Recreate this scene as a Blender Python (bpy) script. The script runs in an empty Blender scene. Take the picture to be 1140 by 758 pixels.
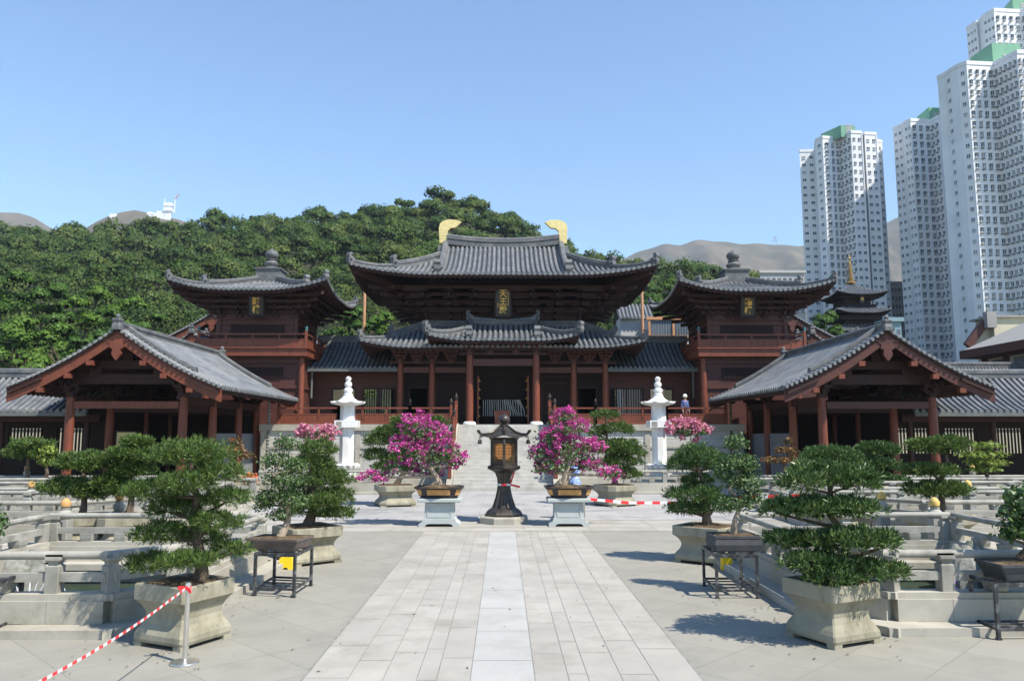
import bpy, math, random
import numpy as np
from mathutils import Vector, Matrix

random.seed(7)
RNG = np.random.default_rng(11)
SC = bpy.context.scene
COL = SC.collection
PI = math.pi

# ------------------------------------------------------------------ camera numbers
EYE = 2.7
FPX = 870.0
PITCH = math.atan(104.5 / FPX)
YAW = math.atan(10.0 / FPX)
CF = Vector((math.sin(YAW) * math.cos(PITCH), math.cos(YAW) * math.cos(PITCH), math.sin(PITCH)))
CR = Vector((math.cos(YAW), -math.sin(YAW), 0))
CU = CR.cross(CF)
CAM = Vector((0, 0, EYE))


def ray(px, py):
    return CF + CR * ((px - 570) / FPX) + CU * ((379 - py) / FPX)


def at(px, py, Y):
    d = ray(px, py)
    return CAM + d * (Y / d.y)


def atz(px, py, z):
    d = ray(px, py)
    return CAM + d * ((z - EYE) / d.z)


# ------------------------------------------------------------------ materials
MATS = {}


def _nt(name):
    m = bpy.data.materials.new(name)
    m.use_nodes = True
    nt = m.node_tree
    nt.nodes.clear()
    out = nt.nodes.new('ShaderNodeOutputMaterial')
    MATS[name] = m
    return m, nt, out


def _coords(nt, scale=(1, 1, 1), rot=(0, 0, 0), kind='Object'):
    tc = nt.nodes.new('ShaderNodeTexCoord')
    mp = nt.nodes.new('ShaderNodeMapping')
    mp.inputs['Scale'].default_value = scale
    mp.inputs['Rotation'].default_value = rot
    nt.links.new(tc.outputs[kind], mp.inputs['Vector'])
    return mp.outputs['Vector']


def _noise(nt, vec, scale, detail=5, rough=0.6):
    n = nt.nodes.new('ShaderNodeTexNoise')
    n.inputs['Scale'].default_value = scale
    n.inputs['Detail'].default_value = detail
    n.inputs['Roughness'].default_value = rough
    nt.links.new(vec, n.inputs['Vector'])
    return n.outputs['Fac']


def _ramp(nt, fac, stops):
    r = nt.nodes.new('ShaderNodeValToRGB')
    el = r.color_ramp.elements
    while len(el) < len(stops):
        el.new(0.5)
    for e, (p, c) in zip(el, stops):
        e.position = p
        e.color = (*c, 1)
    nt.links.new(fac, r.inputs['Fac'])
    return r.outputs['Color']


def _mix(nt, fac, a, b, mode='MIX'):
    m = nt.nodes.new('ShaderNodeMix')
    m.data_type = 'RGBA'
    m.blend_type = mode
    for s, v in ((m.inputs[0], fac), (m.inputs[6], a), (m.inputs[7], b)):
        if hasattr(v, 'is_linked') or hasattr(v, 'links'):
            nt.links.new(v, s)
        elif isinstance(v, (int, float)):
            s.default_value = v
        else:
            s.default_value = (*v, 1)
    return m.outputs[2]


def sh(c, k):
    return tuple(min(1, x * k) for x in c)


def mat(name, col, var=0.18, scale=3.0, rough=0.7, bump=0.0, bscale=40, metal=0.0, spec=0.3, stain=None, stain_scale=0.7,
        stretch=(1, 1, 1), island=0.0):
    m, nt, out = _nt(name)
    v = _coords(nt, scale=stretch)
    f = _noise(nt, v, scale)
    c = _ramp(nt, f, [(0.3, sh(col, 1 - var)), (0.7, sh(col, 1 + var))])
    if stain:
        f2 = _noise(nt, v, stain_scale, 6, 0.7)
        r2 = _ramp(nt, f2, [(0.48, (0, 0, 0)), (0.68, (1, 1, 1))])
        c = _mix(nt, r2, c, stain)
    if island:
        g = nt.nodes.new('ShaderNodeNewGeometry')
        k = _ramp(nt, g.outputs['Random Per Island'], [(0, (1 - island,) * 3), (1, (1 + 0.0,) * 3)])
        c = _mix(nt, 1.0, c, k, 'MULTIPLY')
    b = nt.nodes.new('ShaderNodeBsdfPrincipled')
    nt.links.new(c, b.inputs['Base Color'])
    b.inputs['Roughness'].default_value = rough
    b.inputs['Metallic'].default_value = metal
    b.inputs['Specular IOR Level'].default_value = spec
    if bump:
        fb = _noise(nt, v, bscale, 4)
        bp = nt.nodes.new('ShaderNodeBump')
        bp.inputs['Strength'].default_value = bump
        bp.inputs['Distance'].default_value = 0.02
        nt.links.new(fb, bp.inputs['Height'])
        nt.links.new(bp.outputs[0], b.inputs['Normal'])
    nt.links.new(b.outputs[0], out.inputs['Surface'])
    return m


def leafmat(name, dark, mid, lite, patch=None, patch_scale=0.08, trans=0.25, rough=0.5, patch2=None, shell=False):
    m, nt, out = _nt(name)
    g = nt.nodes.new('ShaderNodeNewGeometry')
    c = _ramp(nt, g.outputs['Random Per Island'], [(0, dark), (0.55, mid), (1, lite)])
    if patch:
        v = _coords(nt)
        f = _noise(nt, v, patch_scale, 2)
        r = _ramp(nt, f, [(0.42, (0, 0, 0)), (0.6, (1, 1, 1))])
        c = _mix(nt, r, c, _mix(nt, 0.6, c, patch))
        if patch2:
            f2 = _noise(nt, _coords(nt, scale=(1.3, 1.3, 1.3), rot=(0.4, 0.2, 0.9)), patch_scale * 1.1, 2)
            r2 = _ramp(nt, f2, [(0.50, (0, 0, 0)), (0.58, (1, 1, 1))])
            c = _mix(nt, r2, c, _mix(nt, 0.62, c, patch2))
    b = nt.nodes.new('ShaderNodeBsdfPrincipled')
    nt.links.new(c, b.inputs['Base Color'])
    b.inputs['Roughness'].default_value = rough
    b.inputs['Specular IOR Level'].default_value = 0.35
    if shell:
        # leaves of one clump share the clump's rounded shading normal
        b.inputs['Specular IOR Level'].default_value = 0.1
        at_ = nt.nodes.new('ShaderNodeAttribute')
        at_.attribute_name = 'clump_normal'
        nt.links.new(at_.outputs['Vector'], b.inputs['Normal'])
    t = nt.nodes.new('ShaderNodeBsdfTranslucent')
    nt.links.new(c, t.inputs['Color'])
    mx = nt.nodes.new('ShaderNodeMixShader')
    mx.inputs[0].default_value = trans
    nt.links.new(b.outputs[0], mx.inputs[1])
    nt.links.new(t.outputs[0], mx.inputs[2])
    nt.links.new(mx.outputs[0], out.inputs['Surface'])
    return m


def brickmat(name, c1, c2, mortar, w, h, msize=0.006, offset=0.0, rot=(0, 0, 0), rough=0.75, var=0.12, nscale=1.5, stain=None, bump=0.3,
             swap=None):
    """rectangular stone slabs with thin joints; swap='xz' lays the pattern on a vertical face"""
    m, nt, out = _nt(name)
    tc = nt.nodes.new('ShaderNodeTexCoord')
    src = tc.outputs['Object']
    if swap:
        sp = nt.nodes.new('ShaderNodeSeparateXYZ')
        cb = nt.nodes.new('ShaderNodeCombineXYZ')
        nt.links.new(src, sp.inputs[0])
        ad = nt.nodes.new('ShaderNodeMath')
        ad.operation = 'ADD'
        nt.links.new(sp.outputs[0], ad.inputs[0])
        nt.links.new(sp.outputs[1], ad.inputs[1])
        nt.links.new(ad.outputs[0], cb.inputs[0])
        nt.links.new(sp.outputs[2], cb.inputs[1])
        src = cb.outputs[0]
    mp = nt.nodes.new('ShaderNodeMapping')
    mp.inputs['Rotation'].default_value = rot
    nt.links.new(src, mp.inputs['Vector'])
    br = nt.nodes.new('ShaderNodeTexBrick')
    br.offset = offset
    br.inputs['Color1'].default_value = (*c1, 1)
    br.inputs['Color2'].default_value = (*c2, 1)
    br.inputs['Mortar'].default_value = (*mortar, 1)
    br.inputs['Scale'].default_value = 1.0
    br.inputs['Mortar Size'].default_value = msize
    br.inputs['Mortar Smooth'].default_value = 0.1
    br.inputs['Brick Width'].default_value = w
    br.inputs['Row Height'].default_value = h
    nt.links.new(mp.outputs[0], br.inputs['Vector'])
    f = _noise(nt, tc.outputs['Object'], nscale, 8, 0.65)
    k = _ramp(nt, f, [(0.25, (1 - var * 1.5,) * 3), (0.5, (1,) * 3), (0.75, (1 + var * 0.4,) * 3)])
    c = _mix(nt, 1.0, br.outputs['Color'], k, 'MULTIPLY')
    if stain:
        f2 = _noise(nt, tc.outputs['Object'], 0.35, 6, 0.7)
        r2 = _ramp(nt, f2, [(0.5, (0, 0, 0)), (0.72, (1, 1, 1))])
        c = _mix(nt, r2, c, stain)
    b = nt.nodes.new('ShaderNodeBsdfPrincipled')
    nt.links.new(c, b.inputs['Base Color'])
    b.inputs['Roughness'].default_value = rough
    b.inputs['Specular IOR Level'].default_value = 0.3
    if bump:
        fb = _noise(nt, tc.outputs['Object'], 60, 4)
        bp = nt.nodes.new('ShaderNodeBump')
        bp.inputs['Strength'].default_value = bump
        bp.inputs['Distance'].default_value = 0.01
        nt.links.new(fb, bp.inputs['Height'])
        nt.links.new(bp.outputs[0], b.inputs['Normal'])
    nt.links.new(b.outputs[0], out.inputs['Surface'])
    return m


# palette (base colours; the pan tiles also hold painted shade)
PAVE = brickmat('grey_paving', (0.274, 0.262, 0.222), (0.252, 0.241, 0.204), (0.172, 0.165, 0.142), 1.02, 1.02, 0.006, rot=(0, 0, PI / 4), stain=(0.222, 0.211, 0.178), var=0.12)
SLAB = mat('pale_slabs', (0.36, 0.341, 0.300), 0.09, 1.1, 0.75, 0.3, 60, island=0.10, stain=(0.285, 0.268, 0.230), stain_scale=0.8)
SLABC = mat('blue_white_slabs', (0.378, 0.374, 0.352), 0.08, 1.2, 0.7, 0.3, 60, island=0.06, stain=(0.325, 0.318, 0.295), stain_scale=0.9)
JOINT = mat('dark_joint', (0.215, 0.207, 0.185), 0.25, 5)
GRAN = mat('granite', (0.31, 0.30, 0.262), 0.2, 2.2, 0.8, 0.4, 90, stain=(0.185, 0.18, 0.155), stain_scale=1.3)
GRANL = mat('granite_light', (0.385, 0.365, 0.31), 0.14, 2.0, 0.8, 0.35, 90, stain=(0.26, 0.24, 0.19), stain_scale=1.0)
WALLST = brickmat('terrace_blocks', (0.50, 0.49, 0.45), (0.44, 0.43, 0.40), (0.17, 0.165, 0.155), 1.9, 0.82, 0.012, 0.5, swap='xz', stain=(0.37, 0.355, 0.32))
STEP = mat('step_stone', (0.44, 0.43, 0.39), 0.13, 2, 0.8, 0.3, 70, stain=(0.33, 0.315, 0.28), stain_scale=1.2)
MARB = mat('white_marble', (0.70, 0.70, 0.67), 0.06, 3, 0.5, 0.15, 60, stain=(0.50, 0.495, 0.455), stain_scale=1.8, stretch=(1, 1, 0.4))
POTST = mat('pot_stone', (0.30, 0.28, 0.21), 0.14, 2.5, 0.85, 0.45, 110, stain=(0.17, 0.155, 0.105), stain_scale=1.9, stretch=(1, 1, 0.45))
SOIL = mat('soil', (0.085, 0.055, 0.03), 0.5, 14, 0.95, 0.8, 60, stain=(0.20, 0.15, 0.075), stain_scale=5)
PALEP = mat('pale_blue_stone', (0.385, 0.415, 0.40), 0.06, 4, 0.7, 0.2, 80)
TILE = mat('roof_tile', (0.150, 0.160, 0.170), 0.30, 1.8, 0.5, 0.3, 30, spec=0.4, stain=(0.215, 0.212, 0.205), stain_scale=0.45, island=0.22)
PAN = mat('shaded_pan_tile', (0.055, 0.060, 0.068), 0.3, 2.5, 0.6, 0.3, 30)  # shade between the tile rolls is put into this darker colour
RIDGE = mat('ridge_tile', (0.10, 0.105, 0.11), 0.3, 4, 0.6, 0.3, 30, stain=(0.165, 0.165, 0.16), stain_scale=1.2)
VERGE = mat('pale_verge_tile', (0.24, 0.243, 0.24), 0.22, 4, 0.6, 0.3, 30, stain=(0.16, 0.165, 0.17), stain_scale=1.0)
PLAINROOF = mat('plain_grey_roof', (0.27, 0.26, 0.245), 0.08, 1.0, 0.7)
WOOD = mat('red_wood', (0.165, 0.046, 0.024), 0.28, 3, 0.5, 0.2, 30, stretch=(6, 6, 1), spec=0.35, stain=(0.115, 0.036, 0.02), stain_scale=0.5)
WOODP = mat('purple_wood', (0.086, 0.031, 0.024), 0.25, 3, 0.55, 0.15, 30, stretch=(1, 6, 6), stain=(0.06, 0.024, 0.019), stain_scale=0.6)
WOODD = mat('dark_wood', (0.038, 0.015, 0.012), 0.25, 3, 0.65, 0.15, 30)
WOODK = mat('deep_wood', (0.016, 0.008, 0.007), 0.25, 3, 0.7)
LACQ = mat('black_lacquer', (0.012, 0.014, 0.018), 0.1, 3, 0.35, spec=0.5)
GOLD = mat('gold_leaf', (0.80, 0.63, 0.28), 0.16, 5, 0.4, 0.5, 8, metal=0.45)
GOLDT = mat('gold_paint', (0.80, 0.52, 0.12), 0.1, 6, 0.5)
IRON = mat('dark_iron', (0.052, 0.045, 0.038), 0.35, 6, 0.4, 0.3, 25, metal=0.5, spec=0.5, stain=(0.095, 0.080, 0.062), stain_scale=2.5)
BRONZE = mat('bronze', (0.18, 0.135, 0.075), 0.3, 6, 0.4, 0.2, 30, metal=0.5)
STEEL = mat('steel', (0.62, 0.60, 0.56), 0.08, 8, 0.3, metal=0.9)
BLACKM = mat('black_metal', (0.022, 0.024, 0.028), 0.3, 8, 0.45, spec=0.5, stain=(0.16, 0.17, 0.17), stain_scale=9)
TRAYB = mat('brown_glaze', (0.115, 0.088, 0.075), 0.2, 8, 0.4, spec=0.5)
TRAYD = mat('dark_stone_box', (0.06, 0.062, 0.066), 0.25, 8, 0.7, 0.2, 60)
TRAYO = mat('ochre_glaze', (0.50, 0.27, 0.095), 0.2, 8, 0.45)
TRAYK = mat('dark_glaze', (0.05, 0.042, 0.042), 0.2, 8, 0.4)
BARK = mat('bark', (0.115, 0.085, 0.06), 0.35, 9, 0.9, 0.8, 35, stretch=(1, 1, 0.4))
BARKP = mat('pale_bark', (0.33, 0.27, 0.20), 0.3, 9, 0.9, 0.6, 35, stretch=(1, 1, 0.4))
TRED = mat('tape_red', (0.68, 0.035, 0.04), 0.05, 5, 0.4)
TWHT = mat('tape_white', (0.62, 0.62, 0.62), 0.03, 5, 0.4)
YEL = mat('yellow_plastic', (0.80, 0.55, 0.02), 0.06, 5, 0.45)
BALLO = mat('orange_cap', (0.50, 0.29, 0.11), 0.15, 8, 0.6)
BALLY = mat('yellow_cap', (0.58, 0.40, 0.12), 0.15, 8, 0.6)
BAMB = mat('bamboo_pole', (0.50, 0.27, 0.14), 0.15, 6, 0.6)
BLIND = mat('bamboo_blind', (0.42, 0.34, 0.20), 0.12, 30, 0.8, stretch=(0.2, 0.2, 1))
PLASTER = mat('cream_plaster', (0.48, 0.45, 0.34), 0.05, 1.5, 0.9)
TOWERW = mat('tower_white', (0.76, 0.77, 0.77), 0.05, 0.15, 0.8, stain=(0.68, 0.695, 0.70), stain_scale=0.1)
TOWERG = mat('tower_green', (0.17, 0.36, 0.24), 0.08, 0.3, 0.8)
TEAL = mat('teal_wall', (0.22, 0.32, 0.36), 0.1, 0.3, 0.8)
GLASS = mat('window_glass', (0.085, 0.105, 0.125), 0.45, 0.45, 0.2, spec=0.5)
CURTAIN = mat('curtained_glass', (0.26, 0.27, 0.27), 0.3, 0.5, 0.3, spec=0.5)
GUTTER = mat('gutter_metal', (0.12, 0.125, 0.12), 0.2, 2, 0.6)
GREYAC = mat('grey_ledge', (0.22, 0.22, 0.21), 0.1, 1, 0.8)
CONC = mat('pale_concrete', (0.44, 0.44, 0.425), 0.06, 0.3, 0.85)
SCREENP = mat('painted_screen', (0.52, 0.45, 0.20), 0.1, 5, 0.8)
SCREENG = mat('painted_tree', (0.06, 0.085, 0.05), 0.3, 8, 0.8)
GREYPANEL = mat('grey_panel', (0.17, 0.185, 0.195), 0.1, 2, 0.8)
STREAKW = mat('pale_reflection', (0.62, 0.61, 0.58), 0.1, 5, 0.35)  # pale colour for the sheet reflections shaped as tubes in the doorway
REDCAR = mat('orange_flower', (0.60, 0.14, 0.035), 0.3, 8, 0.7)
HELM = mat('white_hat', (0.82, 0.82, 0.74), 0.03, 5, 0.5)
BLUEC = mat('blue_cloth', (0.085, 0.115, 0.26), 0.2, 12, 0.9)
NAVYC = mat('navy_cloth', (0.035, 0.04, 0.07), 0.2, 12, 0.9)
SKIN = mat('skin', (0.50, 0.30, 0.21), 0.06, 8, 0.6)
HAIR = mat('black_hair', (0.02, 0.017, 0.015), 0.2, 9, 0.6)
ROCK = mat('pond_rock', (0.20, 0.20, 0.18), 0.4, 5, 0.9, 0.8, 20, stain=(0.08, 0.10, 0.06), stain_scale=4)
MTN = mat('far_hill', (0.108, 0.086, 0.056), 0.35, 0.010, 0.95, stain=(0.045, 0.055, 0.030), stain_scale=0.006)
EARTH = mat('hill_earth', (0.025, 0.032, 0.014), 0.3, 0.1, 0.95, stain=(0.05, 0.04, 0.022), stain_scale=0.12)
RADARW = mat('radar_white', (0.75, 0.76, 0.77), 0.05, 0.3, 0.7)
CRANER = mat('crane_red', (0.60, 0.16, 0.12), 0.05, 0.3, 0.7)
BLUEP = mat('blue_plastic', (0.16, 0.26, 0.55), 0.2, 9, 0.5, stain=(0.7, 0.75, 0.8), stain_scale=7)

PINE = leafmat('pine_needles', (0.024, 0.056, 0.012), (0.072, 0.128, 0.024), (0.160, 0.220, 0.052), trans=0.22)
PODO = leafmat('podocarpus_leaves', (0.022, 0.055, 0.014), (0.062, 0.118, 0.028), (0.150, 0.215, 0.072), trans=0.15, rough=0.35)
SMALL = leafmat('small_leaves', (0.03, 0.07, 0.02), (0.07, 0.135, 0.035), (0.16, 0.21, 0.085), trans=0.25)
YELG = leafmat('yellow_green_leaves', (0.09, 0.14, 0.02), (0.17, 0.24, 0.04), (0.30, 0.36, 0.08), trans=0.3)
REDL = leafmat('reddish_leaves', (0.06, 0.055, 0.02), (0.14, 0.10, 0.035), (0.36, 0.13, 0.04), trans=0.25)
GRNL = leafmat('green_leaves', (0.03, 0.07, 0.02), (0.06, 0.13, 0.03), (0.13, 0.22, 0.06), trans=0.25)
MAG = leafmat('magenta_petals', (0.36, 0.02, 0.17), (0.56, 0.06, 0.32), (0.72, 0.20, 0.48), trans=0.4, rough=0.7)
PINKP = leafmat('pink_petals', (0.48, 0.12, 0.22), (0.64, 0.24, 0.36), (0.75, 0.45, 0.46), trans=0.4, rough=0.7)
FOREST = leafmat('forest_leaves', (0.026, 0.054, 0.011), (0.040, 0.078, 0.015), (0.062, 0.106, 0.023), patch=(0.100, 0.126, 0.034), patch_scale=0.10, trans=0.06, patch2=(0.019, 0.045, 0.014), shell=True)
TREEA = leafmat('dark_tree_leaves', (0.024, 0.056, 0.011), (0.042, 0.090, 0.016), (0.074, 0.135, 0.027), trans=0.1, shell=True)
TREEB = leafmat('bright_tree_leaves', (0.042, 0.088, 0.013), (0.066, 0.126, 0.019), (0.105, 0.178, 0.033), trans=0.12, shell=True)


def watermat():
    m, nt, out = _nt('pond_water')
    v = _coords(nt)
    f = _noise(nt, v, 2.5, 4)
    c = _ramp(nt, f, [(0.3, (0.035, 0.05, 0.035)), (0.7, (0.06, 0.085, 0.05))])
    b = nt.nodes.new('ShaderNodeBsdfPrincipled')
    nt.links.new(c, b.inputs['Base Color'])
    b.inputs['Roughness'].default_value = 0.06
    b.inputs['IOR'].default_value = 1.33
    b.inputs['Specular IOR Level'].default_value = 0.6
    fb = _noise(nt, v, 9, 3)
    bp = nt.nodes.new('ShaderNodeBump')
    bp.inputs['Strength'].default_value = 0.25
    bp.inputs['Distance'].default_value = 0.03
    nt.links.new(fb, bp.inputs['Height'])
    nt.links.new(bp.outputs[0], b.inputs['Normal'])
    nt.links.new(b.outputs[0], out.inputs['Surface'])
    return m


WATER = watermat()


def lampmat():
    m, nt, out = _nt('lamp_glow')
    b = nt.nodes.new('ShaderNodeBsdfPrincipled')
    b.inputs['Base Color'].default_value = (0.45, 0.22, 0.08, 1)
    b.inputs['Emission Color'].default_value = (1.0, 0.42, 0.12, 1)
    b.inputs['Emission Strength'].default_value = 0.28
    nt.links.new(b.outputs[0], out.inputs['Surface'])
    return m


LAMP = lampmat()
JET = mat('water_jet', (0.72, 0.75, 0.78), 0.05, 5, 0.15, spec=0.6)


# ------------------------------------------------------------------ mesh builder
class MB:
    def __init__(self, xf=None):
        self.v = []
        self.f = []
        self.m = []
        self.k = 0
        self.xf = xf

    def mi(self, k):
        self.k = k
        return self

    def add(self, vs, fs):
        o = len(self.v)
        if self.xf:
            vs = [self.xf(p) for p in vs]
        self.v.extend([tuple(p) for p in vs])
        self.f.extend([tuple(i + o for i in f) for f in fs])
        self.m.extend([self.k] * len(fs))
        return self

    def box(self, x0, x1, y0, y1, z0, z1):
        vs = [(x0, y0, z0), (x1, y0, z0), (x1, y1, z0), (x0, y1, z0), (x0, y0, z1), (x1, y0, z1), (x1, y1, z1), (x0, y1, z1)]
        return self.add(vs, [(0, 3, 2, 1), (4, 5, 6, 7), (0, 1, 5, 4), (1, 2, 6, 5), (2, 3, 7, 6), (3, 0, 4, 7)])

    def cbox(self, c, s, rz=0.0):
        hx, hy, hz = s[0] / 2, s[1] / 2, s[2] / 2
        ca, sa = math.cos(rz), math.sin(rz)
        vs = []
        for z in (-hz, hz):
            for x, y in ((-hx, -hy), (hx, -hy), (hx, hy), (-hx, hy)):
                vs.append((c[0] + x * ca - y * sa, c[1] + x * sa + y * ca, c[2] + z))
        return self.add(vs, [(0, 3, 2, 1), (4, 5, 6, 7), (0, 1, 5, 4), (1, 2, 6, 5), (2, 3, 7, 6), (3, 0, 4, 7)])

    def beam(self, p, q, w, h):
        """box from p to q, w wide (horizontal) and h high"""
        p, q = Vector(p), Vector(q)
        d = (q - p).normalized()
        s = d.cross(Vector((0, 0, 1)))
        if s.length < 1e-4:
            s = Vector((1, 0, 0))
        s.normalize()
        u = s.cross(d)
        vs = []
        for c in (p, q):
            for a, b in ((-1, -1), (1, -1), (1, 1), (-1, 1)):
                vs.append(c + s * (a * w / 2) + u * (b * h / 2))
        return self.add(vs, [(0, 3, 2, 1), (4, 5, 6, 7), (0, 1, 5, 4), (1, 2, 6, 5), (2, 3, 7, 6), (3, 0, 4, 7)])

    def tube(self, pts, rad, n=8, caps=True):
        pts = [Vector(p) for p in pts]
        if not hasattr(rad, '__len__'):
            rad = [rad] * len(pts)
        vs, fs = [], []
        ref = None
        for i, p in enumerate(pts):
            d = (pts[min(i + 1, len(pts) - 1)] - pts[max(i - 1, 0)]).normalized()
            if ref is None:
                ref = Vector((1, 0, 0)) if abs(d.x) < 0.9 else Vector((0, 1, 0))
            s = d.cross(ref).normalized()
            t = d.cross(s).normalized()
            ref = -t if False else ref
            for k in range(n):
                a = 2 * PI * k / n
                vs.append(p + (s * math.cos(a) + t * math.sin(a)) * rad[i])
        for i in range(len(pts) - 1):
            for k in range(n):
                a, b = i * n + k, i * n + (k + 1) % n
                fs.append((a, b, b + n, a + n))
        if caps:
            fs.append(tuple(range(n - 1, -1, -1)))
            fs.append(tuple(range((len(pts) - 1) * n, len(pts) * n)))
        return self.add(vs, fs)

    def lathe(self, prof, n=16, c=(0, 0, 0), rot=0.0):
        """prof: list of (r, z)"""
        vs, fs = [], []
        for r, z in prof:
            for k in range(n):
                a = 2 * PI * k / n + rot
                vs.append((c[0] + r * math.cos(a), c[1] + r * math.sin(a), c[2] + z))
        for i in range(len(prof) - 1):
            for k in range(n):
                a, b = i * n + k, i * n + (k + 1) % n
                fs.append((a, b, b + n, a + n))
        fs.append(tuple(range(n - 1, -1, -1)))
        fs.append(tuple(range((len(prof) - 1) * n, len(prof) * n)))
        return self.add(vs, fs)

    def sqloft(self, prof, ch=0.1, c=(0, 0, 0), rz=0.0, ay=1.0):
        """square rings with clipped corners; prof: (half width, z)"""
        vs, fs = [], []
        ca, sa = math.cos(rz), math.sin(rz)
        for h, z in prof:
            k = h * (1 - ch)
            ring = [(-k, -h), (k, -h), (h, -k), (h, k), (k, h), (-k, h), (-h, k), (-h, -k)]
            for x, y in ring:
                y *= ay
                vs.append((c[0] + x * ca - y * sa, c[1] + x * sa + y * ca, c[2] + z))
        n = 8
        for i in range(len(prof) - 1):
            for k in range(n):
                a, b = i * n + k, i * n + (k + 1) % n
                fs.append((a, b, b + n, a + n))
        fs.append(tuple(range(n - 1, -1, -1)))
        fs.append(tuple(range((len(prof) - 1) * n, len(prof) * n)))
        return self.add(vs, fs)

    def extrude(self, outline, axis, t0, t1):
        """outline of (u, v) points; axis 'y' means u=x, v=z, thickness along y; axis 'x' means u=y, v=z"""
        n = len(outline)
        vs = []
        for t in (t0, t1):
            for u, v in outline:
                vs.append((u, t, v) if axis == 'y' else ((t, u, v) if axis == 'x' else (u, v, t)))
        fs = [tuple(range(n)), tuple(range(2 * n - 1, n - 1, -1))]
        for k in range(n):
            fs.append((k, (k + 1) % n, (k + 1) % n + n, k + n))
        return self.add(vs, fs)

    def build(self, name, mats, parent=None, smooth=False, loc=None):
        me = bpy.data.meshes.new(name)
        me.from_pydata(self.v, [], self.f)
        if not isinstance(mats, (list, tuple)):
            mats = [mats]
        for m in mats:
            me.materials.append(m)
        if len(mats) > 1:
            me.polygons.foreach_set('material_index', self.m)
        if smooth:
            me.polygons.foreach_set('use_smooth', [True] * len(me.polygons))
            try:
                me.set_sharp_from_angle(angle=math.radians(40))
            except Exception:
                pass
        me.update()
        o = bpy.data.objects.new(name, me)
        COL.objects.link(o)
        if parent:
            o.parent = parent
        if loc:
            o.location = loc
        return o


def thing(name, label, cat, loc=(0, 0, 0), rz=0.0, group=None):
    o = bpy.data.objects.new(name, None)
    o.empty_display_size = 0.2
    COL.objects.link(o)
    o.location = loc
    o.rotation_euler = (0, 0, rz)
    tag(o, label, cat, group)
    return o


def tag(o, label, cat, group=None):
    o['label'] = label
    o['category'] = cat
    if group:
        o['group'] = group
    return o


def struct(o, kind='structure'):
    o['kind'] = kind
    return o


def dup(o, loc, label, rz=None, scale=None):
    r = o.copy()
    COL.objects.link(r)
    r.location = loc
    if rz is not None:
        r.rotation_euler = (0, 0, rz)
    if scale:
        r.scale = (scale,) * 3 if not hasattr(scale, '__len__') else scale
    r['label'] = label
    for ch in list(o.children):
        c = ch.copy()
        COL.objects.link(c)
        c.parent = r
        for g in list(ch.children):
            d = g.copy()
            COL.objects.link(d)
            d.parent = c
    return r


def np_mesh(name, verts, quads, mats, parent=None, midx=None, n=4, normals=None):
    """verts (N,3), quads (M,n) arrays"""
    me = bpy.data.meshes.new(name)
    M = len(quads)
    me.vertices.add(len(verts))
    me.vertices.foreach_set('co', np.asarray(verts, dtype=np.float32).ravel())
    me.loops.add(M * n)
    me.loops.foreach_set('vertex_index', np.asarray(quads, dtype=np.int32).ravel())
    me.polygons.add(M)
    me.polygons.foreach_set('loop_start', np.arange(0, M * n, n, dtype=np.int32))
    if not isinstance(mats, (list, tuple)):
        mats = [mats]
    for m in mats:
        me.materials.append(m)
    if midx is not None:
        me.polygons.foreach_set('material_index', np.asarray(midx, dtype=np.int32))
    if normals is not None:
        at_ = me.attributes.new('clump_normal', 'FLOAT_VECTOR', 'POINT')
        at_.data.foreach_set('vector', np.asarray(normals, dtype=np.float32).ravel())
    me.update(calc_edges=True)
    me.validate()
    o = bpy.data.objects.new(name, me)
    COL.objects.link(o)
    if parent:
        o.parent = parent
    return o


# ------------------------------------------------------------------ foliage
def _unit(v):
    return v / np.maximum(np.linalg.norm(v, axis=1, keepdims=True), 1e-6)


def pad_points(pads, n, rng, up=0.35, inner=0.72, flat_bottom=0.45):
    """points over flattened ellipsoid pads, mostly on the upper shell; returns positions, outward normals"""
    pads = np.asarray(pads, dtype=float)
    area = pads[:, 3] * pads[:, 4] + pads[:, 3] * pads[:, 5] + pads[:, 4] * pads[:, 5]
    pick = rng.choice(len(pads), n, p=area / area.sum())
    d = _unit(rng.normal(size=(n, 3)))
    d[:, 2] += up
    d = _unit(d)
    d[:, 2] = np.where(d[:, 2] < 0, d[:, 2] * flat_bottom, d[:, 2])
    r = inner + (1.06 - inner) * rng.random(n) ** 0.6
    # lumpy outline
    lump = 1 + 0.24 * np.sin(d[:, 0] * 7 + pick * 2.1) * np.cos(d[:, 1] * 6 + pick) + 0.08 * rng.normal(size=n)
    P = pads[pick]
    pos = P[:, :3] + d * P[:, 3:6] * (r * lump)[:, None]
    nrm = _unit(d / P[:, 3:6])
    return pos, nrm


def needles(name, pads, n, length, blades, width, m, parent, rng=None, up=0.5, spread=0.75, inner=0.6):
    rng = rng or RNG
    pos, nrm = pad_points(pads, n, rng, inner=inner)
    nrm = _unit(nrm * 0.6 + np.array([0, 0, up]))
    p = np.repeat(pos, blades, axis=0)
    d = _unit(np.repeat(nrm, blades, axis=0) + rng.normal(size=(n * blades, 3)) * spread)
    L = length * (0.7 + 0.6 * rng.random((n * blades, 1)))
    p = p + rng.normal(size=p.shape) * length * 0.12
    side = _unit(np.cross(d, rng.normal(size=d.shape))) * width * 0.5
    mid = p + d * L * 0.55
    v = np.stack([p - side * 0.7, p + side * 0.7, mid + side, p + d * L, mid - side], axis=1)
    # quad: base, side, tip, side
    v = np.stack([p, mid + side, p + d * L, mid - side], axis=1).reshape(-1, 3)
    q = np.arange(len(v)).reshape(-1, 4)
    return np_mesh(name, v, q, m, parent)


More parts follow.
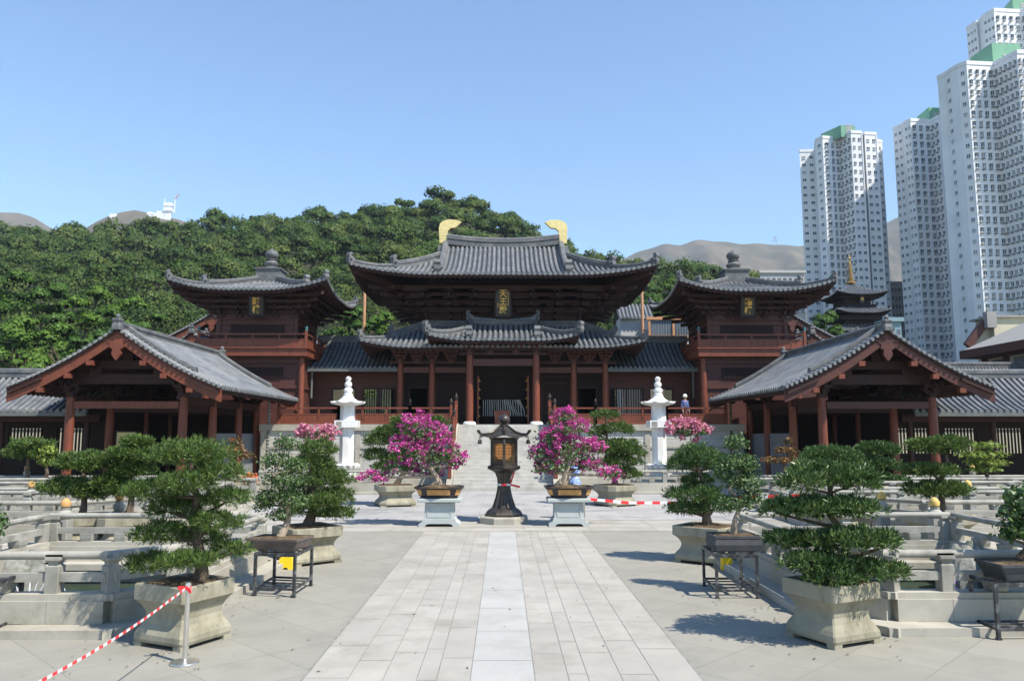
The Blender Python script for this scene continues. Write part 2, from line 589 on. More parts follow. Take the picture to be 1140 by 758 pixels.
def leaves(name, pads, n, size, m, parent, rng=None, up=0.3, droop=0.0, inner=0.35, aspect=0.55, fold=True, lumpy=True):
    rng = rng or RNG
    pos, nrm = pad_points(pads, n, rng, up=0.15, inner=inner, flat_bottom=0.85)
    nn = _unit(nrm * 0.7 + rng.normal(size=nrm.shape) * 0.65 + np.array([0, 0, up]))
    d = _unit(np.cross(nn, rng.normal(size=nn.shape)))
    d[:, 2] -= droop
    d = _unit(d)
    s = _unit(np.cross(nn, d))
    L = size * (0.65 + 0.7 * rng.random((n, 1)))
    W = L * aspect
    a = pos - d * L * 0.5
    c = pos + d * L * 0.5
    b = pos + s * W * 0.5 + nn * W * 0.12
    e = pos - s * W * 0.5 + nn * W * 0.12
    v = np.stack([a, b, c, e], axis=1).reshape(-1, 3)
    q = np.arange(len(v)).reshape(-1, 4)
    return np_mesh(name, v, q, m, parent)


def branches(mb, base, pads, r0=0.06, trunk=None, taper=0.35, wob=0.05):
    """a bent trunk with one limb to each pad"""
    rng = random.Random(hash((round(base[0], 2), len(pads))) & 0xffff)
    base = Vector(base)
    top = max(pads, key=lambda p: p[2])
    tp = Vector(top[:3])
    pts = []
    N = 7
    for i in range(N):
        t = i / (N - 1)
        p = base.lerp(tp, t)
        k = math.sin(t * PI)
        p.x += k * rng.uniform(-wob, wob) * 2
        p.y += k * rng.uniform(-wob, wob) * 2
        pts.append(p)
    rad = [r0 * (1 - (1 - taper) * i / (N - 1)) for i in range(N)]
    rad[0] *= 1.35
    mb.tube(pts, rad, 8)
    for p in pads:
        c = Vector(p[:3])
        j = min(range(N), key=lambda i: abs(pts[i].z - (c.z - 0.12)) + (0.3 if i == 0 else 0))
        s = pts[j]
        m = s.lerp(c, 0.5) + Vector((rng.uniform(-wob, wob), rng.uniform(-wob, wob), -0.02))
        e = c - Vector((0, 0, p[5] * 0.3))
        mb.tube([s, m, e], [rad[j] * 0.6, rad[j] * 0.45, rad[j] * 0.25], 6)
        for q in range(3):
            a = rng.uniform(0, 2 * PI)
            mb.tube([e, e + Vector((math.cos(a) * p[3] * 0.6, math.sin(a) * p[4] * 0.6, p[5] * 0.15))], [rad[j] * 0.25, rad[j] * 0.1], 5)
    return mb
# ------------------------------------------------------------------ tiled roofs
class Roof:
    """hip-and-gable / pyramid / gable tiled roof. Local axes: ridge along x, eaves at z=0, centre at origin.
    a,b half sizes at the eaves; g half length of the gabled upper part (g==a: plain gable roof);
    dm: horizontal depth of the slope (b for a full roof, less for a skirt roof round a taller body)"""

    def __init__(s, a, b, g, h, lift=0.5, E=3.5, c=0.5, dm=None, xf=None, sp=0.3, r=0.085):
        s.a, s.b, s.g, s.h, s.lift, s.E, s.c, s.sp, s.r = a, b, g, h, lift, E, c, sp, r
        s.dm = dm or b
        s.skirt = dm is not None and dm < b
        s.xf = xf

    def z(s, e, d):
        u = min(max(d / s.dm, 0), 1)
        H = s.h * ((1 - s.c) * u + s.c * u * u)
        if s.lift:
            H += s.lift * max(0, 1 - e / s.E) ** 2 * max(0, 1 - d / (0.9 * s.E))
        return H

    def strips(s):
        """(side, position along eave, slope length) of every tile roll"""
        out = []
        n = max(2, round(2 * s.a / s.sp))
        for i in range(n):
            x = -s.a + (i + 0.5) * 2 * s.a / n
            D = s.dm if (abs(x) <= s.g and not s.skirt) else min(s.dm, s.a - abs(x))
            for sy in (-1, 1):
                out.append(('y', sy, x, D, 2 * s.a / n))
        if s.g < s.a or s.skirt:
            n = max(2, round(2 * s.b / s.sp))
            lim = s.dm if s.skirt else s.a - s.g
            for i in range(n):
                y = -s.b + (i + 0.5) * 2 * s.b / n
                D = min(lim, s.b - abs(y))
                for sx in (-1, 1):
                    out.append(('x', sx, y, D, 2 * s.b / n))
        return out

    def pt(s, side, sg, p, d, dz=0.0):
        if side == 'y':
            return (p, sg * (s.b - d), s.z(s.a - abs(p), d) + dz)
        return (sg * (s.a - d), p, s.z(s.b - abs(p), d) + dz)

    def tiles(s, name, parent, material, back=True):
        mb = MB(s.xf)
        r = s.r
        for side, sg, p, D, w in s.strips():
            if D < 0.12:
                D = 0.12
            if not back and side == 'y' and sg > 0:
                continue
            prof = [(-w / 2, -0.035), (-r, 0.0), (-r * 0.8, r * 0.85), (0, r * 1.25), (r * 0.8, r * 0.85), (r, 0), (w / 2, -0.035)]
            n = max(2, int(D / 0.55) + 1)
            vs, fs = [], []
            for i in range(n + 1):
                d = D * i / n
                for q, h in prof:
                    x = p + q
                    lim = (s.a if side == 'y' else s.b)
                    x = max(-lim, min(lim, x))
                    P = s.pt(side, sg, x, d, h)
                    vs.append(P)
            m = len(prof)
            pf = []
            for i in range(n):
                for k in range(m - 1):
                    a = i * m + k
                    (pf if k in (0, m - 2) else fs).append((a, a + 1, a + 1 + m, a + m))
            # round end tile and drip tile at the eave
            o = len(vs)
            ext = -0.04
            for k in range(10):
                an = 2 * PI * k / 10
                P = s.pt(side, sg, p + math.cos(an) * r * 1.15, 0, math.sin(an) * r * 1.15 + 0.01)
                if side == 'y':
                    vs.append((P[0], P[1] + sg * 0.04, P[2]))
                else:
                    vs.append((P[0] + sg * 0.04, P[1], P[2]))
            fs.append(tuple(range(o, o + 10)))
            for k in range(10):
                an = 2 * PI * k / 10
                P = s.pt(side, sg, p + math.cos(an) * r * 1.15, 0.1, math.sin(an) * r * 1.15 + 0.01)
                vs.append(P)
            for k in range(10):
                fs.append((o + k, o + (k + 1) % 10, o + 10 + (k + 1) % 10, o + 10 + k))
            o = len(vs)
            for q, h in ((-w / 2, 0.02), (w / 2, 0.02), (w / 2, -0.05), (0, -0.10), (-w / 2, -0.05)):
                P = s.pt(side, sg, p + q if abs(p + q) <= (s.a if side == 'y' else s.b) else p, 0.01, h)
                vs.append(P)
            fs.append(tuple(range(o, o + 5)))
            mb.mi(0).add(vs, fs)
            o = len(mb.v) - len(vs)
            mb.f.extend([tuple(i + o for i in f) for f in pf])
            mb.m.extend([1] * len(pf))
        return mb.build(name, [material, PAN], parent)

    def soffit(s, name, parent, material, depth=2.5, drop=0.16):
        """boarding and rafter ends under the eaves"""
        mb = MB(s.xf)
        for side in ('y', 'x'):
            if side == 'x' and s.g >= s.a and not s.skirt:
                continue
            L = s.a if side == 'y' else s.b
            n = max(8, int(2 * L / 0.7))
            for sg in (-1, 1):
                vs, fs = [], []
                for i in range(n + 1):
                    p = -L + 2 * L * i / n
                    gable = s.g >= s.a and not s.skirt
                    lim = min(depth, s.dm) if gable else min(depth, L - abs(p), s.dm)
                    for j in range(5):
                        d = 0.02 + max(lim - 0.02, 0.0) * j / 4
                        vs.append(s.pt(side, sg, p, d, -drop))
                for i in range(n):
                    for j in range(4):
                        q = i * 5 + j
                        fs.append((q, q + 5, q + 6, q + 1))
                mb.add(vs, fs)
                # fascia
                for i in range(n):
                    p0, p1 = -L + 2 * L * i / n, -L + 2 * L * (i + 1) / n
                    A = [s.pt(side, sg, p0, 0.06, -0.06), s.pt(side, sg, p1, 0.06, -0.06), s.pt(side, sg, p1, 0.06, -0.06 - drop * 1.1), s.pt(side, sg, p0, 0.06, -0.06 - drop * 1.1)]
                    mb.add(A, [(0, 1, 2, 3)])
        return mb.build(name, material, parent)

    def rafters(s, name, parent, material, sp=0.32, L0=0.1, L1=1.5, drop=0.24, t=0.11):
        for side in ('y', 'x'):
            if side == 'x' and s.g >= s.a and not s.skirt:
                continue
            L = s.a if side == 'y' else s.b
            n = int(2 * L / sp)
            for sg in (-1, 1):
                mb = MB(s.xf)
                for i in range(n + 1):
                    p = -L + 2 * L * i / n
                    lim = L1 if (s.g >= s.a and not s.skirt) else min(L1, L - abs(p))
                    if lim < L0 + 0.2:
                        continue
                    q0, q1 = s.pt(side, sg, p, L0, -drop), s.pt(side, sg, p, lim, -drop)
                    # built untransformed then mapped
                    P, Q = Vector(q0), Vector(q1)
                    mb.beam(P, Q, t, t)
                o = mb.build(name, material, parent)
        return o

    def hip_pts(s, sx, sy, d0, d1, n=10, dz=0.0):
        return [(sx * (s.a - d), sy * (s.b - d), s.z(d, d) + dz) for d in [d0 + (d1 - d0) * i / n for i in range(n + 1)]]

    def gable_pts(s, sx, sy, d0, d1, x=None, n=10, dz=0.0):
        x = s.g if x is None else x
        return [(sx * x, sy * (s.b - d), s.z(s.a - x, d) + dz) for d in [d0 + (d1 - d0) * i / n for i in range(n + 1)]]


def ridge_run(mb, pts, w, h, cap=True):
    pts = [Vector(p) for p in pts]
    xf, mb.xf = mb.xf, None
    P = [Vector(xf(p)) if xf else p for p in pts]
    vs, fs = [], []
    for i, p in enumerate(P):
        d = P[min(i + 1, len(P) - 1)] - P[max(i - 1, 0)]
        s = Vector((d.y, -d.x, 0))
        s.normalize()
        prof = [(-w / 2, -0.05), (-w / 2, h * 0.45), (-w * 0.62, h * 0.5), (-w * 0.62, h * 0.58), (-w / 2, h * 0.62), (-w / 2, h * 0.85), (-w * 0.3, h), (w * 0.3, h), (w / 2, h * 0.85),
                (w / 2, h * 0.62), (w * 0.62, h * 0.58), (w * 0.62, h * 0.5), (w / 2, h * 0.45), (w / 2, -0.05)]
        for u, z in prof:
            vs.append(p + s * u + Vector((0, 0, z)))
    m = 14
    for i in range(len(P) - 1):
        for k in range(m):
            a, b = i * m + k, i * m + (k + 1) % m
            fs.append((a, b, b + m, a + m))
    fs.append(tuple(range(m - 1, -1, -1)))
    fs.append(tuple(range((len(P) - 1) * m, len(P) * m)))
    mb.add(vs, fs)
    mb.xf = xf
    return mb


def ornament(mb, p, dx, dy, s=0.4):
    """beast-mask end tile: a scrolled block with a curled crest, facing (dx, dy)"""
    L = math.hypot(dx, dy) or 1
    dx, dy = dx / L, dy / L
    out = [(-0.45, -0.1), (0.38, -0.1), (0.5, 0.25), (0.42, 0.6), (0.52, 0.85), (0.38, 1.12), (0.12, 1.2), (-0.02, 1.02), (0.12, 0.9), (0.05, 0.72), (-0.25, 0.6), (-0.45, 0.35)]
    n = len(out)
    vs = []
    for t in (-0.3, 0.3):
        for u, v in out:
            vs.append((p[0] + dx * u * s - dy * t * s, p[1] + dy * u * s + dx * t * s, p[2] + v * s))
    fs = [tuple(range(n)), tuple(range(2 * n - 1, n - 1, -1))] + [(k, (k + 1) % n, (k + 1) % n + n, k + n) for k in range(n)]
    mb.add(vs, fs)
    # brow and cheek bosses
    for t in (-0.36, 0.36):
        c = Vector((p[0] + dx * 0.2 * s - dy * t * s, p[1] + dy * 0.2 * s + dx * t * s, p[2] + 0.4 * s))
        mb.lathe([(0.02 * s, -0.16 * s), (0.14 * s, -0.08 * s), (0.17 * s, 0), (0.14 * s, 0.08 * s), (0.02 * s, 0.16 * s)], 6, c)
    return mb


def hip_ridges(R, root, xf, w=0.3, h=0.4, split=0.42, corners=((-1, -1), (1, -1), (-1, 1), (1, 1)), end=None, osz=0.5, name='hip_ridge', dz=0.0):
    end = end if end is not None else (R.a - R.g if not R.skirt else R.dm)
    for sx, sy in corners:
        mb = MB(xf)
        ridge_run(mb, R.hip_pts(sx, sy, end * split, end, 10, dz), w, h)
        ridge_run(mb, R.hip_pts(sx, sy, 0.15, end * split, 6, dz), w * 0.85, h * 0.62)
        o = mb.build(name, RIDGE, root)
        for d, k in ((end * split - 0.05, 1.0), (0.12, 0.85)):
            b = MB(xf)
            p = R.hip_pts(sx, sy, d, d + 0.01, 1)[0]
            ornament(b, (p[0], p[1], p[2] + (0.12 if k == 1.0 else 0.06)), sx, sy, osz * k)
            b.build('ridge_beast', RIDGE, o)


def shifted(cx, cy, cz):
    return lambda p: (p[0] + cx, p[1] + cy, p[2] + cz)


def rotated(cx, cy, cz):
    """ridge along world y"""
    return lambda p: (cx - p[1], cy + p[0], cz + p[2])


def column(root, x, y, z0, z1, r=0.2, material=None, base=True, name='column'):
    mb = MB()
    mb.lathe([(r * 0.96, z0), (r, z0 + (z1 - z0) * 0.3), (r * 0.98, z0 + (z1 - z0) * 0.7), (r * 0.86, z1)], 16, (x, y, 0))
    o = mb.build(name, material or WOOD, root, smooth=True)
    if base:
        b = MB()
        b.lathe([(r * 1.75, z0 - 0.02), (r * 1.8, z0 + 0.06), (r * 1.7, z0 + 0.14), (r * 1.3, z0 + 0.2)], 16, (x, y, 0))
        b.build('column_base', MARB if z0 > 2 else GRANL, o, smooth=True)
    return o


def bracket(mb, x, y, z, s=1.0, nx=0, ny=-1, tiers=3):
    """dougong cluster stepping out in direction (nx, ny)"""
    px, py = -ny, nx
    mb.cbox((x, y, z + 0.14 * s), (0.42 * s, 0.42 * s, 0.28 * s))
    for t in range(tiers):
        zz = z + (0.36 + 0.34 * t) * s
        L = (0.8 + 0.35 * t) * s
        o = 0.3 * t * s
        cx, cy = x + nx * o, y + ny * o
        mb.beam((cx - px * L / 2, cy - py * L / 2, zz), (cx + px * L / 2, cy + py * L / 2, zz), 0.16 * s, 0.2 * s)
        mb.beam((x - nx * 0.35 * s, y - ny * 0.35 * s, zz), (x + nx * (o + 0.45 * s), y + ny * (o + 0.45 * s), zz), 0.16 * s, 0.2 * s)
        for k in (-1, 0, 1):
            mb.cbox((cx + px * k * L / 2, cy + py * k * L / 2, zz + 0.17 * s), (0.22 * s, 0.22 * s, 0.15 * s))
    return mb


def plaque(parent, c, w, h, chars, tilt=0.18, rim=0.1):
    """black board with gold characters, leaning out at the top; faces -y"""
    o = thing_part('name_board', parent, c)
    mb = MB()
    mb.mi(0).box(-w / 2, w / 2, -0.05, 0.05, 0, h)
    mb.mi(1)
    mb.box(-w / 2 - rim, -w / 2, -0.08, 0.06, -rim, h + rim)
    mb.box(w / 2, w / 2 + rim, -0.08, 0.06, -rim, h + rim)
    mb.box(-w / 2, w / 2, -0.08, 0.06, h, h + rim)
    mb.box(-w / 2, w / 2, -0.08, 0.06, -rim * 1.6, 0)
    mb.build('board', [LACQ, WOODK], o)
    o.rotation_euler = (tilt, 0, 0)
    n = len(chars)
    ch = h * 0.84 / n
    for i, t in enumerate(chars):
        cu = bpy.data.curves.new('characters', 'FONT')
        cu.body = t
        cu.size = min(ch * 0.98, w * 0.72)
        cu.align_x = 'CENTER'
        cu.align_y = 'CENTER'
        cu.extrude = 0.012
        cu.offset = 0.008
        cu.materials.append(GOLDT)
        tmp = bpy.data.objects.new('character_outline', cu)
        COL.objects.link(tmp)
        bpy.context.view_layer.update()
        me = bpy.data.meshes.new_from_object(tmp.evaluated_get(bpy.context.evaluated_depsgraph_get()))
        bpy.data.objects.remove(tmp)
        f = bpy.data.objects.new('character', me)
        COL.objects.link(f)
        f.parent = o
        f.rotation_euler = (PI / 2, 0, 0)
        f.location = (0, -0.065, h * 0.9 - ch * (i + 0.5))
    return o


def thing_part(name, parent, loc=(0, 0, 0)):
    o = bpy.data.objects.new(name, None)
    COL.objects.link(o)
    o.parent = parent
    o.location = loc
    return o


def lattice(mb, x0, x1, y, z0, z1, sp=0.13, t=0.05, d=0.05):
    """upright slats in an opening facing -y"""
    n = max(1, int((x1 - x0) / sp))
    for i in range(n):
        x = x0 + (i + 0.5) * (x1 - x0) / n
        mb.box(x - t / 2, x + t / 2, y - d / 2, y + d / 2, z0, z1)
    return mb


def wall_with_openings(mb, x0, x1, y0, y1, z0, z1, ops):
    """wall slab facing y with rectangular openings (ox0, ox1, oz0, oz1)"""
    xs = sorted({x0, x1, *[o[0] for o in ops], *[o[1] for o in ops]})
    for a, b in zip(xs[:-1], xs[1:]):
        c = (a + b) / 2
        segs = sorted([(o[2], o[3]) for o in ops if o[0] < c < o[1]])
        z = z0
        for s, e in segs:
            if s > z:
                mb.box(a, b, y0, y1, z, s)
            z = e
        if z < z1:
            mb.box(a, b, y0, y1, z, z1)
    return mb


def railing(root, p, q, n, h=0.95, post_top=None, name_post='post'):
    """red timber balustrade from p to q (base points): rails, panels and n bays with posts"""
    p, q = Vector(p), Vector(q)
    d = (q - p)
    for i in range(n + 1):
        a = p + d * i / n
        mb = MB()
        tall = i in (0, n)
        t = 0.15 if tall else 0.09
        hh = h + 0.12 if tall else h - 0.02
        mb.cbox((a.x, a.y, a.z + hh / 2), (t, t, hh), math.atan2(d.y, d.x))
        o = mb.build(name_post, WOOD, root)
        if tall and post_top:
            b = MB()
            b.lathe([(0.06, 0), (0.09, 0.03), (0.05, 0.07), (0.05, 0.12), (0.09, 0.15), (0.10, 0.21), (0.05, 0.26), (0.06, 0.29), (0.02, 0.36)], 10, (a.x, a.y, a.z + hh))
            b.build('finial', post_top, o, smooth=True)
    up = Vector((0, 0, 1))
    mb = MB()
    mb.beam(p + up * (h - 0.03), q + up * (h - 0.03), 0.09, 0.09)
    mb.build('handrail', WOOD, root)
    mb = MB()
    mb.beam(p + up * (h * 0.60), q + up * (h * 0.60), 0.06, 0.07)
    mb.beam(p + up * 0.08, q + up * 0.08, 0.10, 0.16)
    mb.build('rail', WOOD, root)
    mb = MB()
    z0, z1 = 0.16, h * 0.56
    for i in range(n):
        a, b = p + d * (i + 0.06) / n, p + d * (i + 0.94) / n
        mb.beam(a + up * (z0 + z1) / 2, b + up * (z0 + z1) / 2, 0.03, (z1 - z0) * 0.98)
    mb.build('panel', WOOD, root)
# ------------------------------------------------------------------ stone terrace and stairs
ZP = 3.25
terrace = thing('stone_terrace', 'tall pale granite block terrace carrying the main temple hall', 'terrace', (0, 43, 0))
mb = MB()
for s in (-1, 1):
    x0, x1 = sorted((s * 2.75, s * 13.2))
    mb.box(x0, x1, 0, 24, 0, ZP - 0.34)
mb.box(-2.75, 2.75, 0.9, 24, 0, ZP - 0.02)
mb.build('wall', WALLST, terrace)
mb = MB()
for s in (-1, 1):
    x0, x1 = sorted((s * 2.75, s * 13.25))
    mb.box(x0, x1, -0.14, 24.03, ZP - 0.34, ZP)
mb.build('coping', GRANL, terrace)
mb = MB()
for s in (-1, 1):
    x0, x1 = sorted((s * 2.8, s * 13.2))
    mb = MB()
    mb.box(x0, x1, -0.10, 0.1, 0, 0.35)
    mb.build('base_course', GRANL, terrace)
    mb = MB()
    mb.box(x0, x1, -0.06, 0.1, 1.95, 2.07)
    mb.build('band_course', GRANL, terrace)
    for k in range(1, 5):
        x = s * (2.8 + k * 2.55)
        for za, zb in ((0.352, 1.948), (2.072, ZP - 0.342)):
            mb = MB()
            mb.box(x - 0.14, x + 0.14, -0.05, 0.1, za, zb)
            mb.build('pilaster', GRANL, terrace)

stairs = thing('stone_stairs', 'broad pale granite stairway climbing to the hall door behind the iron lantern', 'stairs', (0, 38.6, 0))
N = 19
RUN = 5.3
for i in range(N):
    mb = MB()
    y0 = RUN * i / N
    mb.box(-2.45, 2.45, y0, RUN + 0.02, ZP * i / N + (0.004 if i == 0 else 0.002), ZP * (i + 1) / N)
    mb.build('step', STEP, stairs)
for s in (-1, 1):
    mb = MB()
    x0, x1 = sorted((s * 2.46, s * 2.74))
    out = [(-0.45, 0), (RUN + 0.1, 0), (RUN + 0.1, ZP + 0.06), (RUN - 0.3, ZP + 0.06), (-0.45, 0.28)]
    mb.extrude(out, 'x', x0, x1)
    mb.build('flank_slab', GRANL, stairs)

for s, w in ((-1, 'left'), (1, 'right')):
    r = thing('stair_railing', 'sloping red timber railing on the %s flank of the stone stairway' % w, 'railing', (s * 2.6, 38.6, 0), group='red railings of the stairway')
    for y, k in ((0.1, 0), (1.75, 1), (3.4, 2), (5.0, 3)):
        z = 0.28 + (ZP - 0.22) * (y + 0.45) / (RUN + 0.15)
        b = MB()
        b.cbox((0, y, z + 0.62), (0.17, 0.17, 1.26))
        o = b.build('post', WOOD, r)
        f = MB()
        f.lathe([(0.06, 0), (0.10, 0.04), (0.05, 0.08), (0.05, 0.14), (0.10, 0.18), (0.11, 0.25), (0.05, 0.31), (0.06, 0.34), (0.02, 0.44)], 10, (0, y, z + 1.25))
        f.build('finial', IRON, o, smooth=True)
    sl = (ZP - 0.22) / (RUN + 0.15)
    f = lambda y: 0.28 + sl * (y + 0.45)
    for hgt, w1, h1, nm in ((1.0, 0.09, 0.10, 'handrail'), (0.62, 0.06, 0.08, 'rail'), (0.15, 0.1, 0.14, 'rail')):
        b = MB()
        b.beam((0, 0.1, f(0.1) + hgt), (0, 5.0, f(5.0) + hgt), w1, h1)
        b.build(nm, WOOD, r)
    b = MB()
    b.extrude([(0.12, f(0.12) + 0.2), (4.98, f(4.98) + 0.2), (4.98, f(4.98) + 0.58), (0.12, f(0.12) + 0.58)], 'x', -0.02, 0.02)
    b.build('panel', WOOD, r)

for s, w in ((-1, 'left'), (1, 'right')):
    r = thing('terrace_railing', 'red timber railing with black finials on the terrace edge, %s of the stairs' % w, 'railing', (0, 0, 0), group='red railings along the terrace')
    xs = [2.85, 5.1, 9.0, 12.3]
    for a, b, n in zip(xs[:-1], xs[1:], (2, 3, 3)):
        railing(r, (s * a, 43.15, ZP), (s * b, 43.15, ZP), n, 0.92, IRON)

# ------------------------------------------------------------------ main hall
hall = thing('temple_hall', 'central two-tier timber temple hall with gold ridge ends and black name board', 'temple', (0, 0, 0))


def part(mb, name, m, parent=None, smooth=False):
    return mb.build(name, m, parent or hall, smooth)


# upper roof
xf = shifted(0, 52.4, 12.15)
R1 = Roof(9.15, 6.9, 4.2, 3.3, lift=0.62, E=5.0, c=0.55, xf=xf, sp=0.31, r=0.095)
roof = R1.tiles('upper_roof', hall, TILE)
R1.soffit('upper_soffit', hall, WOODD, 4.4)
R1.rafters('rafters', hall, WOODD, 0.3, 0.08, 2.6)
hip_ridges(R1, hall, xf, 0.34, 0.5, 0.5, osz=0.62)
# ridge along the top, sagging towards the middle
mb = MB(xf)
pts = [(-3.85 + 7.7 * i / 16, 0, 3.22 + 0.28 * (abs(i - 8) / 8.0) ** 2) for i in range(17)]
ridge_run(mb, pts, 0.42, 0.68)
part(mb, 'main_ridge', RIDGE)
CH = [(62, 262), (56, 150), (64, 118), (88, 96), (130, 86), (182, 90), (222, 104), (205, 120), (178, 146), (142, 150), (120, 172), (120, 198), (140, 226), (192, 244), (192, 262)]
for s in (-1, 1):
    mb = MB(xf)
    out = [(s * (-4.35 + (x - 62) * 0.0094) if s == 1 else (4.35 - (x - 62) * 0.0094), 3.52 + (262 - y) * 0.0094) for x, y in CH]
    mb.extrude(out, 'y', -0.16, 0.16)
    o = part(mb, 'gold_ridge_end', GOLD)
    # scale rows and back fin stand proud of the body
    b = MB(xf)
    for k in range(5):
        z = 3.62 + k * 0.2
        xa, xb = (-4.37, -3.90) if s == 1 else (3.90, 4.37)
        b.box(xa, xb, -0.172, 0.172, z, z + 0.03)
    b.build('scale_band', GOLD, o)
    # gable walls and verge ridges running down the front slope
    mb = MB(xf)
    zz = R1.z(9, R1.a - R1.g)
    tri = [(-(R1.b - (R1.a - R1.g)), zz - 0.1)]
    for i in range(9):
        d = (R1.a - R1.g) + (R1.b - (R1.a - R1.g)) * i / 8
        tri.append((-(R1.b - d), R1.z(9, d) - 0.02))
    tri += [(-u, v) for u, v in reversed(tri[:-1])]
    mb.extrude(tri, 'x', s * 3.75 - 0.06, s * 3.75 + 0.06)
    part(mb, 'gable_wall', WOODD)
    for sy in (-1, 1):
        mb = MB(xf)
        ridge_run(mb, R1.gable_pts(s, sy, 0.85, R1.b - 0.05, 3.95, 14), 0.34, 0.5)
        o = part(mb, 'verge_ridge', RIDGE)
        b = MB(xf)
        p = R1.gable_pts(s, sy, 0.8, 0.85, 3.95, 1)[0]
        ornament(b, (p[0], p[1], p[2] + 0.05), 0, sy, 0.66)
        b.build('ridge_beast', RIDGE, o)
        mb = MB(xf)
        d = R1.a - R1.g - 0.2
        while d < R1.b - 0.1:
            p = R1.gable_pts(s, sy, d, d + .01, 4.3, 1)[0]
            mb.tube([(p[0] - s * 0.3, p[1], p[2] + 0.10), (p[0] + s * 0.12, p[1], p[2] + 0.08)], 0.09, 8)
            d += 0.27
        part(mb, 'verge_tiles', TILE)
        mb = MB(xf)
        q = R1.gable_pts(s, sy, R1.a - R1.g - 0.1, R1.b, 4.25, 8)
        for u, v in zip(q[:-1], q[1:]):
            mb.beam(Vector(u) - Vector((0, 0, 0.28)), Vector(v) - Vector((0, 0, 0.28)), 0.08, 0.45)
        part(mb, 'bargeboard', WOOD)

# upper body
mb = MB()
mb.box(-4.9, 4.9, 49.6, 55.2, 8.2, 12.4)
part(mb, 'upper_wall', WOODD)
mb = MB()
for z in (9.15, 9.75, 10.35):
    mb.box(-5.0, 5.0, 49.5, 55.3, z, z + 0.16)
part(mb, 'wall_plate', WOODP)
for x in (-4.95, -2.5, 2.5, 4.95):
    column(hall, x, 49.5, 8.6, 10.4, 0.17, WOODD, False)
# stepped bracket mass under the eaves, one cluster per position
for k in range(5):
    o = 0.55 * k
    z = 10.25 + 0.36 * k
    mb = MB()
    for y in (49.6 - o, 55.2 + o):
        mb.beam((-4.9 - o, y, z), (4.9 + o, y, z), 0.2, 0.2)
    for x in (-4.9 - o, 4.9 + o):
        mb.beam((x, 49.6 - o, z), (x, 55.2 + o, z), 0.2, 0.2)
    part(mb, 'bracket_ring', WOODD)
pos = [(x, 49.6, 0, -1) for x in (-4.9, -3.3, -1.7, 1.7, 3.3, 4.9)]
pos += [(s * 4.9, y, s, 0) for s in (-1, 1) for y in (49.7, 51.5, 53.3, 55.1)]
pos += [(x, 55.2, 0, 1) for x in (-4.9, -1.7, 1.7, 4.9)]
for x, y, nx, ny in pos:
    mb = MB()
    px, py = -ny, nx
    for k in range(5):
        o = 0.55 * k
        z = 10.1 + 0.36 * k
        cx, cy = x + nx * o, y + ny * o
        L = 0.7 + 0.16 * k
        mb.beam((cx - px * L, cy - py * L, z), (cx + px * L, cy + py * L, z), 0.15, 0.2)
        mb.beam((x, y, z), (cx + nx * 0.5, cy + ny * 0.5, z), 0.17, 0.2)
        for j in (-1, 0, 1):
            mb.cbox((cx + px * L * j, cy + py * L * j, z + 0.17), (0.25, 0.25, 0.14))
    for k in (0, 1):
        mb.beam((x, y, 11.2 + 0.35 * k), (x + nx * (2.4 + 0.5 * k), y + ny * (2.4 + 0.5 * k), 10.65 + 0.5 * k), 0.15, 0.17)
    part(mb, 'bracket_set', WOODD)
for sx in (-1, 1):
    for sy, y in ((-1, 49.6), (1, 55.2)):
        mb = MB()
        for k in range(5):
            o = 0.62 * k + 0.7
            z = 10.1 + 0.36 * k
            mb.beam((sx * 4.9, y, z), (sx * (4.9 + o), y + sy * o, z), 0.18, 0.22)
            mb.beam((sx * 4.9, y, z + 0.5), (sx * (4.9 + o), y + sy * (o * 0.55), z - 0.05), 0.15, 0.18)
            mb.beam((sx * 4.9, y, z + 0.5), (sx * (4.9 + o * 0.55), y + sy * o, z - 0.05), 0.15, 0.18)
        mb.beam((sx * 4.9, y, 11.3), (sx * 8.8, y + sy * 3.9, 12.35), 0.24, 0.3)
        part(mb, 'corner_bracket', WOODD)
pl = plaque(hall, (0, 47.9, 9.98), 0.90, 1.80, '\u5929\u738b\u6bbf', 0.16, 0.12)
mb = MB()
for k in range(9):
    mb.box(0.29, 0.33, -0.062, -0.05, 0.65 + k * 0.1, 0.72 + k * 0.1)
for k in range(3):
    mb.box(-0.34, -0.30, -0.062, -0.05, 0.55 + k * 0.1, 0.62 + k * 0.1)
mb.build('small_inscription', GOLDT, pl)

# lower skirt roof
xf2 = shifted(0, 52.4, 7.85)
R2 = Roof(8.5, 6.6, 8.5, 1.75, lift=0.42, E=3.2, c=0.35, dm=3.6, xf=xf2, sp=0.31, r=0.095)
R2.skirt = True
R2.tiles('lower_roof', hall, TILE)
R2.soffit('lower_soffit', hall, WOODD, 3.4)
R2.rafters('rafters', hall, WOODD, 0.3, 0.08, 1.6)
hip_ridges(R2, hall, xf2, 0.3, 0.42, 0.5, end=3.6, osz=0.55)
mb = MB()
for s in (-1, 1):
    ridge_run(mb, [(s * x, 49.35, 9.5) for x in (2.3, 4.0, 5.05)], 0.3, 0.4)
part(mb, 'wall_ridge', RIDGE)
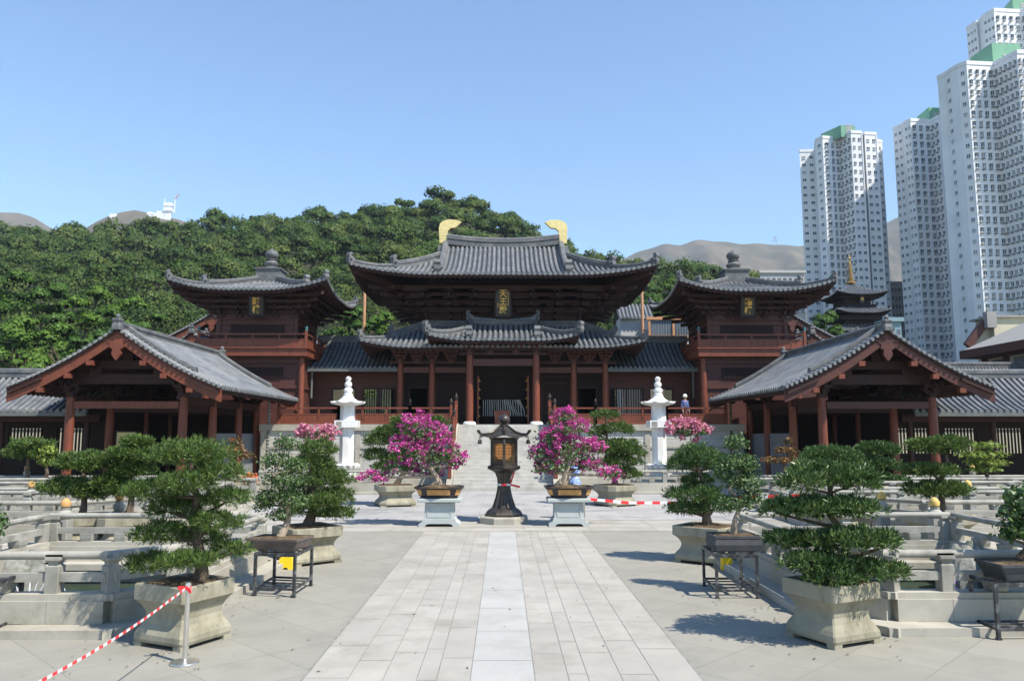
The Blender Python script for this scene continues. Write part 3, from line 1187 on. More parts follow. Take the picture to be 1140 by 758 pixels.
# raised porch roof
xf3 = shifted(0, 48.1, 8.15)
R3 = Roof(4.4, 3.3, 2.15, 1.38, lift=0.34, E=2.4, c=0.45, xf=xf3, sp=0.31, r=0.095)
R3.tiles('porch_roof', hall, TILE)
R3.soffit('porch_soffit', hall, WOODD, 2.2)
R3.rafters('rafters', hall, WOODD, 0.3, 0.08, 1.4)
hip_ridges(R3, hall, xf3, 0.28, 0.36, 0.02, corners=((-1, -1), (1, -1)), osz=0.52)
mb = MB(xf3)
ridge_run(mb, [(-2.15 + 4.3 * i / 12, 0, 1.30 + 0.16 * (abs(i - 6) / 6) ** 2) for i in range(13)], 0.34, 0.4)
o = part(mb, 'porch_ridge', RIDGE)
for s in (-1, 1):
    b = MB(xf3)
    ornament(b, (s * 2.05, 0, 1.62), s, 0, 0.5)
    b.build('ridge_beast', RIDGE, o)
    mb = MB(xf3)
    ridge_run(mb, R3.gable_pts(s, -1, 0.5, 3.25, 2.0, 8), 0.28, 0.36)
    o2 = part(mb, 'verge_ridge', RIDGE)
    b = MB(xf3)
    p = R3.gable_pts(s, -1, 0.45, 0.5, 2.0, 1)[0]
    ornament(b, (p[0], p[1], p[2] + 0.05), 0, -1, 0.58)
    b.build('ridge_beast', RIDGE, o2)

# columns, beams and facade of the ground storey
for s in (-1, 1):
    column(hall, s * 1.96, 46.0, ZP, 7.35, 0.215)
    for x in (4.35, 6.3):
        column(hall, s * x, 47.9, ZP, 7.0, 0.19)
    column(hall, s * 6.3, 57, ZP, 7.0, 0.19)
mb = MB()
mb.box(-1.78, 1.78, 45.9, 46.12, 6.72, 7.12)
part(mb, 'lintel', WOODP)
mb = MB()
mb.box(-2.6, 2.6, 45.88, 46.14, 7.36, 7.5)
for s in (-1, 1):
    x0, x1 = sorted((s * 2.0, s * 2.2))
    mb.box(x0, x1, 46.1, 49.4, 6.75, 7.1)
    x0, x1 = sorted((s * 1.9, s * 7.0))
    mb.box(x0, x1, 47.78, 48.02, 7.0, 7.16)
part(mb, 'beam', WOODD)
for s in (-1, 1):
    for a, b in ((2.15, 4.17), (4.53, 6.12)):
        mb = MB()
        x0, x1 = sorted((s * a, s * b))
        mb.box(x0, x1, 47.8, 48.0, 6.45, 6.8)
        part(mb, 'lintel', WOODP)
for x, y in [(-1.96, 46), (-0.75, 46), (0.75, 46), (1.96, 46), (-4.35, 47.9), (-6.3, 47.9), (4.35, 47.9), (6.3, 47.9), (-5.3, 47.9), (5.3, 47.9), (-3.2, 47.9), (3.2, 47.9)]:
    mb = MB()
    bracket(mb, x, y, 7.4 if y < 47 else 7.05, 0.62, 0, -1, 3)
    part(mb, 'bracket_set', WOODP)
mb = MB()
ops = [(-1.5, 1.5, ZP, 6.3), (-5.9, -4.8, ZP + 0.1, 5.6), (4.8, 5.9, ZP + 0.1, 5.6)]
wall_with_openings(mb, -6.3, 6.3, 49.7, 49.9, ZP, 8.3, ops)
mb.box(-6.4, -6.2, 49.9, 57, ZP, 8.3)
mb.box(6.2, 6.4, 49.9, 57, ZP, 8.3)
mb.box(-6.3, 6.3, 56.9, 57.1, ZP, 8.3)
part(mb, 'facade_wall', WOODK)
for s in (-1, 1):
    mb = MB()
    x0, x1 = s * 3.35 - 0.85, s * 3.35 + 0.85
    for z in (ZP + 0.1, ZP + 0.75, 5.9, 6.3):
        mb.box(x0 - 0.1, x1 + 0.1, 49.58, 49.7, z, z + 0.13)
    for x in (x0 - 0.1, x1):
        mb.box(x, x + 0.12, 49.57, 49.7, ZP, 6.4)
    part(mb, 'wall_frame', WOODD)
    mb = MB()
    lattice(mb, x0, x1, 49.66, ZP + 0.9, 5.9, 0.14, 0.05, 0.06)
    part(mb, 'lattice_panel', WOODD)
    mb = MB()
    xa = s * 5.35
    for x in (xa - 0.62, xa + 0.55):
        mb.box(x, x + 0.09, 49.6, 49.72, ZP, 5.7)
    mb.box(xa - 0.62, xa + 0.64, 49.6, 49.72, 5.6, 5.72)
    part(mb, 'doorway_frame', WOODD)
    # open door leaf
    mb = MB()
    mb.box(s * 1.55 - 0.05, s * 1.55 + 0.05, 48.3, 49.68, ZP + 0.05, 6.3)
    d = part(mb, 'door_leaf', WOOD)
    b = MB()
    for zz in range(5):
        for yy in range(3):
            b.lathe([(0.05, -0.05), (0.06, 0), (0.03, 0.05)], 8, (s * 1.49, 48.55 + yy * 0.45, ZP + 0.6 + zz * 0.55))
    b.build('door_studs', GOLDT, d)
# doorway: dark screen above, pale tubes below modelled as reflections on a plastic sheet
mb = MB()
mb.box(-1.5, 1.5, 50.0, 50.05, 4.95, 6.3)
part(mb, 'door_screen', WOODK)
mb = MB()
mb.box(-1.35, 1.35, 49.86, 49.99, 4.9, 5.0)
mb.box(-1.35, 1.35, 49.86, 49.99, 3.78, 3.86)
mb.box(-1.4, 1.4, 50.6, 50.65, ZP, 4.95)
part(mb, 'gate_frame', WOODK)
rr = random.Random(3)
for i in range(19):
    x = -1.25 + i * 2.5 / 18
    k = (i / 18) ** 1.5
    b = MB()
    pts = []
    for j in range(6):
        t = j / 5
        pts.append((x - 0.30 * k * (t - 0.5) + 0.05 * k * math.sin(t * 6 + i), 49.93, 3.85 + t * 1.06))
    b.tube(pts, 0.018 + 0.016 * rr.random() + 0.014 * k, 6)
    part(b, 'reflection_streak', STREAKW, smooth=True)
altar = MB()
altar.box(-0.55, 0.45, 47.2, 47.7, 4.0, 4.12)
altar.box(-0.5, 0.4, 47.25, 47.65, ZP, 4.0)
o = altar.build('offering_box', WOOD)
tag(o, 'small red timber box standing in the hall doorway behind the iron lantern', 'box')

# ------------------------------------------------------------------ bell tower and drum tower


def tower(s, label, chars):
    cx, cy = s * 14.75, 49.0
    t = thing('pavilion_tower', label, 'tower', (cx, cy, 0), group='two-storey towers beside the main hall')
    xf = shifted(0, 0, 11.0)
    R = Roof(4.6, 4.6, 0.0, 1.45, lift=0.62, E=3.6, c=0.45, xf=xf, sp=0.29, r=0.09)
    R.tiles('roof', t, TILE)
    R.soffit('soffit', t, WOODD, 2.6)
    R.rafters('rafters', t, WOODD, 0.3, 0.08, 1.8)
    hip_ridges(R, t, xf, 0.28, 0.42, 0.42, end=4.0, osz=0.5)
    mb = MB(xf)
    mb.box(-0.75, 0.75, -0.75, 0.75, 1.0, 1.98)
    mb.box(-0.84, 0.84, -0.84, 0.84, 1.98, 2.07)
    o = mb.build('finial_base', RIDGE, t)
    mb = MB(xf)
    mb.lathe([(r * 0.82, 2.06 + (z - 2.62) * 0.82) for r, z in [(0.6, 2.62), (0.62, 2.75), (0.42, 2.85), (0.52, 2.98), (0.56, 3.12), (0.42, 3.25), (0.36, 3.35), (0.44, 3.42), (0.30, 3.5), (0.44, 3.62), (0.52, 3.82), (0.46, 4.02), (0.28, 4.16), (0.08, 4.26), (0.05, 4.34)]], 18)
    mb.build('finial', RIDGE, o, smooth=True)
    # upper storey
    mb = MB()
    mb.box(-2.3, 2.3, -2.3, 2.3, 7.6, 11.6)
    mb.build('upper_wall', WOODP, t)
    for x in (-2.3, 2.3):
        for y in (-2.3, 2.3):
            column(t, x, y, 7.6, 10.0, 0.15, WOODP, False)
    mb = MB()
    for z in (8.55, 9.25, 9.55):
        mb.box(-2.42, 2.42, -2.42, 2.42, z, z + 0.12)
    mb.build('wall_plate', WOODP, t)
    mb = MB()
    mb.mi(1).box(-1.6, 1.6, -2.36, -2.28, 8.68, 9.25)
    lattice(mb.mi(0), -1.55, 1.55, -2.38, 8.68, 9.25, 0.11, 0.04, 0.05)
    mb.mi(1).box(2.28, 2.36, -1.6, 1.6, 8.68, 9.25)
    mb.mi(1).box(-2.36, -2.28, -1.6, 1.6, 8.68, 9.25)
    mb.build('lattice_window', [WOODD, WOODK], t)
    for k in range(4):
        o = 0.42 * k
        z = 9.95 + 0.3 * k
        mb = MB()
        for y in (-2.3 - o, 2.3 + o):
            mb.beam((-2.3 - o, y, z), (2.3 + o, y, z), 0.17, 0.17)
        for x in (-2.3 - o, 2.3 + o):
            mb.beam((x, -2.3 - o, z), (x, 2.3 + o, z), 0.17, 0.17)
        mb.build('bracket_ring', WOODD, t)
    for nx, ny in ((0, -1), (1, 0), (-1, 0), (0, 1)):
        for q in (-2.2, -1.1, 1.1, 2.2):
            x, y = (q, ny * 2.3) if ny else (nx * 2.3, q)
            mb = MB()
            bracket(mb, x, y, 9.62, 0.85, nx, ny, 4)
            mb.build('bracket_set', WOODD, t)
    for sx in (-1, 1):
        for sy in (-1, 1):
            mb = MB()
            for k in range(4):
                o = 0.5 * k + 0.5
                mb.beam((sx * 2.3, sy * 2.3, 9.95 + 0.3 * k), (sx * (2.3 + o), sy * (2.3 + o), 9.95 + 0.3 * k), 0.16, 0.2)
            mb.beam((sx * 2.3, sy * 2.3, 10.7), (sx * 4.4, sy * 4.4, 11.35), 0.2, 0.26)
            mb.build('corner_bracket', WOODD, t)
    # balcony
    mb = MB()
    mb.box(-3.2, 3.2, -3.2, 3.2, 7.28, 7.72)
    mb.box(-3.3, 3.3, -3.3, 3.3, 7.72, 7.8)
    mb.build('balcony_deck', WOOD, t)
    c = [(-3.15, -3.15), (3.15, -3.15), (3.15, 3.15), (-3.15, 3.15)]
    teal = MATS.get('teal_finial') or mat('teal_finial', (0.06, 0.16, 0.17), 0.1, 5)
    for i in range(4):
        p, q = c[i], c[(i + 1) % 4]
        rl = thing_part('balcony_railing', t)
        pv, qv = Vector((*p, 7.8)), Vector((*q, 7.8))
        mb = MB()
        up = Vector((0, 0, 1))
        mb.beam(pv + up * 0.78, qv + up * 0.78, 0.08, 0.08)
        mb.beam(pv + up * 0.46, qv + up * 0.46, 0.06, 0.07)
        mb.beam(pv + up * 0.22, qv + up * 0.22, 0.03, 0.42)
        mb.build('rails', WOOD, rl)
        for k in range(1, 8):
            mb = MB()
            a = pv.lerp(qv, k / 8)
            mb.cbox((a.x, a.y, 7.8 + (0.37 if k % 2 == 0 else 0.22)), (0.085, 0.085, 0.74 if k % 2 == 0 else 0.44))
            mb.build('baluster', WOOD, rl)
        mb = MB()
        mb.cbox((p[0], p[1], 8.27), (0.14, 0.14, 1.0))
        o = mb.build('corner_post', WOOD, rl)
        mb = MB()
        mb.lathe([(0.08, 0), (0.09, 0.05), (0.05, 0.09), (0.09, 0.14), (0.08, 0.22), (0.01, 0.3)], 10, (p[0], p[1], 8.77))
        mb.build('post_cap', teal, t, smooth=True)
    # lower storey
    mb = MB()
    mb.box(-2.75, 2.75, -2.6, 2.6, ZP - 0.5, 7.28)
    mb.build('lower_wall', WOODP, t)
    mb = MB()
    for z in (5.4, 6.9):
        mb.box(-2.85, 2.85, -2.7, 2.7, z, z + 0.18)
    mb.build('wall_plate', WOODP, t)
    mb = MB()
    mb.mi(1).box(-1.7, 1.7, -2.66, -2.58, 6.0, 6.65)
    lattice(mb.mi(0), -1.65, 1.65, -2.68, 6.0, 6.65, 0.13, 0.05, 0.05)
    mb.build('lattice_window', [WOODD, WOODK], t)
    for x in (-2.8, 2.8):
        column(t, x, -2.65, ZP - 0.4, 7.2, 0.19, WOOD, False)
    mb = MB()
    mb.box(-4.0, 4.0, -4.5, 4.5, 0, ZP - 0.5)
    mb.build('plinth', GRANL, t)
    plaque(t, (0.15 * -s, -3.05, 9.72), 0.82, 1.15, chars, 0.2, 0.1)
    return t


tower(-1, 'two-storey red timber tower with bulb finial, standing left of the main hall', '\u9f13\u6a13')
tower(1, 'two-storey timber tower with bulb finial, standing right of the main hall near the apartment blocks', '\u9418\u6a13')

# ------------------------------------------------------------------ gabled halls (gable end facing the court)


def gable_hall(label, cx, y0, y1, a, zeave, h, posts=True, front=True, cat='pavilion', group=None, wallmat=None, detail=True, spread=2.4, name='gabled_pavilion', floor=0.45, span=None):
    t = thing(name, label, cat, (cx, (y0 + y1) / 2, 0), group=group)
    L = (y1 - y0) / 2
    xf = rotated(0, 0, zeave)
    R = Roof(L, a, L, h, lift=0.0, E=1, c=0.32, xf=xf, sp=0.29, r=0.09)
    R.tiles('roof', t, TILE)
    R.soffit('soffit', t, WOODD, a, 0.14)
    if detail:
        R.rafters('rafters', t, WOODD, 0.33, 0.08, 1.4)
    # main ridge with a finial block at the gable
    mb = MB(xf)
    ridge_run(mb, [(-L + 0.1 + (2 * L - 0.2) * i / 8, 0, h - 0.02) for i in range(9)], 0.32, 0.34)
    o = mb.build('main_ridge', RIDGE, t)
    for sx in (-1, 1):
        b = MB(xf)
        b.sqloft([(0.20, h - 0.05), (0.19, h + 0.12), (0.15, h + 0.24), (0.19, h + 0.36), (0.17, h + 0.42)], 0.25, (sx * (L - 0.02), 0, 0))
        b.lathe([(0.06, 0), (0.10, 0.04), (0.11, 0.12), (0.07, 0.18), (0.02, 0.21)], 10, (sx * (L - 0.02), 0, h + 0.42))
        b.build('ridge_end', RIDGE, o)
    for sx in (-1, 1):
        for sy in (-1, 1):
            # pale band along the verge, stepping down two thirds of the way
            mb = MB(xf)
            mb.mi(1)
            ridge_run(mb, R.gable_pts(sx, sy, a * 0.30, a - 0.15, L - 0.75, 10), 0.34, 0.34)
            mb.mi(0)
            q = R.gable_pts(sx, sy, 0.02, a, L - 0.02, 12, 0.05)
            for u, v in zip(q[:-1], q[1:]):
                u2, v2 = (u[0] - sx * 0.62, u[1], u[2] + 0.08), (v[0] - sx * 0.62, v[1], v[2] + 0.08)
                mb.add([u, v, v2, u2], [(0, 1, 2, 3)])
            mb.build('verge_ridge', [VERGE, RIDGE], t)
            mb = MB(xf)
            d = 0.05
            while d < a - 0.05:
                p = R.gable_pts(sx, sy, d, d + .01, L, 1)[0]
                mb.tube([(p[0] - sx * 0.45, p[1], p[2] + 0.09), (p[0] + sx * 0.09, p[1], p[2] + 0.04)], 0.07, 8)
                d += 0.205
            mb.build('verge_tiles', VERGE, t)
            mb = MB(xf)
            q = R.gable_pts(sx, sy, 0.0, a, L - 0.10, 12)
            out = [(p[1], p[2] - 0.06) for p in q] + [(p[1], p[2] - 0.60 + 0.1 * (1 - abs(p[1]) / a)) for p in reversed(q)]
            mb.extrude(out, 'x', sx * (L - 0.10) - 0.045, sx * (L - 0.10) + 0.045)
            mb.build('bargeboard', WOOD if cx < 0 else WOODP, t)
            for u in (0.25, 0.45, 0.7):
                mb = MB(xf)
                p = R.gable_pts(sx, sy, a * (1 - u), a, L - 0.2, 1)[0]
                mb.cbox((sx * (L - 0.16), p[1], p[2] - 0.66), (0.24, 0.26, 0.2))
                mb.build('purlin_end', WOOD, t)
        mb = MB(xf)
        out = [(-0.55, h - 0.42), (-0.28, h - 0.62), (-0.30, h - 0.78), (-0.16, h - 0.86), (-0.2, h - 1.05), (-0.09, h - 1.22), (0, h - 1.32), (0.09, h - 1.22), (0.2, h - 1.05), (0.16, h - 0.86), (0.30, h - 0.78), (0.28, h - 0.62), (0.55, h - 0.42)]
        mb.extrude(out, 'x', sx * (L - 0.10) - 0.08, sx * (L - 0.10) + 0.08)
        mb.build('gable_pendant', WOOD if cx < 0 else WOODP, t)
    if not posts:
        mb = MB()
        w = wallmat or WOODP
        mb.box(-a + 1.2, a - 1.2, -L + 0.9, L - 0.9, 0, zeave + 0.3)
        out = [(-a + 1.2, zeave + 0.3), (a - 1.2, zeave + 0.3)] + [((a - 1.2) * (1 - i / 5), zeave + R.z(9, a - (a - 1.2) * (1 - i / 5)) - 0.2) for i in range(6)] + [(-(a - 1.2) * i / 5, zeave + R.z(9, a - (a - 1.2) * i / 5) - 0.2) for i in range(1, 6)]
        for y in (-L + 0.9, L - 1.0):
            mb.extrude(out, 'y', y, y + 0.1)
        mb.build('wall', w, t)
        return t, R
    ys = span or [-L + 1.25, -L + 4.7, -L + 8.3, L - 1.0]
    ctop = zeave - 0.35
    for y in ys:
        for s in (-1, 1):
            column(t, s * spread, y, floor, ctop, 0.19)
    for y in ys[1:]:
        mb = MB()
        mb.box(-spread + 0.2, spread - 0.2, y - 0.1, y + 0.1, ctop - 0.55, ctop - 0.2)
        mb.build('tie_beam', WOODD, t)
    y = ys[0]
    mb = MB()
    mb.beam((-spread + 0.18, y, ctop - 0.32), (spread - 0.18, y, ctop - 0.32), 0.2, 0.3)
    mb.build('tie_beam', WOOD if cx < 0 else WOODP, t)
    mb = MB()
    mb.beam((-spread - 0.4, y, ctop + 0.78), (spread + 0.4, y, ctop + 0.78), 0.24, 0.42)
    mb.beam((-1.4, y, zeave + 1.05), (1.4, y, zeave + 1.05), 0.22, 0.36)
    for x in (-1.35, 1.35):
        mb.cbox((x, y, zeave + 0.74), (0.5, 0.3, 0.3))
        mb.cbox((x, y, zeave + 1.32), (0.42, 0.3, 0.22))
    mb.cbox((0, y, zeave + 1.5), (0.4, 0.3, 0.6))
    mb.build('gable_beam', WOODD, t)
    for yy in ys:
        for s in (-1, 1):
            mb = MB()
            bracket(mb, s * spread, yy, ctop, 0.72, s, 0, 3)
            bracket(mb, s * spread, yy, ctop, 0.70, 0, -1, 2)
            mb.build('bracket_set', WOODD, t)
    for s in (-1, 1):
        mb = MB()
        mb.beam((s * spread, ys[0], ctop - 0.1), (s * spread, ys[-1], ctop - 0.1), 0.2, 0.34)
        mb.beam((s * (spread + 0.6), ys[0] - 1.0, zeave + 0.25), (s * (spread + 0.6), ys[-1], zeave + 0.25), 0.18, 0.22)
        mb.beam((s * 1.35, ys[0] - 1.0, zeave + 1.12), (s * 1.35, ys[-1], zeave + 1.12), 0.2, 0.22)
        mb.build('side_beam', WOODD, t)
    mb = MB()
    mb.box(-a + 0.6, a - 0.6, -L + 0.5, L - 0.2, 0, floor)
    mb.build('stone_floor', GRANL, t)
    # inner side towards the court: pale panels low between the columns; back wall of dark boards
    inn = 1 if cx < 0 else -1
    for ya, yb in zip(ys[:-1], ys[1:]):
        mb = MB()
        x = inn * (spread - 0.05)
        mb.box(x - 0.04, x + 0.04, ya + 0.22, yb - 0.22, floor + 0.0, floor + 2.3)
        if ya != ys[0]:
            mb.build('grey_panel', GREYPANEL, t)
    mb = MB()
    mb.box(-spread, spread, L - 0.6, L - 0.5, floor, zeave)
    xo = -inn * (spread + 0.02)
    mb.box(xo - 0.05, xo + 0.05, ys[1] + 0.2, L - 0.62, floor, zeave)
    mb.build('back_wall', WOODK, t)
    return t, R


LP, _ = gable_hall('open red timber pavilion with gable facing the court, left of the pond garden', -16.05, 32.4, 44.6, 4.4, 4.62, 2.45, group='front pavilions')
RP, _ = gable_hall('open dark timber pavilion with gable facing the court, right of the pond garden', 16.15, 32.4, 44.6, 4.4, 4.62, 2.45, group='front pavilions')
# rear gables seen above the front pavilions and beside the towers
gable_hall('rear hall with red gable boards seen between the left tower and left pavilion', -21.4, 57, 74, 7.0, 8.2, 3.3, False, cat='hall', group='rear gabled halls', detail=False, name='rear_hall')
gable_hall('small lower gable with grey verge just left of the left tower', -20.9, 52.2, 54.8, 3.4, 7.4, 2.1, False, cat='hall', group='rear gabled halls', detail=False, name='rear_hall')
gable_hall('rear hall with long pale verge descending beside the right tower', 21.4, 57, 74, 7.0, 8.2, 3.3, False, cat='hall', group='rear gabled halls', detail=False, name='rear_hall')
gable_hall('small lower gable with pale verge tucked just right of the right tower', 20.9, 52.2, 54.8, 3.4, 7.4, 2.1, False, cat='hall', group='rear gabled halls', detail=False, name='rear_hall')
gable_hall('distant red-edged gable behind the peak of the right pavilion', 34.5, 75, 84, 4.6, 9.3, 3.2, False, cat='hall', group='rear gabled halls', detail=False, name='rear_hall')
gable_hall('far small gable with orange boards below the pagoda', 28.6, 82, 90, 4.0, 10.4, 2.9, False, cat='hall', group='rear gabled halls', detail=False, name='rear_hall')


def ridge_hall(name, label, cx, cy, a, b, zeave, h, cat='hall', group=None, wallz=0, wall=None, overhang=1.2, ridge=True, gutter=False):
    """roof with ridge along x over a plain wall"""
    t = thing(name, label, cat, (cx, cy, 0), group=group)
    xf = shifted(0, 0, zeave)
    R = Roof(a, b, a, h, lift=0, E=1, c=0.3, xf=xf, sp=0.3, r=0.09)
    R.tiles('roof', t, TILE)
    R.soffit('soffit', t, WOODD, b, 0.14)
    mb = MB(xf)
    ridge_run(mb, [(-a + 2 * a * i / 6, 0, h) for i in range(7)], 0.34, 0.42)
    mb.build('main_ridge', RIDGE, t)
    if gutter:
        mb = MB(xf)
        mb.box(-a, a, -b - 0.16, -b - 0.03, -0.22, -0.06)
        mb.build('gutter', GUTTER, t)
    if wall:
        mb = MB()
        mb.box(-a + 0.3, a - 0.3, -b + overhang, b - overhang, wallz, zeave + 0.1)
        mb.build('wall', wall, t)
    return t


# link corridors between towers and hall
for s, w in ((-1, 'left'), (1, 'right')):
    cx = s * 9.2
    t = ridge_hall('link_corridor', 'tiled link corridor joining the %s tower to the main hall' % w, cx, 51.2, 2.95, 3.2, 6.75, 2.0, 'corridor', 'link corridors', gutter=True)
    mb = MB()
    ops = [(-1.55 if s < 0 else 0.2, -0.2 if s < 0 else 1.55, ZP + 0.75, 5.55)]
    ox0, ox1 = ops[0][0], ops[0][1]
    o2 = (0.35, 2.35, ZP + 0.7, 5.55) if s < 0 else (-2.35, -0.35, ZP + 0.7, 5.55)
    wall_with_openings(mb, -2.9, 2.9, -1.5, -1.35, ZP, 7.2, ops + [o2])
    mb.build('wall', WOODP, t)
    mb = MB()
    for x0, x1, z0, z1 in ops + [o2]:
        for x in (x0 - 0.09, x1):
            mb.box(x, x + 0.09, -1.56, -1.42, z0, z1)
        mb.box(x0 - 0.09, x1 + 0.09, -1.56, -1.42, z1, z1 + 0.1)
        mb.box(x0 - 0.09, x1 + 0.09, -1.56, -1.42, z0 - 0.1, z0)
    mb.box(o2[0] + 0.95, o2[0] + 1.05, -1.55, -1.42, o2[2], o2[3])
    mb.build('window_frame', WOODD, t)
    mb = MB()
    lattice(mb, o2[0], o2[1], -1.44, o2[2], o2[3], 0.15, 0.06, 0.05)
    mb.build('window_lattice', WOODK, t)
    mb = MB()
    n = 14
    for k in range(n):
        z = 5.5 - k * 0.055
        mb.box(ox0 + 0.02, ox1 - 0.02, -1.60, -1.57, z - 0.048, z)
    mb.build('bamboo_blind', BLIND, t)
    mb = MB()
    mb.box(-2.9, 2.9, 1.35, 1.5, ZP, ZP + 0.6)
    mb.box(-2.9, -1.7, 1.35, 1.5, ZP + 0.6, 7.2)
    mb.box(1.7, 2.9, 1.35, 1.5, ZP + 0.6, 7.2)
    mb.build('rear_wall', WOODK, t)
    for x in (-2.75, 2.75):
        column(t, x, -2.1, ZP, 6.5, 0.13, WOODD, False)
    mb = MB()
    mb.tube([(-s * -1.0 * 2.6 if False else s * 2.55, -3.1, 6.6), (s * 2.55, -3.1, 4.9)], 0.06, 8)
    mb.build('downpipe', GUTTER, t)

# outer corridors at both edges of the picture
for s, w in ((-1, 'left'), (1, 'right')):
    cx = s * 29.5
    t = ridge_hall('outer_corridor', 'low tiled corridor with bright lattice windows beyond the %s pavilion' % w, cx, 38.6, 10.6, 2.7, 3.75, 1.75, 'corridor', 'outer corridors', gutter=True)
    mb = MB()
    ops = []
    for k in range(8):
        x = -9.6 + k * 2.4
        ops.append((x, x + 1.7, 1.75, 3.0))
    wall_with_openings(mb, -10.5, 10.5, 1.0, 1.15, 0.3, 4.6, ops)
    mb.build('back_wall', WOODK, t)
    for x0, x1, z0, z1 in ops:
        mb = MB()
        lattice(mb, x0, x1, 1.06, z0, z1, 0.16, 0.075, 0.06)
        mb.build('lattice_window', WOODK, t)
    for k in range(6):
        column(t, -10.1 + k * 4.0, -1.3, 0.3, 3.7, 0.14, WOODD)
    mb = MB()
    mb.box(-10.5, 10.5, -1.42, -1.18, 3.3, 3.62)
    mb.build('beam', WOODD, t)
    mb = MB()
    mb.box(-10.5, 10.5, -2.2, 1.8, 0, 0.3)
    mb.build('stone_floor', GRANL, t)
    gw = MB()
    gw.box(-12, 12, 0, 0.3, 0, 3.0)
    gw.box(-12.1, 12.1, -0.08, 0.38, 3.0, 3.12)
    o = gw.build('garden_wall', PLASTER, loc=(s * 30, 45.5, 0))
    tag(o, 'pale plaster garden wall glimpsed through the %s corridor lattice windows' % w, 'wall')

# roofs peeping between the hall and the towers
t = thing('small_pavilion', 'small grey-roofed pavilion seen between left tower and main hall', 'pavilion', at(349, 372, 66), group=None)
t.location.z = 0
R = Roof(2.2, 2.2, 2.2, 1.5, lift=0, E=1, c=0.3, xf=shifted(0, 0, 9.2), sp=0.3)
R.tiles('roof', t, TILE)
R.soffit('soffit', t, WOOD, 2.0)
mb = MB()
mb.box(-1.7, 1.7, -1.4, 1.4, 0, 9.4)
mb.build('wall', WOODP, t)
R = Roof(2.6, 2.7, 2.6, 0.6, lift=0, E=1, c=0.2, xf=shifted(0.3, 0, 8.2), sp=0.3, dm=1.0)
R.tiles('lower_roof', t, TILE)

# timber clad house under repair behind the right link corridor
t = thing('timber_house', 'pale timber house with orange frame and striped windows behind the right corridor', 'house', (0, 0, 0))
p = at(722, 381, 60)
q = at(778, 381, 60)
x0, x1, z0 = p.x, q.x, p.z
ORW = mat('orange_timber', (0.50, 0.25, 0.12), 0.12, 4, 0.6)
mb = MB()
mb.box(x0, x1, 60.05, 64, 0, z0 + 1.9)
mb.build('wall', CONC, t)
mb = MB()
for x in (x0, (x0 + x1) / 2 - 0.08, x1 - 0.15):
    mb.box(x, x + 0.16, 59.9, 60.04, z0, z0 + 1.75)
mb.box(x0 - 0.15, x1, 59.85, 60.05, z0 + 1.75, z0 + 1.98)
mb.box(x0, x1, 59.9, 60.045, z0 + 0.4, z0 + 0.52)
mb.build('frame', ORW, t)
for u0, u1 in ((x0 + 0.2, (x0 + x1) / 2 - 0.12), ((x0 + x1) / 2 + 0.12, x1 - 0.2)):
    mb = MB()
    lattice(mb.mi(1), u0, u1, 60.0, z0 + 0.55, z0 + 1.7, 0.2, 0.11, 0.04)
    mb.mi(0).box(u0, u1, 60.0, 60.04, z0 + 0.53, z0 + 1.72)
    mb.build('window', [GREYPANEL, GLASS], t)
R = Roof(1.4, 1.6, 1.4, 1.3, lift=0, E=1, c=0.2, xf=shifted(x0 - 0.6, 63.5, z0 + 2.2), sp=0.3)
R.tiles('roof', t, TILE)
mb = MB()
mb.box(x0 - 1.8, x0 + 0.02, 62.3, 64.6, 0, z0 + 2.3)
mb.build('side_wall', CONC, t)

# scaffold poles standing behind the hall's upper eaves
for px, top, bot, s in ((405.5, 300, 371, 'left'), (715, 300, 376, 'right')):
    p = at(px, 350, 57.5)
    t = thing('scaffold_pole', 'upright bamboo scaffold pole under the %s end of the upper eaves' % s, 'pole', (p.x, 57.5, 0), group='bamboo scaffold poles')
    mb = MB()
    mb.tube([(0, 0, 3.0), (0, 0, 13.9)], 0.11, 8)
    mb.build('upright', BAMB, t, smooth=True)
    k = 1 if s == 'left' else -1
    mb = MB()
    mb.tube([(-0.1 * k, 0, 14.0), (1.2 * k, 0, 14.0)], 0.06, 8)
    mb.build('crosspiece', BAMB, t, smooth=True)

# ------------------------------------------------------------------ pagoda
pc = at(948, 330, 92)
pg = thing('pagoda', 'dark wooden pagoda with a gold spire in front of the apartment towers', 'pagoda', (pc.x, 92, 0))
ztop = at(950, 315, 92).z
zs = [ztop - 0.2 - 2.3 * k - (0.3 if k else 0) for k in range(5)]
for k, z in enumerate(zs):
    a = 3.0 + 0.16 * k
    xf = shifted(0, 0, z - 1.6 if k == 0 else z - 1.2)
    Rk = Roof(a, a, 0.0 if k == 0 else a, 1.7 if k == 0 else 1.0, lift=0.4, E=2.5, c=0.3, xf=xf, sp=0.36, dm=None if k == 0 else 1.6)
    if k:
        Rk.skirt = True
    Rk.tiles('tier_roof', pg, TILE)
    Rk.soffit('tier_soffit', pg, WOODK, 1.6)
    mb = MB()
    b = a - 1.45
    mb.box(-b, b, -b, b, z - 3.2, z - 1.3)
    mb.box(-b - 0.5, b + 0.5, -b - 0.5, b + 0.5, z - 2.9, z - 2.75)
    mb.box(-b - 0.7, b + 0.7, -b - 0.7, b + 0.7, z - 2.0, z - 1.5)
    mb.build('tier_wall', WOODK, pg)
mb = MB()
mb.box(-3, 3, -3, 3, 0, zs[-1] - 4)
mb.build('base_wall', WOODK, pg)
mb = MB()
prof = [(0.55, 0), (0.6, 0.3), (0.25, 0.5)]
for k in range(9):
    z = 0.7 + k * 0.42
    r = 0.36 - k * 0.022
    prof += [(0.1, z), (r, z + 0.1), (r, z + 0.2), (0.1, z + 0.3)]
prof += [(0.06, 5.0), (0.2, 5.3), (0.05, 5.6), (0.03, 6.3)]
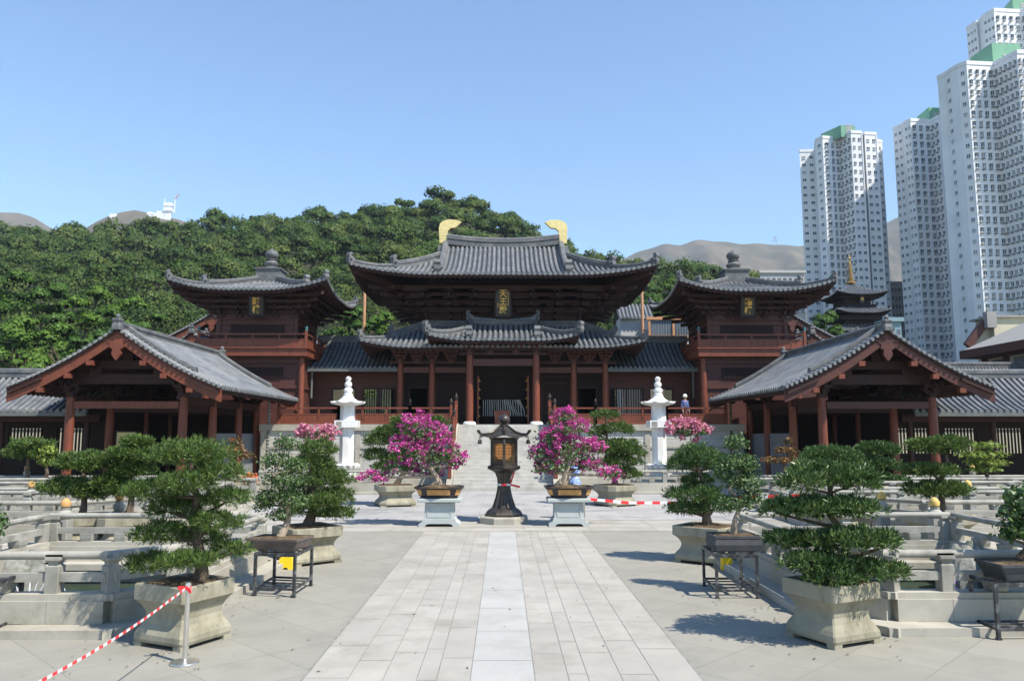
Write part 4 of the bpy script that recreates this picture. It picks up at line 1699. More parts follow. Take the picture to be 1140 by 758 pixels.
mb.lathe([(r, z * 0.58) for r, z in prof], 10, (0, 0, ztop - 0.1))
mb.build('spire', mat('old_gold', (0.42, 0.27, 0.09), 0.2, 5, 0.5), pg, smooth=True)
plaque(pg, (0.2, -2.2, zs[0] - 2.6), 0.5, 0.9, '\u5854', 0.1, 0.05)

# ------------------------------------------------------------------ modern hall at the right edge
rb = thing('cream_hall', 'cream-walled hall with plain grey roof and purple-brown frame at the right edge', 'hall', (0, 0, 0))
far = at(1071, 391, 75)
ex, ez = far.x, far.z
mb = MB()
y0, y1, rx, rz = 50.0, 75.3, 6.2, 2.75
mb.add([(ex, y0, ez), (ex, y1, ez), (ex + rx, y1 - 0.2, ez + rz), (ex + rx, y0, ez + rz),
        (ex, y0, ez - 0.3), (ex, y1, ez - 0.3), (ex + rx, y1 - 0.2, ez + rz - 0.3), (ex + rx, y0, ez + rz - 0.3)],
       [(0, 3, 2, 1), (4, 5, 6, 7), (0, 1, 5, 4), (1, 2, 6, 5), (2, 3, 7, 6), (3, 0, 4, 7)])
mb.build('roof', PLAINROOF, rb)
mb = MB()
mb.box(ex - 0.08, ex - 0.01, y0, y1 + 0.05, ez - 0.75, ez + 0.05)
mb.box(ex - 0.01, ex + rx, y1 + 0.01, y1 + 0.08, ez - 0.75, ez - 0.32)
mb.build('fascia', WOODP, rb)
mb = MB()
mb.box(ex + 1.6, ex + 12, y0 + 1, y1 - 1.2, 0, ez + 0.3)
mb.build('wall', PLASTER, rb)
for k in range(7):
    mb = MB()
    y = y1 - 1.5 - k * 3.2
    mb.box(ex + 1.2, ex + 1.58, y - 0.2, y + 0.2, 0, ez - 0.1)
    mb.build('frame_post', WOODP, rb)
    mb = MB()
    mb.box(ex + 1.5, ex + 1.64, y - 2.4, y - 0.9, ez - 2.4, ez - 1.1)
    mb.build('window', GLASS, rb)
    mb = MB()
    mb.box(ex + 1.5, ex + 1.64, y - 2.4, y - 0.9, ez - 5.6, ez - 3.6)
    mb.build('window', GLASS, rb)
mb = MB()
for z in (ez - 0.9, ez - 3.2):
    mb.box(ex + 1.25, ex + 1.57, y0 + 1, y1 - 1.3, z, z + 0.42)
mb.build('frame_rail', WOODP, rb)
tp = at(1099, 355, 78)
mb = MB()
mb.box(tp.x, tp.x + 12, 77, 80, 0, tp.z)
mb.build('gable_wall', PLASTER, rb)
lo = at(1073, 386, 78)
hi = at(1092, 360, 78)
mb = MB()
mb.beam((lo.x, 77.4, lo.z), (hi.x, 77.4, hi.z), 0.5, 0.75)
mb.build('bargeboard', WOODP, rb)
mb = MB()
mb.extrude([(lo.x + 0.4, lo.z - 0.2), (hi.x, hi.z - 0.2), (tp.x, tp.z - 0.4), (tp.x, lo.z - 0.2)], 'y', 77.7, 77.9)
mb.build('gable_board', PLASTER, rb)
mb = MB()
mb.box(hi.x - 0.2, hi.x + 0.75, 76.6, 77.3, hi.z - 0.6, tp.z + 0.55)
mb.box(hi.x + 0.2, tp.x + 12, 76.7, 80.3, tp.z, tp.z + 0.2)
mb.build('ridge_end', PLAINROOF, rb)
# grey roofs stepping between right pavilion and cream hall
ridge_hall('rear_range', 'low rear range of pale grey tiles stepping down behind the right pavilion', 39.0, 66, 5.5, 3.0, 6.4, 2.0, 'hall', None, 0, WOODP)
# ------------------------------------------------------------------ ground, paths, ponds
PX0, PX1 = 4.95, 9.3
HOLES = []
for s in (-1, 1):
    for x0, x1, y0, y1 in ((5.6, 9.2, 11.4, 16.5), (5.05, 5.6, 12.1, 16.5), (11.7, 17.2, 11.3, 16.5), (9.5, 20.0, 20.0, 27.6), (9.5, 22.0, 30.2, 31.6)):
        a, b = sorted((s * x0, s * x1))
        HOLES.append((a, b, y0, y1))
BIG = 2300
xs = sorted({-BIG, BIG, *[h[0] for h in HOLES], *[h[1] for h in HOLES]})
ys = sorted({-60, 2400, *[h[2] for h in HOLES], *[h[3] for h in HOLES]})
mb = MB()
idx = {}
vs = []
for i, x in enumerate(xs):
    for j, y in enumerate(ys):
        idx[i, j] = len(vs)
        vs.append((x, y, 0))
fs = []
for i in range(len(xs) - 1):
    for j in range(len(ys) - 1):
        cx, cy = (xs[i] + xs[i + 1]) / 2, (ys[j] + ys[j + 1]) / 2
        if any(h[0] < cx < h[1] and h[2] < cy < h[3] for h in HOLES):
            continue
        fs.append((idx[i, j], idx[i + 1, j], idx[i + 1, j + 1], idx[i, j + 1]))
mb.add(vs, fs)
struct(mb.build('ground', PAVE))
for h in HOLES:
    mb = MB()
    mb.add([(h[0] - 0.1, h[2] - 0.1, -0.28), (h[1] + 0.1, h[2] - 0.1, -0.28), (h[1] + 0.1, h[3] + 0.1, -0.28), (h[0] - 0.1, h[3] + 0.1, -0.28)], [(0, 1, 2, 3)])
    struct(mb.build('pond_water', WATER))
    mb = MB()
    x0, x1, y0, y1 = h
    mb.box(x0 - 0.3, x0, y0, y1, -0.9, -0.01)
    mb.box(x1, x1 + 0.3, y0, y1, -0.9, -0.01)
    mb.box(x0, x1, y0 - 0.3, y0, -0.9, -0.01)
    mb.box(x0, x1, y1, y1 + 0.3, -0.9, -0.01)
    struct(mb.build('pond_bank', GRANL))

# axial path of long slabs: five lanes each side of a bluish centre strip
mb = MB()
mb.add([(-2.24, -3, 0.004), (2.24, -3, 0.004), (2.24, 22.35, 0.004), (-2.24, 22.35, 0.004)], [(0, 1, 2, 3)])
struct(mb.build('path_bed', JOINT))
lanes = [0.37, 0.375, 0.22, 0.375, 0.39, 0.485]
mb = MB()
rr = random.Random(5)
edges = [0.36]
for w in (0.375, 0.22, 0.375, 0.39, 0.49):
    edges.append(edges[-1] + w)
G = 0.005
for s in (-1, 1):
    for k in range(5):
        a, b = edges[k], edges[k + 1]
        y = -3 + rr.random()
        while y < 22.3:
            L = rr.uniform(1.15, 1.7)
            y2 = min(y + L, 22.33)
            x0, x1 = sorted((s * (a + G), s * (b - G)))
            mb.mi(0).add([(x0, y + G, 0.008), (x1, y + G, 0.008), (x1, y2 - G, 0.008), (x0, y2 - G, 0.008)], [(0, 1, 2, 3)])
            y = y2
y = -3
while y < 22.3:
    y2 = min(y + 1.42, 22.33)
    mb.mi(1).add([(-0.355, y + G, 0.008), (0.355, y + G, 0.008), (0.355, y2 - G, 0.008), (-0.355, y2 - G, 0.008)], [(0, 1, 2, 3)])
    y = y2
struct(mb.build('axial_path', [SLAB, SLABC]))
# pale cross band where the lantern stands
mb = MB()
x = -26.0
while x < 26:
    for y in (22.4, 23.35, 24.3):
        L = 1.9
        mb.add([(x + G, y + G, 0.006), (x + L - G, y + G, 0.006), (x + L - G, y + 0.93, 0.006), (x + G, y + 0.93, 0.006)], [(0, 1, 2, 3)])
    x += L
for h in [(-30, 30)]:
    pass
band = [f for f in mb.f]
# keep clear of the ponds
keepv, keepf = [], []
for f in mb.f:
    q = [mb.v[i] for i in f]
    if max(abs(p[0]) for p in q) < 8.9:
        o = len(keepv)
        keepv += q
        keepf.append(tuple(range(o, o + 4)))
mb = MB()
mb.add(keepv, keepf)
struct(mb.build('cross_band_path', SLAB))
COURT = brickmat('court_paving', (0.36, 0.35, 0.335), (0.315, 0.31, 0.30), (0.17, 0.17, 0.165), 1.6, 0.9, 0.008, offset=0.5, stain=(0.15, 0.15, 0.15))
mb = MB()
mb.add([(-9.0, 25.3, 0.006), (9.0, 25.3, 0.006), (9.0, 38.1, 0.006), (-9.0, 38.1, 0.006)], [(0, 1, 2, 3)])
struct(mb.build('court_pavement', COURT))

# ------------------------------------------------------------------ granite balustrades round the ponds
SIDE = {-1: 'left', 1: 'right'}


def balustrade(label, pts, postsp=2.15, kerb=True, plinth=True, group='granite pond balustrades', inward=0, near=True, h=1.02, first=None):
    """low granite balustrade along a polyline"""
    c = Vector((sum(p[0] for p in pts) / len(pts), sum(p[1] for p in pts) / len(pts), 0))
    t = thing('stone_balustrade', label, 'balustrade', c, group=group)
    P = [Vector((p[0], p[1], 0)) - c for p in pts]
    up = Vector((0, 0, 1))
    mk, mp, mm, mh = MB(), MB(), MB(), MB()
    for si, (a, b) in enumerate(zip(P[:-1], P[1:])):
        j = 0.004 * si
        d = (b - a).normalized()
        nrm = Vector((d.y, -d.x, 0))
        e = d * 0.12
        if kerb:
            mk.beam(a - d * (0.3 + j) + up * (0.06 - j), b + d * (0.3 + j) + up * (0.06 - j), 1.05 - 2 * j, 0.12)
        if plinth:
            n = max(1, round((b - a).length / 1.5))
            for i in range(n):
                p, q = a + (b - a) * i / n, a + (b - a) * (i + 1) / n
                mp.beam(p + d * 0.003 + up * 0.27, q - d * 0.003 + up * 0.27, 0.34, 0.30)
            mp.beam(a - e * (1 - si * .05) + up * (0.465 - j), b + e * (1 - si * .05) + up * (0.465 - j), 0.28 - 2 * j, 0.09)
        mm.beam(a - e * (1 - si * .05) + up * (0.725 - j), b + e * (1 - si * .05) + up * (0.725 - j), 0.13 - 2 * j, 0.12)
        mh.tube([a - e + up * (h - j), b + e + up * (h - j)], 0.058, 10)
    if kerb:
        mk.build('kerb', GRANL, t)
    if plinth:
        mp.build('plinth', GRANL, t)
    mm.build('mid_rail', GRAN, t)
    mh.build('handrail', GRAN, t, smooth=True)
    z0 = 0.51 if plinth else 0.0
    for a, b in zip(P[:-1], P[1:]):
        L = (b - a).length
        n = max(1, round(L / postsp))
        ang = math.atan2((b - a).y, (b - a).x)
        for i in range(n + 1):
            if i == 0 and a is not P[0]:
                continue
            p = a + (b - a) * i / n
            q = MB()
            q.sqloft([(0.095, z0 - 0.03), (0.095, h - 0.15), (0.07, h - 0.13), (0.07, h - 0.10), (0.11, h - 0.06), (0.11, h - 0.02)], 0.08, (p.x, p.y, 0), ang)
            q.build('post', GRAN, t)
        if plinth and L > 1.0:
            m = n * 3
            q = MB()
            for i in range(m):
                if i % 3 == 0:
                    continue
                p = a + (b - a) * i / m
                qq = MB()
                qq.sqloft([(0.11, z0 + 0.002), (0.125, 0.58), (0.13, 0.66)], 0.1, (p.x, p.y, 0), ang)
                qq.build('block', GRAN, t)
    return t


def ballpost(x, y, label, m=BALLO, h=1.12):
    t = thing('ball_post', label, 'post', (x, y, 0), group='granite posts with coloured ball caps')
    b = MB()
    b.sqloft([(0.13, 0.0), (0.13, h - 0.25)], 0.15)
    b.lathe([(0.10, h - 0.25), (0.14, h - 0.19), (0.14, h - 0.1), (0.09, h - 0.05), (0.10, h)], 12)
    b.build('shaft', GRAN, t)
    b = MB()
    b.lathe([(0.06, h), (0.10, h + 0.03), (0.11, h + 0.11), (0.07, h + 0.17), (0.02, h + 0.21)], 12)
    b.build('ball', m, t, smooth=True)
    return t


for s in (-1, 1):
    w = SIDE[s]
    balustrade('%s near pond balustrade beside the path, front run with cut corner' % w, [(s * 4.95, 12.0), (s * 5.5, 11.35), (s * 6.28, 11.35), (s * 10.58, 11.35)], 2.15)
    balustrade('%s near pond balustrade running back along the axial path' % w, [(s * 4.95, 12.3), (s * 4.95, 16.4)], 1.75)
    balustrade('%s near pond rear balustrade along the cross walk' % w, [(s * 5.1, 16.7), (s * 9.3, 16.7)], 2.1)
    balustrade('%s near pond outer balustrade receding from the front' % w, [(s * 9.45, 11.7), (s * 9.45, 16.5)], 2.3)
    balustrade('%s outer near pond balustrade receding beside its twin pond' % w, [(s * 11.45, 11.7), (s * 11.45, 16.5)], 2.3)
    balustrade('%s outer near pond rear balustrade along the cross walk' % w, [(s * 11.6, 16.7), (s * 17.2, 16.7)], 2.0)
    balustrade('%s far pond front balustrade behind the cross walk' % w, [(s * 9.4, 21.2), (s * 10.6, 19.8), (s * 20, 19.8)], 2.15)
    balustrade('%s far pond inner balustrade receding towards the terrace' % w, [(s * 9.4, 21.5), (s * 9.4, 27.6)], 2.1)
    balustrade('%s balustrade on the front edge of the walk crossing the far pond' % w, [(s * 9.6, 23.2), (s * 20, 23.2)], 2.0, kerb=False)
    balustrade('%s balustrade on the back edge of the walk crossing the far pond' % w, [(s * 10.2, 24.7), (s * 20, 24.7)], 2.0, kerb=False)
    balustrade('%s far pond rear balustrade behind the far water' % w, [(s * 9.5, 27.8), (s * 20, 27.8)], 2.3)
    balustrade('%s far walk balustrade in front of the pavilion' % w, [(s * 9.4, 30.0), (s * 22, 30.0)], 2.4)
    balustrade('%s low railing closest to the pavilion columns' % w, [(s * 10.4, 31.8), (s * 22, 31.8)], 2.4)
    balustrade('%s low granite balustrade at the foot of the terrace below the white lantern' % w, [(s * 5.6, 36.2), (s * 11.0, 36.2)], 1.8)
    for x, y, l in ((9.5, 17.4, 'nearest'), (9.25, 19.3, 'second nearest'), (14.1, 23.9, 'outer middle'), (21.5, 36.0, 'farthest outer')):
        ballpost(s * x, y, '%s ball-capped granite post of the %s garden' % (l, w), BALLO if s < 0 else BALLY)
ballpost(11.0, 24.4, 'ball-capped granite post beside the layered pine of the right garden', BALLY)
# stone walkway slabs linking the walks (seen between the rails)
for s in (-1, 1):
    mb = MB()
    a, b = sorted((s * 5.0, s * 24))
    mb.box(a, b, 17.15, 19.3, 0.004, 0.13)
    struct(mb.build('cross_walk_path', GRANL))
    mb = MB()
    a, b = sorted((s * 9.4, s * 24))
    mb.box(a, b, 28.3, 29.5, 0.004, 0.13)
    struct(mb.build('far_walk_path', GRANL))
    mb = MB()
    mb.box(*sorted((s * 9.45, s * 20)), 23.0, 24.9, -0.5, 0.12)
    struct(mb.build('bridge_path', GRANL))

# rocks, lotus leaves and jets in the ponds
for px, py, s, lab in ((28, 603, 1.0, 'flat layered rock standing in the left near pond'), (1072, 603, 1.1, 'rounded dark rock standing in the right near pond')):
    p = at(px, py, 15.4)
    t = MB()
    r2 = random.Random(int(px))
    for k in range(5):
        prof = []
        R0 = 0.42 * s * r2.uniform(0.6, 1)
        c = (r2.uniform(-0.3, 0.3), r2.uniform(-0.2, 0.2), -0.4)
        for j in range(6):
            prof.append((R0 * (1.1, 1.05, 0.9, 0.95, 0.6, 0.15)[j], 0.95 * s * j / 5 * r2.uniform(0.85, 1.0)))
        t.lathe(prof, 9, c, r2.random())
    o = t.build('pond_rock', ROCK, loc=(p.x, 15.4, 0))
    tag(o, lab, 'rock')
for px, py, lab in ((40, 662, 'clump of green pond plants behind the left front balustrade'), (1052, 664, 'purple-flowered pond plant behind the right front balustrade')):
    p = at(px, py, 12.0)
    t = thing('pond_plant', lab, 'plant', (p.x, 12.0, -0.28))
    needles('leaf_blades', [(0, 0, 0.1, 0.45, 0.35, 0.12)], 90, 0.42, 3, 0.03, GRNL, t, inner=0.1)
    if 'purple' in lab:
        leaves('flower', [(0.1, -0.1, 0.75, 0.07, 0.07, 0.08)], 40, 0.06, mat('purple_petal', (0.25, 0.10, 0.45), 0.1, 5), t)

p = at(35, 612, 14.2)
t = thing('fountain', 'low fountain throwing thin water jets in the left near pond', 'fountain', (p.x, 14.2, -0.28))
for k in range(5):
    mb = MB()
    a = -0.5 + 0.25 * k
    mb.tube([(a * 0.15, 0, 0), (a * 0.5, 0.02, 0.38), (a * 0.85, 0.03, 0.47), (a * 1.15, 0.04, 0.36), (a * 1.4, 0.05, 0.0)], [0.008, 0.007, 0.006, 0.007, 0.009], 5)
    mb.build('water_jet', JET, t, smooth=True)
mb = MB()
mb.lathe([(0.10, -0.1), (0.10, 0.03), (0.03, 0.06)], 10)
mb.build('nozzle', BRONZE, t)

# ------------------------------------------------------------------ planters and bonsai


def stone_pot(parent, w=1.2, h=0.82, rz=0.0, ch=0.07, soilm=SOIL):
    k = w / 2
    mb = MB()
    prof = [(k * 0.94, 0.07 * h), (k * 0.97, 0.12 * h), (k * 0.96, 0.20 * h), (k * 0.90, 0.27 * h), (k * 0.80, 0.36 * h), (k * 0.75, 0.46 * h), (k * 0.765, 0.55 * h), (k * 0.84, 0.64 * h), (k * 0.93, 0.71 * h), (k * 0.97, 0.73 * h),
            (k * 1.0, 0.745 * h), (k * 1.0, 0.975 * h), (k * 0.985, h), (k * 0.90, h), (k * 0.88, 0.985 * h), (k * 0.87, 0.9 * h)]
    mb.sqloft(prof, ch, (0, 0, 0), rz)
    o = mb.build('pot', POTST, parent)
    ca, sa = math.cos(rz), math.sin(rz)
    for sx in (-1, 1):
        for sy in (-1, 1):
            f = MB()
            x, y = sx * k * 0.80, sy * k * 0.80
            f.cbox((x * ca - y * sa, x * sa + y * ca, 0.035 * h), (k * 0.30, k * 0.30, 0.07 * h), rz)
            f.build('pot_foot', POTST, o)
    s = MB()
    n = 10
    vs, fs = [], []
    r3 = random.Random(3)
    for i in range(n + 1):
        for j in range(n + 1):
            x, y = (i / n - 0.5) * 2 * k * 0.88, (j / n - 0.5) * 2 * k * 0.88
            z = h * 0.955 + 0.05 * (1 - (abs(x / k) ** 2 + abs(y / k) ** 2) / 2) + r3.uniform(-0.012, 0.012)
            vs.append((x * ca - y * sa, x * sa + y * ca, z))
    for i in range(n):
        for j in range(n):
            a = i * (n + 1) + j
            fs.append((a, a + n + 1, a + n + 2, a + 1))
    s.add(vs, fs)
    s.build('soil', soilm, parent)
    return o


def pads_from(px0, Y0, pads, zoff=0.0):
    """picture measurements of foliage tiers -> pads local to the planter at depth Y0; each (px, py, rx, ry[, dy])"""
    o = at(px0, 500, Y0)
    out = []
    for p in pads:
        dy = p[4] if len(p) > 4 else 0.0
        c = at(p[0], p[1], Y0 + dy)
        sc = ((c - CAM).dot(CF)) / FPX
        rx, rz = p[2] * sc * 0.94, p[3] * sc * 0.84
        ry = p[5] * sc if len(p) > 5 else max(rx * 0.85, rz * 0.9)
        out.append((c.x - o.x, dy, c.z - zoff, rx, ry, rz))
    return o.x, out


def bonsai(name, label, px0, Y0, pads, kind, n, base_z, pot=None, z0=0.0, r0=0.07, cat='bonsai', group=None, trunk_dx=0.0, bark=BARK, size=0.08, wob=0.05, leafm=None, extra=None, blade=None):
    X, P = pads_from(px0, Y0, pads, z0)
    t = thing(name, label, cat, (X, Y0, z0), group=group)
    if pot:
        pot(t)
    mb = MB()
    branches(mb, (trunk_dx, 0, base_z), P, r0, wob=wob)
    mb.build('trunk', bark, t, smooth=True)
    rng = np.random.default_rng(abs(int(px0 * 13 + Y0)))
    if kind == 'pine':
        needles('foliage', P, n, size, 11, blade or 0.012, leafm or PINE, t, rng)
    elif kind == 'podo':
        needles('foliage', P, n, size, 8, blade or 0.022, leafm or PODO, t, rng, spread=0.6)
    else:
        leaves('foliage', P, n, size, leafm or SMALL, t, rng)
    if extra:
        extra(t, P, rng)
    return t


FG = 'potted trees along the axial path'
bonsai('potted_pine', 'large bushy pine in square stone planter behind the steel stanchion', 214, 10.75,
       [(212, 508, 44, 18), (245, 530, 27, 13, -0.1), (173, 549, 34, 15), (209, 540, 32, 16, -0.3), (252, 556, 27, 11), (195, 568, 30, 14, 0.2), (239, 583, 29, 13, -0.1), (183, 596, 32, 14), (255, 614, 22, 11), (209, 625, 31, 10, -0.35), (166, 629, 28, 12), (225, 600, 25, 10, 0.4)],
       'pine', 2700, 0.75, lambda t: stone_pot(t, 0.89, 0.78, math.radians(64), 0.05), r0=0.085, group=FG, trunk_dx=0.2, size=0.085)
bonsai('potted_podocarpus', 'tree with four flat cloud tiers in square stone planter, right of the path', 917, 10.75,
       [(922, 530, 48, 15), (893, 538, 27, 11, -0.3), (952, 538, 26, 10, -0.2), (908, 566, 50, 12), (952, 568, 30, 10, -0.25), (868, 570, 20, 8), (912, 604, 48, 11), (955, 600, 42, 11, -0.3), (985, 607, 18, 8), (872, 601, 20, 8, -0.1), (948, 634, 50, 12), (903, 627, 32, 11, -0.3), (990, 637, 20, 8), (925, 642, 30, 9, -0.4)],
       'podo', 2600, 0.75, lambda t: stone_pot(t, 0.88, 0.77, math.radians(25), 0.05), r0=0.075, group=FG, trunk_dx=0.1, size=0.10)
bonsai('potted_pine', 'dense dark pine in stone planter beyond the brown-tray tree, left of the path', 345, 17.2,
       [(353, 502, 22, 12), (348, 518, 25, 11), (363, 535, 27, 14), (372, 554, 23, 12), (345, 567, 28, 12), (377, 572, 19, 8), (335, 548, 20, 12, 0.3), (360, 560, 20, 10, -0.4)],
       'pine', 1900, 0.72, lambda t: stone_pot(t, 1.15, 0.76, math.radians(40), 0.12), r0=0.11, group=FG, size=0.10, blade=0.016)
bonsai('potted_pine', 'bright green pine in stone planter beyond the dark-box tree, right of the path', 785, 17.2,
       [(777, 512, 27, 17), (758, 519, 17, 10), (800, 518, 18, 12), (773, 552, 30, 12), (762, 567, 22, 8), (793, 565, 22, 10), (775, 535, 18, 8, 0.2)],
       'pine', 1700, 0.72, lambda t: stone_pot(t, 1.15, 0.76, math.radians(50), 0.12), r0=0.10, group=FG, size=0.10, blade=0.016, leafm=leafmat('fresh_pine', (0.03, 0.065, 0.018), (0.06, 0.12, 0.03), (0.12, 0.20, 0.05), trans=0.2))


def rect_tray(w, d, h, m, rz, z=0.0, rim=0.03, sl=0.85, feet=True, soil=True):
    def f(t):
        mb = MB()
        ca, sa = math.cos(rz), math.sin(rz)
        prof = [(w / 2 * sl, z + 0.02), (w / 2 * (sl + 0.06), z + h * 0.45), (w / 2 * 0.97, z + h * 0.82), (w / 2, z + h * 0.84), (w / 2, z + h), (w / 2 - rim, z + h), (w / 2 - rim, z + h * 0.8)]
        mb.sqloft(prof, 0.04, (0, 0, 0), rz, d / w)
        if feet:
            for sx in (-1, 1):
                for sy in (-1, 1):
                    x, y = sx * w * 0.34, sy * d * 0.32
                    mb.cbox((x * ca - y * sa, x * sa + y * ca, z + 0.01), (w * 0.14, d * 0.12, 0.024), rz)
        mb.build('tray', m, t)
        if soil:
            sb = MB()
            vs, fs = [], []
            n = 8
            r3 = random.Random(9)
            for i in range(n + 1):
                for j in range(n + 1):
                    x, y = (i / n - 0.5) * (w - 2 * rim), (j / n - 0.5) * (d - 2 * rim)
                    vs.append((x * ca - y * sa, x * sa + y * ca, z + h * 0.93 + r3.uniform(-0.008, 0.012) + 0.03 * (1 - (2 * i / n - 1) ** 2) * (1 - (2 * j / n - 1) ** 2)))
            for i in range(n):
                for j in range(n):
                    a = i * (n + 1) + j
                    fs.append((a, a + n + 1, a + n + 2, a + 1))
            sb.add(vs, fs)
            sb.build('soil', SOIL, t)
    return f


def metal_stand(label, corners, h, shelf=0.13, bars=3):
    """black square-section steel stand; corners are the four leg feet in order"""
    c = sum((Vector(p) for p in corners), Vector()) / 4
    t = thing('metal_stand', label, 'stand', (c.x, c.y, 0), group='black metal plant stands')
    P = [Vector((p[0] - c.x, p[1] - c.y, 0)) for p in corners]
    up = Vector((0, 0, 1))
    ang = math.atan2((P[1] - P[0]).y, (P[1] - P[0]).x)
    for p in P:
        mb = MB()
        mb.cbox((p.x, p.y, h / 2), (0.045, 0.045, h), ang)
        mb.cbox((p.x, p.y, 0.015), (0.06, 0.06, 0.03), ang)
        mb.build('leg', BLACKM, t)
    mb = MB()
    for a, b in zip(P, P[1:] + P[:1]):
        mb.beam(a + up * (h - 0.015), b + up * (h - 0.015), 0.05, 0.05)
    for k in range(1, 4):
        mb.beam(P[0].lerp(P[3], k / 4) + up * (h - 0.012), P[1].lerp(P[2], k / 4) + up * (h - 0.012), 0.04, 0.02)
    mb.build('top_frame', BLACKM, t)
    mb = MB()
    for a, b in zip(P, P[1:] + P[:1]):
        mb.beam(a + up * shelf, b + up * shelf, 0.03, 0.035)
    for k in range(1, bars + 1):
        mb.beam(P[0].lerp(P[3], k / (bars + 1)) + up * shelf, P[1].lerp(P[2], k / (bars + 1)) + up * shelf, 0.028, 0.02)
    mb.build('lower_shelf', BLACKM, t)
    return t


def quad_from(a, b, c):
    A, B, C_ = atz(*a, 0), atz(*b, 0), atz(*c, 0)
    return [A, B, C_, A + C_ - B]


q = quad_from((283, 663), (327, 665), (346, 652))
metal_stand('black metal stand under the brown rectangular tray, left of the path', q, 0.70)
cq = sum(q, Vector()) / 4
rzl = math.atan2((q[1] - q[0]).y, (q[1] - q[0]).x)
pxl = 315


def px_of(p):
    d = p - CAM
    return 570 + FPX * d.dot(CR) / d.dot(CF)


pxl = px_of(cq)
bonsai('potted_shrub', 'slender small-leaved tree in shallow brown tray on black metal stand', pxl, cq.y,
       [(318, 494, 15, 11), (308, 513, 20, 13), (316, 534, 26, 14), (305, 553, 22, 13), (325, 558, 18, 13), (330, 520, 14, 12), (293, 560, 12, 14), (312, 573, 16, 8)],
       'leaf', 4600, 0.20, rect_tray(0.98, 0.66, 0.21, TRAYB, rzl), z0=0.71, r0=0.06, group=FG, size=0.055, bark=BARKP, wob=0.1)
q = quad_from((798.6, 666), (844, 666), (826, 652))
metal_stand('black metal stand with peeling paint under the dark stone box, right of the path', q, 0.70)
cq = sum(q, Vector()) / 4
rzr = math.atan2((q[1] - q[0]).y, (q[1] - q[0]).x)
bonsai('potted_shrub', 'slender small-leaved tree in dark stone box on black metal stand', px_of(cq), cq.y,
       [(819, 493, 15, 11), (821, 515, 22, 13), (827, 537, 24, 13), (819, 560, 24, 13), (804, 527, 13, 12), (838, 552, 13, 12), (832, 520, 12, 10)],
       'leaf', 4600, 0.26, rect_tray(0.80, 0.62, 0.27, TRAYD, rzr, sl=0.96), z0=0.71, r0=0.05, group=FG, size=0.055, bark=BARKP, wob=0.1)
# the two cut by the picture edges
c0 = atz(1112, 712, 0)
metal_stand('black metal stand cut off by the right picture edge', [c0, c0 + Vector((0.85, 0.02, 0)), c0 + Vector((0.9, 0.66, 0)), c0 + Vector((0.05, 0.64, 0))], 0.72)
cc = c0 + Vector((0.45, 0.33, 0))
bonsai('potted_shrub', 'leafy shrub in dark tray at the right picture edge', px_of(Vector((cc.x, cc.y, 0.8))), cc.y,
       [(1140, 556, 26, 20), (1126, 572, 16, 15), (1135, 590, 24, 16), (1160, 575, 25, 25), (1122, 596, 12, 10), (1165, 540, 20, 15)],
       'leaf', 2000, 0.26, rect_tray(0.95, 0.6, 0.23, TRAYD, 0.03, sl=0.8), z0=0.73, r0=0.05, group=FG, size=0.085, leafm=PODO)
c0 = atz(3, 711, 0) + Vector((-0.13, 0, 0))
metal_stand('black metal stand cut off by the left picture edge', [c0 + Vector((-0.85, 0.02, 0)), c0, c0 + Vector((-0.05, 0.64, 0)), c0 + Vector((-0.9, 0.66, 0))], 0.74)
cc = c0 + Vector((-0.50, 0.33, 0))
bonsai('potted_shrub', 'leafy shrub poking into view at the left picture edge', px_of(Vector((cc.x, cc.y, 0.8))), cc.y,
       [(-8, 580, 17, 14), (-12, 596, 14, 10), (-35, 570, 28, 25), (-30, 600, 25, 15)],
       'leaf', 1300, 0.26, rect_tray(0.62, 0.5, 0.23, TRAYD, 0.0, sl=0.8), z0=0.75, r0=0.05, group=FG, size=0.085, leafm=SMALL)

# yellow plastic bins glimpsed under the stands
for px, py, lab in ((319, 633, 'small yellow plastic block under the left metal stand'), (809, 634, 'small yellow plastic block behind the right metal stand')):
    p = atz(px, py, 0)
    mb = MB()
    w = 0.27 if px < 500 else 0.2
    out = [(-w / 2, 0), (-w * 0.2, 0), (-w * 0.12, 0.04), (w * 0.12, 0.04), (w * 0.2, 0), (w / 2, 0), (w / 2 * 0.92, 0.22), (w * 0.3, 0.25), (-w * 0.3, 0.25), (-w / 2 * 0.92, 0.22)]
    mb.extrude(out, 'y', -0.09, 0.09)
    o = mb.build('yellow_block', YEL, loc=(p.x, p.y, 0))
    tag(o, lab, 'block')

# ------------------------------------------------------------------ bougainvilleas on pedestals


